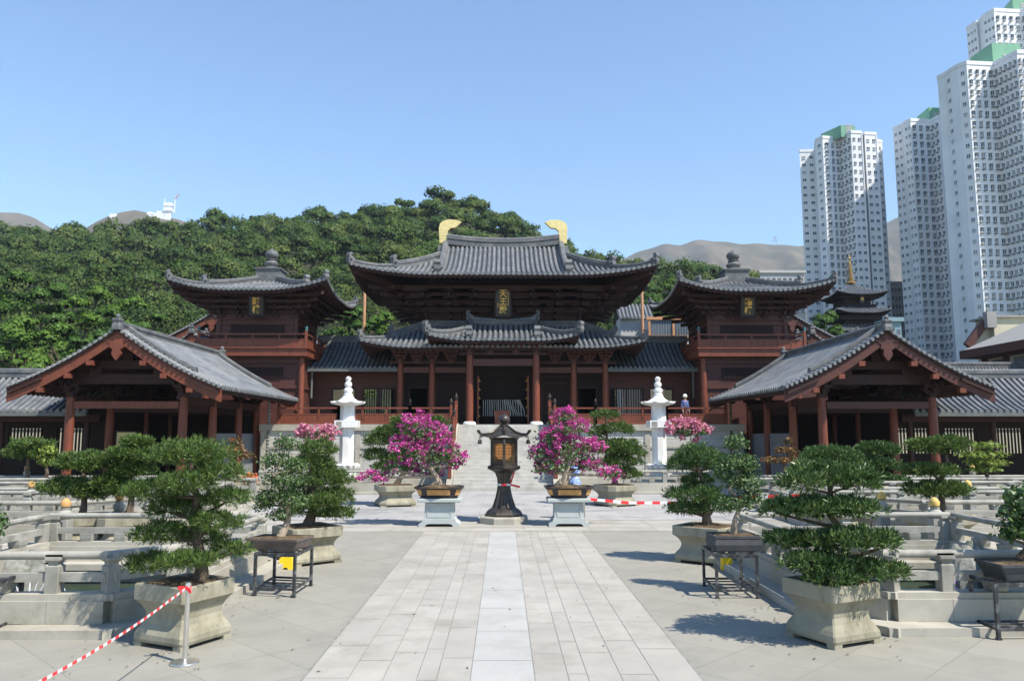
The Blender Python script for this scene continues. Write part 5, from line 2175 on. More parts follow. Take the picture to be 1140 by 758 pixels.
def pedestal(label, px, Y):
    X = at(px, 570, Y).x
    t = thing('stone_pedestal', label, 'pedestal', (X, Y, 0), group='pale stone pedestals')
    mb = MB()
    mb.sqloft([(0.62, 0.71), (0.64, 0.73), (0.64, 0.80), (0.62, 0.82)], 0.02, (0, 0, 0), 0, 0.7)
    mb.build('top_slab', PALEP, t)
    mb = MB()
    mb.sqloft([(0.44, 0.24), (0.43, 0.70), (0.5, 0.71)], 0.02, (0, 0, 0), 0, 0.7)
    o = mb.build('body', PALEP, t)
    b = MB()
    for z in (0.27, 0.64):
        b.box(-0.36, 0.36, -0.325, -0.29, z, z + 0.035)
    for x in (-0.36, 0.325):
        b.box(x, x + 0.035, -0.325, -0.29, 0.305, 0.64)
    b.build('panel_frame', PALEP, o)
    mb = MB()
    out = [(-0.60, 0), (-0.42, 0), (-0.38, 0.07), (-0.30, 0.09), (0.30, 0.09), (0.38, 0.07), (0.42, 0), (0.60, 0), (0.60, 0.08), (0.5, 0.15), (0.46, 0.24), (-0.46, 0.24), (-0.5, 0.15), (-0.60, 0.08)]
    mb.extrude(out, 'y', -0.42, 0.42)
    mb.build('foot', PALEP, t)
    return X


def glazed_tray(t):
    mb = MB()
    mb.sqloft([(0.52, 0.03), (0.60, 0.10), (0.66, 0.26), (0.72, 0.29), (0.73, 0.34), (0.66, 0.345), (0.65, 0.3)], 0.22, (0, 0, 0), 0, 0.66)
    for sx in (-1, 1):
        for sy in (-1, 1):
            mb.cbox((sx * 0.4, sy * 0.27, 0.015), (0.16, 0.1, 0.03))
    o = mb.build('tray', TRAYK, t)
    b = MB()
    for x0, x1 in ((-0.34, 0.34),):
        b.add([(x0, -0.418, 0.10), (x1, -0.418, 0.10), (x1, -0.452, 0.255), (x0, -0.452, 0.255), (x0, -0.38, 0.10), (x1, -0.38, 0.10), (x1, -0.41, 0.255), (x0, -0.41, 0.255)],
              [(0, 1, 2, 3), (0, 4, 5, 1), (3, 2, 6, 7), (0, 3, 7, 4), (1, 5, 6, 2)])
    for s in (-1, 1):
        a, c = s * 0.47, s * 0.60
        # panels on the clipped corners
        for k in (0, 1):
            pass
        u0, v0 = s * 0.478, -0.418
        b.add([(s * 0.485, -0.405, 0.10), (s * 0.605, -0.325, 0.10), (s * 0.655, -0.345, 0.255), (s * 0.525, -0.438, 0.255)], [(0, 1, 2, 3)])
    b.build('ochre_panel', TRAYO, o)
    s = MB()
    s.lathe([(0.62, 0.31), (0.5, 0.34), (0.2, 0.38), (0.02, 0.39)], 16)
    s.build('soil', SOIL, t)


def boug(name, label, px, Y, z0, greens, blooms, trunk, pot, ng, nb, petal=MAG, psize=0.075, base_z=0.36, r0=0.09, group=None, bark=BARKP, lsize=0.09):
    X, PG = pads_from(px, Y, greens, z0)
    _, PB = pads_from(px, Y, blooms, z0)
    t = thing(name, label, 'bougainvillea', (X, Y, z0), group=group)
    if pot:
        pot(t)
    mb = MB()
    branches(mb, (trunk, 0, base_z), PG, r0, wob=0.12)
    if z0 > 0.5:
        branches(mb, (trunk + 0.12, 0.05, base_z), PG[:3], r0 * 0.7, wob=0.15)
        mb.tube([(trunk - 0.25, 0, base_z - 0.02), (trunk - 0.1, -0.03, base_z + 0.1), (trunk + 0.1, 0, base_z + 0.05)], [0.07, 0.09, 0.05], 8)
    mb.build('trunk', bark, t, smooth=True)
    rng = np.random.default_rng(int(px))
    leaves('foliage', PG, ng, lsize, GRNL, t, rng)
    # blossoms gather in sprays
    pos, _n = pad_points(PB + PB + PG, 430 if nb > 2500 else 130, rng, inner=0.75, flat_bottom=0.9)
    sprays = [(p[0], p[1], p[2], r, r, r * 0.8) for p, r in zip(pos, rng.uniform(0.045, 0.125, len(pos)) * (1.0 if z0 > 0.5 else 1.4))]
    leaves('blossoms', sprays, int(nb * 1.2), psize, petal, t, rng, inner=0.2, aspect=0.8)
    return t


pedestal('pale blue-grey stone pedestal under the left bougainvillea tray', 490, 23.9)
pedestal('pale blue-grey stone pedestal under the right bougainvillea tray', 632.5, 23.9)
boug('potted_bougainvillea', 'magenta bougainvillea in glazed tray left of the iron lantern', 490, 23.9, 0.82,
     [(466, 480, 20, 16), (480, 490, 24, 18), (455, 500, 20, 14), (475, 508, 32, 14), (500, 508, 18, 13), (508, 516, 10, 8), (440, 522, 16, 9), (420, 530, 15, 7), (456, 520, 14, 10, 0.3), (478, 525, 20, 9, 0.3)],
     [(464, 471, 19, 14), (477, 480, 22, 16), (450, 495, 18, 11), (465, 500, 24, 12), (488, 492, 20, 14), (478, 505, 16, 10), (505, 510, 14, 10), (418, 530, 16, 7), (405, 534, 7, 4), (470, 462, 9, 6)],
     0.0, glazed_tray, 3400, 3600, group='bougainvilleas flanking the lantern')
boug('potted_bougainvillea', 'magenta bougainvillea in glazed tray right of the iron lantern', 632.5, 23.9, 0.82,
     [(629, 466, 14, 10), (634, 478, 24, 12), (612, 488, 17, 13), (601, 506, 14, 14), (634, 503, 28, 15), (614, 519, 20, 12), (655, 516, 18, 9), (662, 498, 13, 9), (602, 522, 10, 8), (680, 528, 14, 7), (640, 520, 14, 9, 0.3)],
     [(629, 461, 13, 9), (634, 474, 23, 10), (612, 485, 15, 11), (598, 502, 10, 8), (640, 492, 18, 9), (663, 496, 15, 9), (655, 518, 18, 8), (677, 527, 17, 8), (691, 532, 9, 6), (625, 505, 14, 8)],
     -0.15, glazed_tray, 3400, 3300, group='bougainvilleas flanking the lantern')
boug('potted_bougainvillea', 'pink bougainvillea mound in front of the left white lantern', 352, 37.2, 0.0,
     [(352, 486, 20, 9), (352, 500, 16, 10)], [(352, 481, 23, 11), (340, 486, 12, 8), (366, 486, 12, 9)], 0.0, lambda t: stone_pot(t, 1.3, 0.8, 0.6), 900, 1900, PINKP, 0.12, 0.75, 0.12, bark=BARK, lsize=0.12)
boug('potted_bougainvillea', 'pink bougainvillea leaning beside the right white lantern', 766, 37.2, 0.0,
     [(760, 480, 15, 9), (776, 480, 12, 8)], [(756, 478, 15, 12), (766, 470, 13, 7), (778, 478, 13, 8), (776, 490, 6, 4)], 0.3, lambda t: stone_pot(t, 1.3, 0.8, 0.6), 700, 1600, PINKP, 0.12, 0.75, 0.13, bark=BARK, lsize=0.12)

BG = 'bonsai in stone planters before the terrace'
bonsai('potted_pine', 'dark layered pine behind the left bougainvillea', 441, 30.5,
       [(421, 492, 17, 8), (418, 508, 14, 8), (449, 472, 16, 8), (435, 482, 18, 8), (455, 490, 16, 9), (428, 520, 13, 6), (485, 472, 12, 8), (490, 490, 12, 8), (445, 512, 14, 8)], 'pine', 1300, 0.72,
       lambda t: stone_pot(t, 1.45, 0.78, math.radians(20), 0.3), r0=0.1, group=BG, size=0.16, blade=0.03)
bonsai('potted_pine', 'cloud-pruned pine with a small crown tuft behind the right bougainvillea', 684, 30.5,
       [(674, 463, 15, 5), (687, 478, 17, 8), (664, 482, 10, 9), (684, 498, 30, 9), (698, 505, 20, 6), (690, 515, 23, 8), (697, 528, 16, 7), (668, 500, 14, 9)], 'pine', 1400, 0.72,
       lambda t: stone_pot(t, 1.4, 0.78, math.radians(30), 0.3), r0=0.1, group=BG, size=0.15, blade=0.03)

# bonsai among the pond walks
MG = 'bonsai on the pond walks'


def small_pot(t):
    stone_pot(t, 1.25, 0.75, 0.5, 0.25)


def walk_bonsai(label, px, Y, pads, kind, n, leafm=None, size=0.12, z=0.13, blade=0.022, name='potted_pine', pot=small_pot):
    return bonsai(name, label, px, Y, pads, kind, n, 0.68, pot, z0=z, r0=0.085, group=MG, size=size, leafm=leafm, blade=blade)


walk_bonsai('two-tiered spreading pine on the left cross walk', 95, 18.3, [(95, 516, 32, 12), (76, 544, 27, 12), (102, 550, 18, 10), (122, 539, 24, 11)], 'pine', 1300)
walk_bonsai('rounded pine just left of the big stanchion pine', 146, 18.3, [(152, 493, 16, 6), (150, 508, 28, 11), (146, 524, 22, 11), (138, 545, 22, 9)], 'pine', 1300)
walk_bonsai('low dark dome-crowned pine near the left pavilion columns', 32, 31.0, [(35, 496, 22, 7), (26, 505, 18, 6), (44, 506, 17, 6)], 'pine', 700, size=0.16, blade=0.035)
walk_bonsai('small yellow-green shrub beside the dome-crowned pine', 53, 30.6, [(53, 502, 9, 7), (51, 513, 9, 8)], 'leaf', 420, YELG, 0.16, name='potted_shrub')
walk_bonsai('small reddish pine in front of the left pavilion grey panels', 262, 31.0, [(262, 492, 9, 6), (258, 501, 16, 6), (270, 507, 12, 6)], 'leaf', 800, REDL, 0.12)
walk_bonsai('rust-coloured cone-shaped pine in front of the right pavilion', 872, 31.0, [(877, 491, 6, 6), (874, 501, 12, 6), (866, 512, 19, 5), (886, 511, 8, 6)], 'leaf', 900, REDL, 0.12)
walk_bonsai('bright dome-crowned pine above the four-tier tree', 924, 20.8, [(924, 507, 29, 9), (905, 512, 14, 7), (944, 512, 14, 7)], 'pine', 900, MATS['fresh_pine'])
walk_bonsai('layered pine beside the dome-crowned pine of the right walk', 976, 28.9, [(976, 502, 23, 9), (972, 518, 25, 8), (985, 536, 26, 7), (965, 532, 18, 7)], 'podo', 1000, size=0.17, blade=0.045)
walk_bonsai('three-tiered flat pine by the ball post of the right garden', 1040, 18.3, [(1040, 498, 31, 9), (1058, 494, 18, 7), (1036, 524, 30, 6), (1044, 546, 33, 9)], 'pine', 1300)
walk_bonsai('yellow-green layered pine in front of the right corridor', 1096, 30.6, [(1096, 496, 20, 5), (1094, 506, 27, 5), (1098, 515, 25, 5), (1096, 523, 20, 4)], 'leaf', 1100, YELG, 0.16)
for px, py, lab in ((276, 517, 'pot of orange flowers in front of the left pavilion'),):
    p = at(px, py, 30.8)
    t = thing('flower_pot', lab, 'flowers', (p.x, 30.8, 0.13))
    mb = MB()
    mb.lathe([(0.18, 0), (0.26, 0.45), (0.28, 0.5), (0.24, 0.5)], 12)
    mb.build('pot', POTST, t)
    leaves('flowers', [(0, 0, 0.72, 0.38, 0.3, 0.22), (0.15, 0, 0.95, 0.25, 0.2, 0.16)], 260, 0.13, REDCAR, t)
    leaves('foliage', [(0, 0, 0.65, 0.36, 0.3, 0.2)], 160, 0.13, GRNL, t)
# painted standing screen and hanging chain in the left pavilion
p = at(141, 480, 36.2)
t = thing('painted_screen', 'yellowish standing screen painted with a dark tree inside the left pavilion', 'screen', (p.x, 36.2, 0.45))
mb = MB()
mb.mi(0).box(-0.42, 0.42, -0.03, 0.03, 0.25, 2.35)
mb.mi(1)
mb.box(-0.5, -0.42, -0.05, 0.05, 0, 2.43)
mb.box(0.42, 0.5, -0.05, 0.05, 0, 2.43)
mb.box(-0.42, 0.42, -0.05, 0.05, 2.35, 2.43)
mb.box(-0.42, 0.42, -0.05, 0.05, 0.1, 0.25)
mb.build('board', [SCREENP, WOODK], t)
mb = MB()
mb.extrude([(-0.05, 0.9), (0.02, 0.9), (0.06, 1.6), (0.25, 1.75), (0.35, 1.95), (0.2, 2.15), (-0.05, 2.2), (-0.28, 2.1), (-0.3, 1.85), (-0.1, 1.7), (-0.02, 1.6)], 'y', -0.036, -0.032)
mb.build('painted_tree', SCREENG, t)

for s, px, lab in ((-1, 301, 'bead-like rain chain hanging from the left pavilion eave beside the terrace'), (1, 812, 'bead-like rain chain hanging from the right pavilion eave beside the terrace')):
    p = at(px, 452, 43.2)
    t = thing('rain_chain', lab, 'rain chain', (p.x, 43.0, 0))
    mb = MB()
    z = 0.5
    while z < 4.5:
        mb.lathe([(0.03, z), (0.085, z + 0.05), (0.10, z + 0.13), (0.04, z + 0.18)], 8)
        z += 0.18
    mb.build('links', BRONZE if s > 0 else GREYAC, t, smooth=True)

# ------------------------------------------------------------------ iron lantern
p = atz(561, 581.5, 0)
LY = p.y
lan = thing('iron_lantern', 'tall dark iron temple lantern with lit window on the central axis', 'lantern', (p.x, LY, 0))
lan.scale = (0.94, 0.94, 0.905)
mb = MB()
mb.lathe([(0.84, 0), (0.84, 0.20), (0.80, 0.24)], 8, rot=PI / 8)
mb.build('stone_base', GRANL, lan)
mb = MB()
mb.lathe([(0.64, 0.24), (0.66, 0.30), (0.60, 0.38), (0.50, 0.46), (0.42, 0.50)], 8, rot=PI / 8)
mb.build('foot', IRON, lan)
mb = MB()
vs, fs = [], []
prof = [(0.38, 0.48), (0.335, 0.62), (0.265, 0.85), (0.215, 1.1), (0.195, 1.3), (0.215, 1.5), (0.28, 1.68), (0.42, 1.78)]
n = 40
for r, z in prof:
    for k in range(n):
        a = 2 * PI * k / n
        rr_ = r * (1.0 + (0.07 if k % 4 in (0, 1) else -0.06))
        vs.append((rr_ * math.cos(a), rr_ * math.sin(a), z))
for i in range(len(prof) - 1):
    for k in range(n):
        a, b = i * n + k, i * n + (k + 1) % n
        fs.append((a, b, b + n, a + n))
mb.add(vs, fs)
mb.build('fluted_stem', IRON, lan)
mb = MB()
mb.lathe([(0.40, 1.74), (0.56, 1.80), (0.62, 1.84), (0.62, 1.90), (0.50, 1.93)], 6, rot=PI / 6)
mb.build('platform', IRON, lan)
mb = MB()
for k in range(6):
    a = 2 * PI * k / 6 + PI / 6
    x, y = 0.46 * math.cos(a), 0.46 * math.sin(a)
    mb.cbox((x, y, 2.36), (0.07, 0.07, 0.9), a)
    b = a + PI / 3
    x2, y2 = 0.46 * math.cos(b), 0.46 * math.sin(b)
    for z, h in ((1.98, 0.12), (2.74, 0.14)):
        mb.beam((x, y, z), (x2, y2, z), 0.05, h)
mb.build('lamp_frame', IRON, lan)
mb = MB()
for k in range(6):
    a = 2 * PI * k / 6 + PI / 6
    b = a + PI / 3
    P0, P1 = Vector((0.43 * math.cos(a), 0.43 * math.sin(a), 0)), Vector((0.43 * math.cos(b), 0.43 * math.sin(b), 0))
    for j in range(1, 8):
        q = P0.lerp(P1, j / 8)
        mb.cbox((q.x, q.y, 2.36), (0.016, 0.016, 0.7))
    for j in range(1, 7):
        z = 2.02 + 0.7 * j / 7
        mb.beam(P0 + Vector((0, 0, z)), P1 + Vector((0, 0, z)), 0.014, 0.016)
mb.build('grille', BRONZE, lan)
mb = MB()
mb.lathe([(0.18, 2.15), (0.27, 2.26), (0.27, 2.58), (0.16, 2.68)], 12, (-0.02, -0.08, 0))
mb.build('lamp', LAMP, lan, smooth=True)
mb = MB()
mb.lathe([(0.40, 1.94), (0.40, 2.78)], 6, (0, 0.0, 0), PI / 6)
mb2 = MB()
for k in range(6):
    if k in (3, 4):
        continue
    a = 2 * PI * k / 6 + PI / 6
    b = a + PI / 3
    mb2.beam((0.40 * math.cos(a), 0.40 * math.sin(a), 2.36), (0.40 * math.cos(b), 0.40 * math.sin(b), 2.36), 0.02, 0.8)
mb2.build('side_panel', BRONZE, lan)
mb = MB()
vs, fs = [], []
rings = [(0.80, 2.86), (0.62, 2.92), (0.42, 3.02), (0.26, 3.16), (0.14, 3.26)]
n = 24
for i, (r, z) in enumerate(rings):
    for k in range(n):
        a = 2 * PI * k / n + PI / 6
        c = abs(math.cos(3 * (a - PI / 6)))
        corner = (1 if k % 4 == 0 else (0.35 if k % 4 in (1, 3) else 0))
        rr_ = r * (1 + 0.10 * corner * (1 - i / 4))
        vs.append((rr_ * math.cos(a), rr_ * math.sin(a), z + 0.10 * corner * (1 - i / 4) ** 2))
for i in range(len(rings) - 1):
    for k in range(n):
        a, b = i * n + k, i * n + (k + 1) % n
        fs.append((a, b, b + n, a + n))
fs.append(tuple(range(n - 1, -1, -1)))
mb.add(vs, fs)
for k in range(6):
    a = 2 * PI * k / 6 + PI / 6
    pts = [Vector((r * (1.1 - 0.1 * i / 4) * math.cos(a), r * (1.1 - 0.1 * i / 4) * math.sin(a), z + 0.03 + 0.10 * (1 - i / 4) ** 2)) for i, (r, z) in enumerate(rings)]
    e = pts[0] + Vector((math.cos(a) * 0.10, math.sin(a) * 0.10, 0.10))
    mb.tube([e + Vector((0, 0, 0.05)), e, *pts], [0.05, 0.045, 0.04, 0.035, 0.035, 0.03, 0.03], 6)
mb.lathe([(0.52, 2.80), (0.60, 2.86), (0.4, 2.88)], 6, rot=PI / 6)
o = mb.build('canopy', IRON, lan, smooth=True)
mb = MB()
mb.lathe([(0.16, 3.24), (0.17, 3.30), (0.09, 3.34), (0.10, 3.37), (0.19, 3.45), (0.20, 3.53), (0.15, 3.61), (0.05, 3.67), (0.04, 3.71)], 14)
mb.build('ball_finial', IRON, lan, smooth=True)
for k in range(6):
    a = 2 * PI * k / 6 + PI / 6
    mb = MB()
    x, y = 0.93 * math.cos(a), 0.93 * math.sin(a)
    mb.tube([(x, y, 2.96), (x, y, 2.80)], 0.008, 5)
    mb.lathe([(0.06, 2.66), (0.055, 2.72), (0.04, 2.79), (0.012, 2.81)], 8, (x, y, 0))
    mb.build('bell', IRON, lan)

# ------------------------------------------------------------------ white marble lanterns
for s, px, lab in ((-1, 386.5, 'tall white marble lantern pillar left of the stairway'), (1, 733.5, 'tall white marble lantern pillar right of the stairway')):
    X = at(px, 480, 39.0).x
    t = thing('marble_lantern', lab, 'stone lantern', (X, 39.0, 0), group='white marble lantern pillars')
    t.scale = (0.86, 0.86, 0.857)
    mb = MB()
    mb.box(-1.5, 1.5, -1.2, 1.2, 0, 0.55)
    mb.lathe([(1.05, 0.55), (1.05, 0.75), (0.7, 0.8)], 8, rot=PI / 8)
    mb.build('stone_base', GRANL, t)
    mb = MB()
    mb.lathe([(0.55, 0.8), (0.6, 0.95), (0.38, 1.0), (0.42, 1.12), (0.62, 1.3), (0.78, 1.42), (0.72, 1.46)], 24)
    for k in range(12):
        a = 2 * PI * k / 12
        mb.lathe([(0.03, 1.12), (0.15, 1.25), (0.17, 1.4), (0.06, 1.5)], 8, (0.62 * math.cos(a), 0.62 * math.sin(a), 0))
    mb.build('lotus_seat', MARB, t, smooth=True)
    mb = MB()
    mb.lathe([(0.42, 1.45), (0.42, 3.55)], 8, rot=PI / 8)
    mb.build('shaft', MARB, t)
    mb = MB()
    mb.box(-0.62, 0.62, -0.62, 0.62, 3.55, 3.95)
    b = MB()
    o = mb.build('cap_block', MARB, t)
    b.box(-0.5, -0.2, -0.64, -0.61, 3.62, 3.88)
    b.build('carved_inset', GRAN, o)
    mb = MB()
    mb.lathe([(0.44, 3.95), (0.42, 4.82)], 8, rot=PI / 8)
    mb.build('light_chamber', MARB, t)
    mb = MB()
    vs, fs = [], []
    rings = [(0.5, 4.80), (0.92, 4.88), (0.95, 4.94), (0.62, 5.06), (0.38, 5.22), (0.26, 5.40)]
    for i, (r, z) in enumerate(rings):
        for k in range(24):
            a = 2 * PI * k / 24 + PI / 8
            cn = 1 if k % 3 == 0 else 0.25
            kk = cn if i in (1, 2) else 0
            vs.append((r * (1 + 0.08 * kk) * math.cos(a), r * (1 + 0.08 * kk) * math.sin(a), z + 0.10 * kk))
    for i in range(len(rings) - 1):
        for k in range(24):
            a, b2 = i * 24 + k, i * 24 + (k + 1) % 24
            fs.append((a, b2, b2 + 24, a + 24))
    fs.append(tuple(range(23, -1, -1)))
    mb.add(vs, fs)
    mb.build('roof', MARB, t)
    mb = MB()
    mb.lathe([(0.26, 5.38), (0.28, 5.46), (0.20, 5.52), (0.25, 5.6), (0.27, 5.70), (0.22, 5.80), (0.14, 5.85), (0.18, 5.91), (0.22, 6.0), (0.20, 6.12), (0.12, 6.2), (0.12, 6.24), (0.17, 6.32), (0.16, 6.42), (0.05, 6.5)], 16)
    mb.build('finial', MARB, t, smooth=True)

# ------------------------------------------------------------------ stanchion and tapes
p = atz(205.5, 738, 0)
SX, SY = p.x, p.y
t = thing('steel_stanchion', 'brushed steel stanchion on round base in front of the left planter', 'stanchion', (SX, SY, 0))
mb = MB()
mb.lathe([(0.165, 0.0), (0.17, 0.012), (0.165, 0.024), (0.06, 0.04), (0.035, 0.055)], 28)
mb.build('base', STEEL, t, smooth=True)
mb = MB()
mb.lathe([(0.029, 0.05), (0.029, 0.86), (0.036, 0.865), (0.036, 0.90), (0.03, 0.93), (0.012, 0.94)], 18)
mb.build('pole', STEEL, t, smooth=True)


def tape(name, label, pts, w, seg, group=None, phase=0):
    pts = [Vector(p) for p in pts]
    mb = MB()
    tot = 0
    k = phase
    for a, b in zip(pts[:-1], pts[1:]):
        n = max(1, round((b - a).length / seg))
        for i in range(n):
            p, q = a.lerp(b, i / n), a.lerp(b, (i + 1) / n)
            mb.mi(k % 2).beam(p, q, 0.003, w)
            k += 1
    o = mb.build(name, [TRED, TWHT])
    tag(o, label, 'tape', group)
    return o


e = at(40, 761, 6.6)
A = Vector((SX, SY - 0.03, 0.885))
pts = []
for i in range(9):
    f = i / 8
    q = A.lerp(e, f)
    q.z -= 0.10 * math.sin(f * PI) * 0.5
    pts.append(q)
d = (pts[-1] - pts[-2])
pts += [pts[-1] + d, pts[-1] + d * 2, pts[-1] + d * 3]
tape('barrier_tape', 'red and white striped tape sloping from the steel stanchion to the lower left', pts, 0.027, 0.08)
mb = MB()
k = 0
for i in range(14):
    a, b = 2 * PI * i / 14, 2 * PI * (i + 1) / 14
    z = 0.86 + 0.012 * math.sin(i * 2)
    mb.mi(0 if i % 3 else 1).beam((SX + 0.037 * math.cos(a), SY + 0.037 * math.sin(a), z), (SX + 0.037 * math.cos(b), SY + 0.037 * math.sin(b), z), 0.006, 0.045)
mb.mi(0).beam((SX - 0.03, SY - 0.04, 0.875), (SX - 0.10, SY - 0.05, 0.88), 0.02, 0.04)
mb.mi(0).beam((SX + 0.02, SY - 0.04, 0.87), (SX + 0.05, SY - 0.05, 0.82), 0.006, 0.035)
o = mb.build('tape_knot', [TRED, TWHT])
tag(o, 'knot of red and white tape tied round the stanchion top', 'tape')
mb = MB()
for i in range(16):
    a, b = 2 * PI * i / 16, 2 * PI * (i + 1) / 16
    mb.mi(0 if i in (11, 12, 3, 4, 7) else 1).beam((lan.location.x + 0.205 * math.cos(a), LY + 0.205 * math.sin(a), 1.16), (lan.location.x + 0.205 * math.cos(b), LY + 0.205 * math.sin(b), 1.16), 0.006, 0.065)
mb.mi(0).beam((lan.location.x + 0.2, LY, 1.15), (lan.location.x + 0.5, LY + 0.02, 1.08), 0.01, 0.06)
mb.mi(0).beam((lan.location.x + 0.2, LY, 1.18), (lan.location.x + 0.33, LY + 0.02, 1.58), 0.01, 0.05)
o = mb.build('lantern_tape', [TRED, TWHT])
tag(o, 'red and white tape wrapped round the iron lantern stem', 'tape')
tape('barrier_tape', 'red and white striped tape stretched low across the court right of the bougainvillea', [at(656, 555.5, 28), at(700, 559.5, 28.4), at(752, 559.5, 28.8), at(842, 553, 24.5), at(908, 551, 24.0)], 0.10, 0.32)

# blue wrapped bundle behind the right bougainvillea trunk
p = at(640, 527, 25.5)
t = MB()
t.lathe([(0.16, 0), (0.22, 0.2), (0.2, 0.55), (0.12, 0.72), (0.17, 0.85), (0.16, 1.0), (0.05, 1.1)], 10)
o = t.build('wrapped_bundle', BLUEP, loc=(p.x, 25.6, 0.62))
st = MB()
st.box(-0.3, 0.3, -0.25, 0.25, 0, 0.62)
o2 = st.build('stone_block', GRAN, loc=(p.x, 25.6, 0))
tag(o2, 'low granite block hidden behind the right bougainvillea tray', 'block')
tag(o, 'blue and white wrapped bundle behind the right bougainvillea trunk', 'bundle')

# leaf litter blown against the planters and kerbs
r4 = random.Random(77)
mb = MB()
for k in range(420):
    s = r4.choice((-1, 1))
    if r4.random() < 0.6:
        x, y = s * r4.gauss(4.3, 0.5), r4.choice((10.75, 17.2, 13.4)) + r4.gauss(0, 0.8)
    else:
        x, y = r4.uniform(-6, 6), r4.uniform(9, 24)
    a = r4.uniform(0, 6.28)
    L = r4.uniform(0.012, 0.035)
    u, v = Vector((math.cos(a), math.sin(a), 0)) * L, Vector((-math.sin(a), math.cos(a), 0)) * L * 0.45
    p = Vector((x, y, 0.016))
    mb.add([p - u, p - v + Vector((0, 0, 0.004)), p + u, p + v], [(0, 1, 2, 3)])
o = mb.build('fallen_leaves', mat('dry_leaf', (0.10, 0.075, 0.035), 0.4, 30, 0.9, island=0.5))
struct(o, 'stuff')
# ------------------------------------------------------------------ person on the terrace


def skin_mesh(name, verts, edges, radii, m, parent, root=0, sub=1):
    me = bpy.data.meshes.new(name)
    me.from_pydata([tuple(v) for v in verts], edges, [])
    o = bpy.data.objects.new(name, me)
    COL.objects.link(o)
    sm = o.modifiers.new('Skin', 'SKIN')
    for i, r in enumerate(radii):
        sv = me.skin_vertices[0].data[i]
        sv.radius = r if hasattr(r, '__len__') else (r, r)
        sv.use_root = (i == root)
    ss = o.modifiers.new('Sub', 'SUBSURF')
    ss.levels = ss.render_levels = sub
    bpy.context.view_layer.update()
    dg = bpy.context.evaluated_depsgraph_get()
    me2 = bpy.data.meshes.new_from_object(o.evaluated_get(dg))
    bpy.data.objects.remove(o)
    me2.materials.clear()
    me2.materials.append(m)
    me2.polygons.foreach_set('use_smooth', [True] * len(me2.polygons))
    o = bpy.data.objects.new(name, me2)
    COL.objects.link(o)
    if parent:
        o.parent = parent
    return o


pp = at(763, 470, 46.2)
per = thing('person', 'person in blue jacket and white hard hat standing behind the red terrace railing', 'person', (pp.x, 46.2, ZP), math.radians(25))
V = [(0, 0, .93), (0, 0, 1.12), (0, -.01, 1.36), (0, 0, 1.46), (0, -.02, 1.55), (0, -.03, 1.66),
     (-.18, 0, 1.40), (-.23, .03, 1.13), (-.22, -.06, .90), (-.22, -.10, .82),
     (.18, 0, 1.40), (.24, .02, 1.13), (.25, -.04, .90), (.25, -.07, .82),
     (-.10, 0, .88), (-.11, -.02, .48), (-.11, .02, .08), (-.12, -.12, .04),
     (.10, 0, .88), (.11, -.02, .48), (.11, .02, .08), (.12, -.12, .04)]
E = [(0, 1), (1, 2), (2, 3), (3, 4), (4, 5), (2, 6), (6, 7), (7, 8), (8, 9), (2, 10), (10, 11), (11, 12), (12, 13), (0, 14), (14, 15), (15, 16), (16, 17), (0, 18), (18, 19), (19, 20), (20, 21)]
Rr = [(.15, .11), (.145, .10), (.15, .105), .06, .085, .09, .062, .046, .034, .032, .062, .046, .034, .032, .085, .06, .042, .035, .085, .06, .042, .035]
skin_mesh('body', V, E, Rr, SKIN, per)
jv = [0, 1, 2, 6, 7, 8, 10, 11, 12]
jm = {v: i for i, v in enumerate(jv)}
skin_mesh('jacket', [V[i] for i in jv], [(jm[a], jm[b]) for a, b in E if a in jm and b in jm], [(.175, .135), (.17, .13), (.175, .13), .08, .062, .048, .08, .062, .048], BLUEC, per)
jv = [0, 14, 15, 16, 18, 19, 20]
jm = {v: i for i, v in enumerate(jv)}
skin_mesh('trousers', [V[i] for i in jv], [(jm[a], jm[b]) for a, b in E if a in jm and b in jm], [(.165, .12), .105, .078, .062, .105, .078, .062], NAVYC, per)
mb = MB()
mb.lathe([(0.15, 1.66), (0.128, 1.675), (0.125, 1.73), (0.10, 1.79), (0.05, 1.82), (0.01, 1.825)], 16, (0, -.02, 0))
mb.build('hat', HELM, per, smooth=True)
mb = MB()
mb.lathe([(0.02, 1.52), (0.098, 1.55), (0.102, 1.64), (0.10, 1.68)], 12, (0, 0.015, 0))
mb.build('hair', HAIR, per, smooth=True)
mb = MB()
mb.lathe([(0.012, 1.575), (0.018, 1.59), (0.006, 1.63)], 8, (0, -0.125, 0))
for s in (-1, 1):
    mb.lathe([(0.004, 1.625), (0.012, 1.632), (0.004, 1.64)], 6, (s * 0.035, -0.112, 0))
    mb.lathe([(0.01, 1.57), (0.02, 1.6), (0.01, 1.64)], 6, (s * 0.10, -0.01, 0))
mb.box(-0.025, 0.025, -0.12, -0.105, 1.545, 1.553)
mb.build('face', SKIN, per)
# hands: palm with separate fingers
for s in (-1, 1):
    bx, by, bz = (s * .22 if s < 0 else .25, -.10 if s < 0 else -.07, .82)
    mb = MB()
    mb.cbox((bx, by, bz - .02), (.03, .075, .09))
    for k in range(4):
        y = by - .03 + k * .02
        L = (.06, .075, .08, .07)[k]
        mb.tube([(bx, y, bz - .06), (bx - s * .008, y, bz - .06 - L * .5), (bx - s * .022, y, bz - .06 - L)], [.009, .009, .007], 6)
    mb.tube([(bx, by - .035, bz - .01), (bx - s * .012, by - .06, bz - .045), (bx - s * .016, by - .065, bz - .075)], [.011, .010, .008], 6)
    mb.build('hand', SKIN, per)

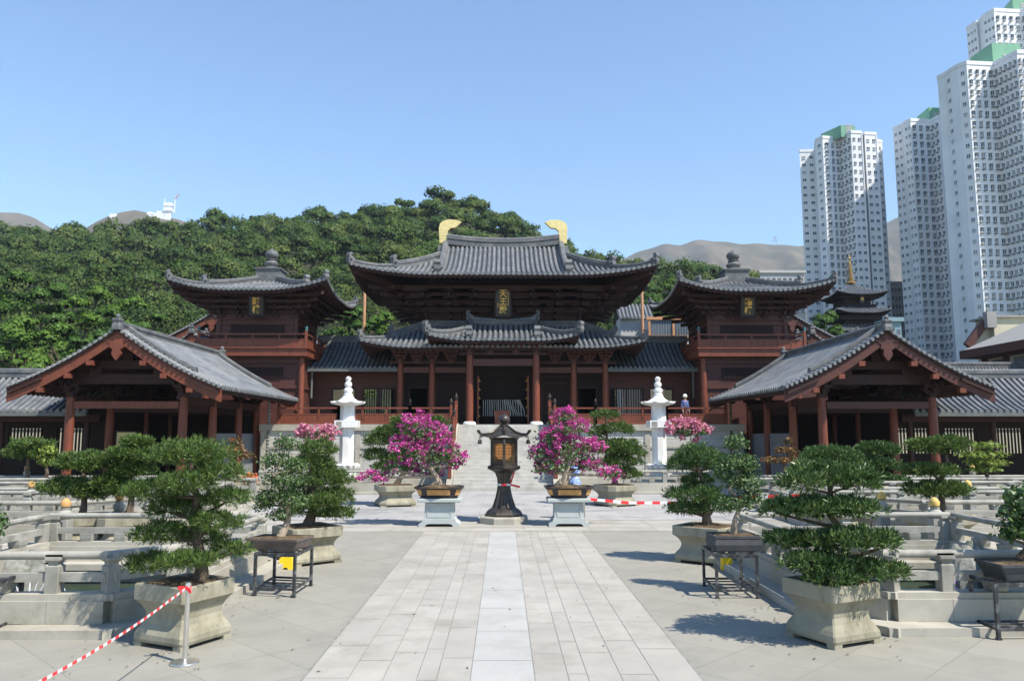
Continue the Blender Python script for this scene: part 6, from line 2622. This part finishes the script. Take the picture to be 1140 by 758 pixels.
# ------------------------------------------------------------------ wooded hill
SIL = [(-260, 262), (-80, 252), (0, 249), (60, 245), (100, 242), (150, 248), (200, 245), (250, 243), (300, 240), (340, 228), (380, 223), (420, 216), (470, 211), (505, 211), (540, 224), (570, 240), (590, 254), (605, 268), (640, 276), (665, 278), (690, 287), (740, 287), (790, 290), (805, 297), (812, 311), (822, 332), (835, 372), (860, 420), (1000, 470), (1300, 480)]
HY0, HY1 = 78.0, 270.0
sil = []
for px, py in SIL:
    p = at(px, py + (np.interp(px, [0, 250, 340, 400, 560, 610, 700], [-2, -2, 3, 10, 10, 7, 3])), HY1)
    sil.append((p.x, max(p.z - 7.0, 1.0)))
SXs = np.array([q[0] for q in sil])
SZs = np.array([q[1] for q in sil])


def hill_z(X, Y):
    """ground height of the wooded hill; silhouettes are laid along rays so scale X back to the ridge"""
    X = np.asarray(X, dtype=float)
    Y = np.asarray(Y, dtype=float)
    xr = X * (0.45 + 0.55 * HY1 / np.maximum(Y, 40))
    zr = np.interp(xr, SXs, SZs)
    t = np.clip((Y - HY0) / (HY1 - HY0), 0, 1.35)
    prof = np.where(t <= 1, t ** 0.95, 1 - (t - 1) * 0.8)
    bump = 2.2 * np.sin(X * 0.06 + 1.3) * np.cos(Y * 0.05) + 1.6 * np.sin(X * 0.021 + Y * 0.03)
    return np.maximum(zr * prof + bump * np.clip(t * 2, 0, 1) * np.where(zr > 8, 1, 0), -0.5)


nx, ny = 110, 60
gx = np.linspace(-330, 230, nx)
gy = np.linspace(HY0, 360, ny)
GX, GY = np.meshgrid(gx, gy, indexing='ij')
GZ = hill_z(GX, GY)
v = np.stack([GX.ravel(), GY.ravel(), GZ.ravel()], axis=1)
ii = np.arange(nx - 1)[:, None] * ny + np.arange(ny - 1)[None, :]
qd = np.stack([ii, ii + ny, ii + ny + 1, ii + 1], axis=-1).reshape(-1, 4)
struct(np_mesh('hill', v, qd, EARTH))


def crown_cloud(centres, radii, per, size, rng, squash=0.95, lobes=6):
    """leaf clumps over lumpy crowns"""
    N = len(centres)
    # each crown gets a few lobes
    lob = rng.normal(size=(N, lobes, 3))
    lob /= np.linalg.norm(lob, axis=2, keepdims=True)
    lob[:, :, 2] = np.abs(lob[:, :, 2]) * 0.9 - 0.15
    lobc = centres[:, None, :] + lob * radii[:, None, None] * np.array([0.62, 0.62, 0.55])
    lobr = radii[:, None] * rng.uniform(0.36, 0.62, (N, lobes))
    pick = rng.integers(0, lobes, (N, per))
    c = np.take_along_axis(lobc, pick[:, :, None].repeat(3, 2), axis=1).reshape(-1, 3)
    r = np.take_along_axis(lobr, pick, axis=1).reshape(-1)
    d = _unit(rng.normal(size=(N * per, 3)))
    d[:, 2] = np.where(d[:, 2] < -0.2, -d[:, 2] * 0.6, d[:, 2])
    pos = c + d * (r * rng.uniform(0.72, 1.08, len(r)))[:, None] * np.array([1, 1, squash])
    nn = _unit(d + rng.normal(size=d.shape) * 0.2)
    t = _unit(np.cross(nn, rng.normal(size=nn.shape)))
    s = np.cross(nn, t)
    L = (size if np.isscalar(size) else np.repeat(size, per)[:, None]) * rng.uniform(0.6, 1.35, (len(pos), 1))
    a, b = pos - t * L * 0.5, pos + s * L * 0.36 - nn * L * 0.10
    c2, e = pos + t * L * 0.5, pos - s * L * 0.36 - nn * L * 0.10
    # clump shading normal: lobe direction leaning to the crown's own outward direction
    cen = np.repeat(centres, per, axis=0)
    cn = _unit(0.65 * d + 0.55 * _unit(pos - cen) + np.array([0, 0, 0.15]) + 0.16 * rng.normal(size=d.shape))
    crown_cloud.normals = np.repeat(cn, 4, axis=0)
    return np.stack([a, b, c2, e], axis=1).reshape(-1, 3)


rng = np.random.default_rng(21)
pts = []
Y = HY0 + 10
while Y < 292:
    step = 4.0 + (Y - HY0) * 0.013
    x0, x1 = -0.80 * Y - 12, 0.34 * Y + 20
    n = int((x1 - x0) / step)
    xs_ = x0 + (np.arange(n) + rng.random(n)) * step
    ys_ = Y + rng.uniform(-0.5, 0.5, n) * step
    zs_ = hill_z(xs_, ys_)
    ok = zs_ > 2.5
    pts.append(np.stack([xs_[ok], ys_[ok], zs_[ok]], axis=1))
    Y += step * 0.85
P = np.concatenate(pts)
rad = rng.uniform(2.5, 4.7, len(P)) * (0.85 + 0.3 * rng.random(len(P)))
C_ = P.copy()
rad *= rng.choice([0.7, 0.85, 1.0, 1.15], len(P), p=[0.25, 0.3, 0.3, 0.15])
C_[:, 2] += rad * rng.uniform(0.6, 1.15, len(P)) + rng.uniform(-0.5, 1.6, len(P))
size = np.clip(P[:, 1] * 0.0031, 0.30, 0.9)
size = size * np.clip(rad / 3.4, 0.8, 1.25)
vv = crown_cloud(C_, rad, 360, size, rng)
o = np_mesh('forest', vv, np.arange(len(vv)).reshape(-1, 4), FOREST, normals=crown_cloud.normals)
struct(o, 'stuff')
o['label'] = 'dense green woodland covering the hillside'
print('forest crowns', len(P), 'quads', len(vv) // 4)

# separate trees at the foot of the hill
TT = 'trees at the foot of the hill'


def tree(label, px, py_top, Y, h, w, m, n=1500, leaf=0.34, ground=None):
    """crown top at the picture point, trunk to the ground"""
    p = at(px, py_top, Y)
    gz = ground if ground is not None else max(0.0, float(hill_z(p.x, Y)) - 0.3)
    H = max(p.z - gz, 4.0)
    t = thing('broadleaf_tree', label, 'tree', (p.x, Y, gz), group=TT)
    r2 = random.Random(int(px * 7 + Y))
    rg = np.random.default_rng(int(px * 7 + Y))
    base = max(H - h, H * 0.2)
    mb = MB()
    pts_ = [(0, 0, 0), (r2.uniform(-.3, .3), 0, base * 0.6), (r2.uniform(-.5, .5), 0, base), (r2.uniform(-.5, .5), 0, H - h * 0.35)]
    mb.tube(pts_, [0.32, 0.26, 0.22, 0.08], 8)
    for k in range(7):
        a = r2.uniform(0, 2 * PI)
        q = Vector(pts_[2]) + Vector((0, 0, r2.uniform(-0.2, 0.3) * h))
        mb.tube([q, q + Vector((math.cos(a) * w * 0.25, math.sin(a) * w * 0.25, h * 0.18)), q + Vector((math.cos(a) * w * 0.42, math.sin(a) * w * 0.42, h * r2.uniform(0.2, 0.5)))], [0.13, 0.09, 0.04], 6)
    mb.build('trunk', BARK, t, smooth=True)
    k = 9
    cc = np.zeros((k, 3))
    rr2 = np.zeros(k)
    for i in range(k):
        f = i / (k - 1)
        a = i * 2.4
        sp = w * 0.5 * (1 - f * 0.75) * 0.7
        cc[i] = (math.cos(a) * sp, math.sin(a) * sp, base + h * (0.12 + 0.68 * f))
        rr2[i] = w * 0.5 * r2.uniform(0.42, 0.62) * (1 - 0.35 * f)
    v_ = crown_cloud(cc, rr2, 2 * n // k, leaf, rg, 0.85, 5)
    np_mesh('crown', v_, np.arange(len(v_)).reshape(-1, 4), m, t, normals=crown_cloud.normals)
    return t


tree('tall dark tree at the far left edge behind the corridor', 8, 285, 84, 16, 11, TREEA, 2600)
tree('dark rounded tree second from the left edge, above the corridor roof', 55, 300, 82, 13, 10, TREEA, 2400)
tree('bright green feathery tree between the two dark left trees and the pavilion peak', 96, 306, 84, 13, 11, TREEB, 2600)
tree('tall bright tree right behind the left pavilion ridge finial', 140, 318, 82, 12, 9, TREEB, 2200)
tree('dark narrow tree between the left pavilion peak and the left tower roof', 172, 330, 80, 12, 7, TREEA, 1800)
tree('low bright bush-like tree on the slope at the left edge below the dark trees', 20, 345, 76, 8, 9, TREEB, 1800)
tree('low bright tree above the left slope of the left pavilion', 62, 352, 75, 8, 8, TREEB, 1600)
tree('low dark tree above the middle of the left pavilion slope', 100, 362, 74, 7, 7, TREEA, 1500)
tree('round bright tree framed between the bamboo pole and the hall bracket tips', 424, 338, 76, 7, 5.5, TREEB, 1500)
tree('darker tree just left of the left bamboo pole', 392, 330, 80, 8, 6, TREEA, 1500)
tree('small bright bushy tree low beside the hall lower eave', 452, 358, 74, 5, 4.5, TREEB, 900)
tree('bright round tree right of the hall under the right upper eave', 690, 345, 78, 7, 6, TREEB, 1500)
tree('dark tree behind the right bamboo pole', 722, 318, 86, 9, 7, TREEA, 1500)
tree('rounded green tree between the main hall and the right tower', 742, 300, 92, 10, 8, TREEA, 1600)
tree('dark green tree between the right tower eave and the pagoda', 915, 338, 84, 8, 8, TREEA, 1500, ground=0)
tree('small pale tree sprouting beside the earth bank at the left edge', 28, 385, 62, 5, 3, TREEB, 700)

# ------------------------------------------------------------------ distant bare hills


def mountain(label_name, sil_px, Y, depth, m, seed, base=0):
    rg = np.random.default_rng(seed)
    pts_ = [at(px, py, Y) for px, py in sil_px]
    xs_ = np.array([p.x for p in pts_])
    zs_ = np.array([p.z for p in pts_])
    n = 260
    X = np.linspace(xs_[0], xs_[-1], n)
    Z = np.interp(X, xs_, zs_)
    k = 3
    Z = np.convolve(np.pad(Z, k, mode='edge'), np.ones(2 * k + 1) / (2 * k + 1), 'valid')
    for f, a in ((0.012, 0.012), (0.03, 0.007), (0.07, 0.004)):
        Z = Z + np.sin(X * f + rg.random() * 6) * a * Z.max() * 0.6
    rows = 40
    V_ = []
    for j in range(rows):
        t = j / (rows - 1)
        yy = Y - depth * (1 - t)
        prof = t ** 1.1
        rid = 1 + 0.10 * np.sin(X * 0.02 + 7 * t + seed) * (1 - t) + 0.07 * np.sin(X * 0.051 - 11 * t) * (1 - t)
        zz = Z * prof * rid
        if 0 < j < rows - 1:
            from mathutils import noise as mn
            amp = Z.max() * 0.13 * min(1, 2.2 * (1 - t))
            zz = zz + np.array([amp * (0.5 - abs(mn.fractal(Vector((x * 0.0035 * 2300 / Y + seed, yy * 0.0014, 0)), 0.8, 2.1, 5))) for x in X])
        V_.append(np.stack([X * (1 - 0.25 * (1 - t)), np.full(n, yy), zz], axis=1))
    V_ = np.concatenate(V_)
    jj = np.arange(rows - 1)[:, None] * n + np.arange(n - 1)[None, :]
    Q = np.stack([jj, jj + 1, jj + n + 1, jj + n], axis=-1).reshape(-1, 4)
    ob = np_mesh(label_name, V_, Q, m)
    ob.data.polygons.foreach_set('use_smooth', [True] * len(ob.data.polygons))
    return struct(ob)


mountain('far_hills', [(640, 300), (690, 287), (715, 279), (738, 272), (745, 270.5), (752, 274), (765, 271), (778, 269), (800, 272), (825, 271), (850, 270), (872, 273), (890, 272), (940, 264), (985, 249), (1000, 243), (1030, 232), (1080, 225), (1150, 228), (1300, 240)], 2300, 1200, MTN, 3)
mountain('far_hills', [(-300, 250), (-60, 240), (-20, 238), (6, 240), (22, 238.5), (36, 243), (60, 255), (110, 262)], 2100, 700, MTN, 5)
mountain('far_hills', [(80, 262), (108, 246), (120, 240), (134, 236), (150, 234), (165, 236), (180, 239), (200, 246), (230, 258)], 1500, 500, MTN, 8)

# radar station on the hill
def radar():
    t = thing('radar_station', 'white radar tower and low buildings on the brown hilltop at upper left', 'radar station', at(186, 240, 1490))
    s = 1490 / FPX * 1.0
    mb = MB()
    mb.box(-3.2 * s, 3.2 * s, 0, 8, -10 * s, 5 * s)
    mb.box(-4.2 * s, 4.2 * s, -2, 10, 5.2 * s, 9.5 * s)
    mb.box(-4.2 * s, 4.2 * s, -2, 10, 11.2 * s, 15 * s)
    mb.box(-2.5 * s, 2.5 * s, 0, 8, 9.5 * s, 11.2 * s)
    mb.box(-3.8 * s, -3.2 * s, 0, 1, 15 * s, 20 * s)
    mb.build('tower', RADARW, t)
    mb = MB()
    for k, (a, b, h) in enumerate(((-23, -18, 5), (-17, -12, 3.5), (-12, -6, 6), (-6, -3, 4))):
        mb.box(a * s, b * s, 0, 8, -8 * s, h * s * 0.9)
    mb.box(-65 * s, -58 * s, 0, 8, -10 * s, 2 * s)
    mb.build('low_buildings', RADARW, t)
    c = thing('crane', 'small red and white crane jib on the hilltop by the radar tower', 'crane', at(195, 222, 1490))
    mb = MB()
    mb.beam((0, 0, 0), (4 * s, 0, 6 * s), 0.8 * s, 0.8 * s)
    mb.build('jib', CRANER, c)
    mb = MB()
    mb.beam((0, 0, -16 * s), (0, 0, 0), 0.8 * s, 0.8 * s)
    mb.build('mast', RADARW, c)


radar()

# power pylons on the far ridge
for px, py in ((863, 271), (752, 271)):
    if px == 752:
        continue
    p = at(px, py, 2250)
    t = thing('power_pylon', 'faint lattice power pylon on the far brown ridge', 'pylon', p)
    mb = MB()
    s = 2250 / FPX
    for a in (-1, 1):
        mb.beam((a * 2.0 * s, 0, -3 * s), (a * 0.4 * s, 0, 8 * s), 0.3 * s, 0.3 * s)
    for z, w in ((3, 3.2), (5, 2.6), (7, 2.0)):
        mb.beam((-w * s, 0, z * s), (w * s, 0, z * s), 0.3 * s, 0.3 * s)
    mb.build('lattice_mast', GREYAC, t)

# ------------------------------------------------------------------ apartment towers


def apartments(label, H, top, faces, back=26, floors=None, floor_h=2.75, roofbox=None, group='white apartment towers', xback=None):
    """top: list of (px, py) of the facade's top corners; faces: per segment number of window columns and style"""
    P = [atz(px, py, H) for px, py in top]
    base = P[0].copy()
    c = Vector((P[len(P) // 2].x, P[len(P) // 2].y, 0))
    t = thing('apartment_tower', label, 'apartment tower', c, group=group)
    loc = [Vector((p.x - c.x, p.y - c.y, 0)) for p in P]
    k0, k1 = P[0].x / P[0].y, P[-1].x / P[-1].y
    rear = [loc[-1] + Vector((back * k1 - 2, back, 0)), loc[0] + Vector((back * k0 + 2.5, back, 0))]
    ring = loc + rear
    mb = MB()
    n = len(ring)
    vs = [(p.x, p.y, 0) for p in ring] + [(p.x, p.y, H) for p in ring]
    fs = [(k, (k + 1) % n, (k + 1) % n + n, k + n) for k in range(n)]
    fs.append(tuple(range(n, 2 * n)))
    mb.add(vs, fs)
    mb.build('wall', TOWERW, t)
    mb = MB()
    for a, b in zip(ring, ring[1:] + ring[:1]):
        d = (b - a)
        L = d.length
        if L < 0.5:
            continue
        mb.beam(a + Vector((0, 0, H + 0.5)), b + Vector((0, 0, H + 0.5)), 0.3, 1.0)
    mb.build('parapet', TOWERW, t)
    nf = int((H - 3) / floor_h)
    wins = []
    for (a, b), (cols, style) in zip(zip(loc[:-1], loc[1:]), faces):
        d = (b - a)
        L = d.length
        if cols == 0:
            continue
        d.normalize()
        nrm = Vector((d.y, -d.x, 0))
        if nrm.y > 0 and abs(nrm.y) > 0.01:
            nrm = -nrm
        for f in range(nf):
            z = H - 2.0 - f * floor_h
            for k in range(cols):
                s = (k + 0.5) / cols * L
                wins.append((z, a + d * s, d, nrm, style, L / cols))
    wins.sort(key=lambda w: -w[0])

    wr = random.Random(int(H * 7))

    def pane(mb, w):
        z, p, d, nrm, style, cw = w
        ww = min(cw * (0.50 if style != 's' else 0.36), 1.7 if style == 'b' else 1.2)
        hh = 1.05 if style == 'b' else 0.95
        A, B = p - d * ww / 2 + nrm * 0.06, p + d * ww / 2 + nrm * 0.06
        C1 = Vector((0, 0, z))
        q = [A + C1 - Vector((0, 0, hh / 2)), B + C1 - Vector((0, 0, hh / 2)), B + C1 + Vector((0, 0, hh / 2)), A + C1 + Vector((0, 0, hh / 2))]
        q2 = [x - nrm * 0.16 for x in q]
        mb.mi(0 if wr.random() < 0.68 else 3).add(q + q2, [(0, 1, 2, 3), (0, 4, 5, 1), (1, 5, 6, 2), (2, 6, 7, 3), (3, 7, 4, 0)])
        # ledge, mullion and air-conditioner hood
        mb.mi(1)
        e = nrm * 0.28
        zc = Vector((0, 0, z - hh / 2 - 0.06))
        mb.beam(A + zc + nrm * 0.05, B + zc + nrm * 0.05, 0.28, 0.08)
        m = (A + B) / 2 + Vector((0, 0, z))
        mb.beam(m - Vector((0, 0, hh / 2)) + nrm * 0.03, m + Vector((0, 0, hh / 2)) + nrm * 0.03, 0.07, 0.07)
        if style in ('b', 'a'):
            k = A * 0.8 + B * 0.2 + Vector((0, 0, z - hh / 2 - 0.42)) + nrm * 0.30
            mb.mi(2).cbox(k, (0.7, 0.4, 0.35), math.atan2(d.y, d.x))
            zc = Vector((0, 0, z + hh / 2 + 0.08))
            mb.mi(1).beam(A + zc + nrm * 0.2, B + zc + nrm * 0.2, 0.55, 0.08)

    for w in wins[:100]:
        mb = MB()
        pane(mb, w)
        mb.build('window', [GLASS, TOWERW, GREYAC, CURTAIN], t)
    if len(wins) > 100:
        mb = MB()
        for w in wins[100:]:
            pane(mb, w)
        o = mb.build('lower_windows', [GLASS, TOWERW, GREYAC, CURTAIN], t)
        o['kind'] = 'stuff'
    # thin coloured corner strips
    mb = MB()
    for i, p in enumerate(loc):
        if i % 3 == 1:
            mb.cbox((p.x, p.y - 0.03, H / 2), (0.35, 0.35, H - 0.5))
    mb.build('corner_strip', TOWERG if False else TOWERW, t)
    if roofbox:
        (ax, ay), (bx, by), (cx_, cy_), h = roofbox
        A, B, C2 = [at(x, y, c.y + dy) for x, y, dy in ((ax, ay, 10), (bx, by, 2), (cx_, cy_, 2.6))]
        mb = MB()
        zt = B.z
        ring2 = [Vector((q.x - c.x, q.y - c.y, 0)) for q in (A, B, C2)]
        ring2.append(ring2[0] + ring2[2] - ring2[1])
        vs = [(q.x, q.y, H - 0.5) for q in ring2] + [(q.x, q.y, zt) for q in ring2]
        mb.add(vs, [(0, 1, 5, 4), (1, 2, 6, 5), (2, 3, 7, 6), (3, 0, 4, 7), (4, 5, 6, 7)])
        o = mb.build('green_roof_house', TOWERG, t)
        mb = MB()
        d = (ring2[2] - ring2[1]).normalized()
        nrm = Vector((d.y, -d.x, 0))
        for k in range(6):
            q = ring2[1].lerp(ring2[2], 0.35) + nrm * 0.05
            mb.beam(q + Vector((0, 0, H + 1.2 + k * 0.5)), q + d * 2.2 + Vector((0, 0, H + 1.2 + k * 0.5)), 0.1, 0.3)
        mb.build('louvre', CONC, o)
    return t


apartments('distant white apartment tower standing alone, directly behind the pagoda', 102.0,
           [(890, 169.6), (907, 169.3), (907.7, 158), (915.6, 154.3), (924, 155), (934, 155.8), (947.3, 148.5), (959.2, 149), (960.2, 153), (962.5, 150), (975.5, 150.6), (976, 158), (982, 159.5)],
           [(2, 'n'), (0, ''), (1, 's'), (1, 'a'), (2, 'b'), (3, 'b'), (2, 'n'), (0, ''), (0, ''), (2, 'n'), (1, 's'), (1, 's')],
           roofbox=((914, 155), (936, 139.5), (952, 141), 4))
apartments('white apartment tower in the middle, partly hidden by the nearest tower', 104.0,
           [(994.2, 145), (1004, 141), (1006.5, 138.6), (1013.5, 135.2), (1036, 136.4), (1045, 131.5), (1062, 132)],
           [(2, 'n'), (0, ''), (2, 'n'), (3, 'b'), (2, 'b'), (1, 's')],
           roofbox=((1021, 133), (1034, 119.5), (1046, 119.5), 4))
apartments('nearest white apartment tower with wide windows at the right edge', 96.5,
           [(1043.6, 88.5), (1052, 84.5), (1059, 79.5), (1066, 75.5), (1076, 72), (1106, 73.5), (1132, 60), (1142, 60), (1175, 62)],
           [(0, ''), (1, 's'), (0, ''), (1, 's'), (4, 'b'), (5, 'b'), (2, 'b'), (4, 'b')],
           roofbox=((1081, 70), (1104, 48), (1136, 50), 4))
apartments('tallest white apartment tower rising at the top right corner behind the nearest one', 125.0,
           [(1076, 34), (1086.7, 26.6), (1089, 27.5), (1094.6, 20), (1106.5, 13), (1136, 14.5), (1150, 10), (1170, 10)],
           [(3, 'n'), (0, ''), (0, ''), (3, 'n'), (4, 'b'), (2, 'b'), (3, 'b')],
           roofbox=((1113, 11), (1127, -2), (1150, -2), 4))


def low_block(label, x0p, x1p, ytop, Y, m, nf, nc, wing=None):
    a, b = at(x0p, ytop, Y), at(x1p, ytop, Y)
    t = thing('distant_block', label, 'building', ((a.x + b.x) / 2, Y, 0))
    W = (b.x - a.x) / 2
    H = a.z
    mb = MB()
    mb.box(-W, W, 0, 14, 0, H)
    mb.box(-W - 0.4, W + 0.4, -0.5, 14.4, H, H + 0.8)
    mb.build('wall', m, t)
    fh = 3.0
    for f in range(nf):
        for k in range(nc):
            x = -W + (k + 0.5) * 2 * W / nc
            w = W / nc * 0.62
            mb = MB()
            z = H - 2.2 - f * fh
            mb.mi(0).box(x - w, x + w, -0.06, 0.1, z - 0.7, z + 0.7)
            mb.mi(1).box(x - w - 0.1, x + w + 0.1, -0.5, 0.05, z - 0.9, z - 0.69)
            mb.build('window', [GLASS, m], t)
    return t


low_block('distant white low block with flat roof left of the lone apartment tower', 846, 895, 304, 230, CONC, 4, 8)
low_block('slim pale block seen in the gap between the first two apartment towers', 988, 1006, 316, 270, CONC, 9, 5)
low_block('squat teal building below the slim pale block', 984, 1003, 358, 150, TEAL, 2, 3)

# ------------------------------------------------------------------ camera, sky, sun, air
cam = bpy.data.cameras.new('camera')
cam.sensor_fit = 'HORIZONTAL'
cam.sensor_width = 36
cam.lens = 36 * FPX / 1140
cam.clip_start = 0.1
cam.clip_end = 9000
co = bpy.data.objects.new('camera', cam)
COL.objects.link(co)
co.matrix_world = Matrix(((CR.x, CU.x, -CF.x, CAM.x), (CR.y, CU.y, -CF.y, CAM.y), (CR.z, CU.z, -CF.z, CAM.z), (0, 0, 0, 1)))
SC.camera = co

SUNV = Vector((0.60, -0.43, 1.0)).normalized()
w = bpy.data.worlds.new('World')
SC.world = w
w.use_nodes = True
nt = w.node_tree
nt.nodes.clear()
out = nt.nodes.new('ShaderNodeOutputWorld')
bg = nt.nodes.new('ShaderNodeBackground')
sk = nt.nodes.new('ShaderNodeTexSky')
sk.sky_type = 'NISHITA'
sk.sun_disc = False
sk.sun_elevation = math.asin(SUNV.z)
sk.sun_rotation = math.atan2(SUNV.x, SUNV.y)
sk.altitude = 50
sk.air_density = 1.35
sk.dust_density = 0.0
sk.ozone_density = 7.0
bg.inputs['Strength'].default_value = 0.135
nt.links.new(sk.outputs[0], bg.inputs['Color'])
nt.links.new(bg.outputs[0], out.inputs['Surface'])
sun = bpy.data.lights.new('sun', 'SUN')
sun.energy = 5.0
sun.angle = math.radians(0.53)
sun.color = (1.0, 0.93, 0.82)
so = bpy.data.objects.new('sun', sun)
COL.objects.link(so)
so.rotation_euler = SUNV.to_track_quat('Z', 'Y').to_euler()
so.location = SUNV * 200

HAZE = True
if HAZE:
    m, nt2, o2 = _nt('haze_air')
    pv = nt2.nodes.new('ShaderNodeVolumePrincipled')
    pv.inputs['Color'].default_value = (0.70, 0.84, 1.0, 1)
    pv.inputs['Density'].default_value = 0.00013
    nt2.links.new(pv.outputs[0], o2.inputs['Volume'])
    mb = MB()
    mb.box(-1900, 2300, -70, 2420, -2, 760)
    hz = mb.build('haze', m)
    struct(hz, 'stuff')

SC.view_settings.view_transform = 'Standard'
SC.view_settings.look = 'None'
SC.view_settings.exposure = 0.68
SC.view_settings.gamma = 1.0
SC.view_settings.use_curve_mapping = False
SC.render.engine = 'CYCLES'
SC.cycles.max_bounces = 6
SC.cycles.transparent_max_bounces = 4
SC.cycles.volume_bounces = 0
SC.cycles.use_denoising = True
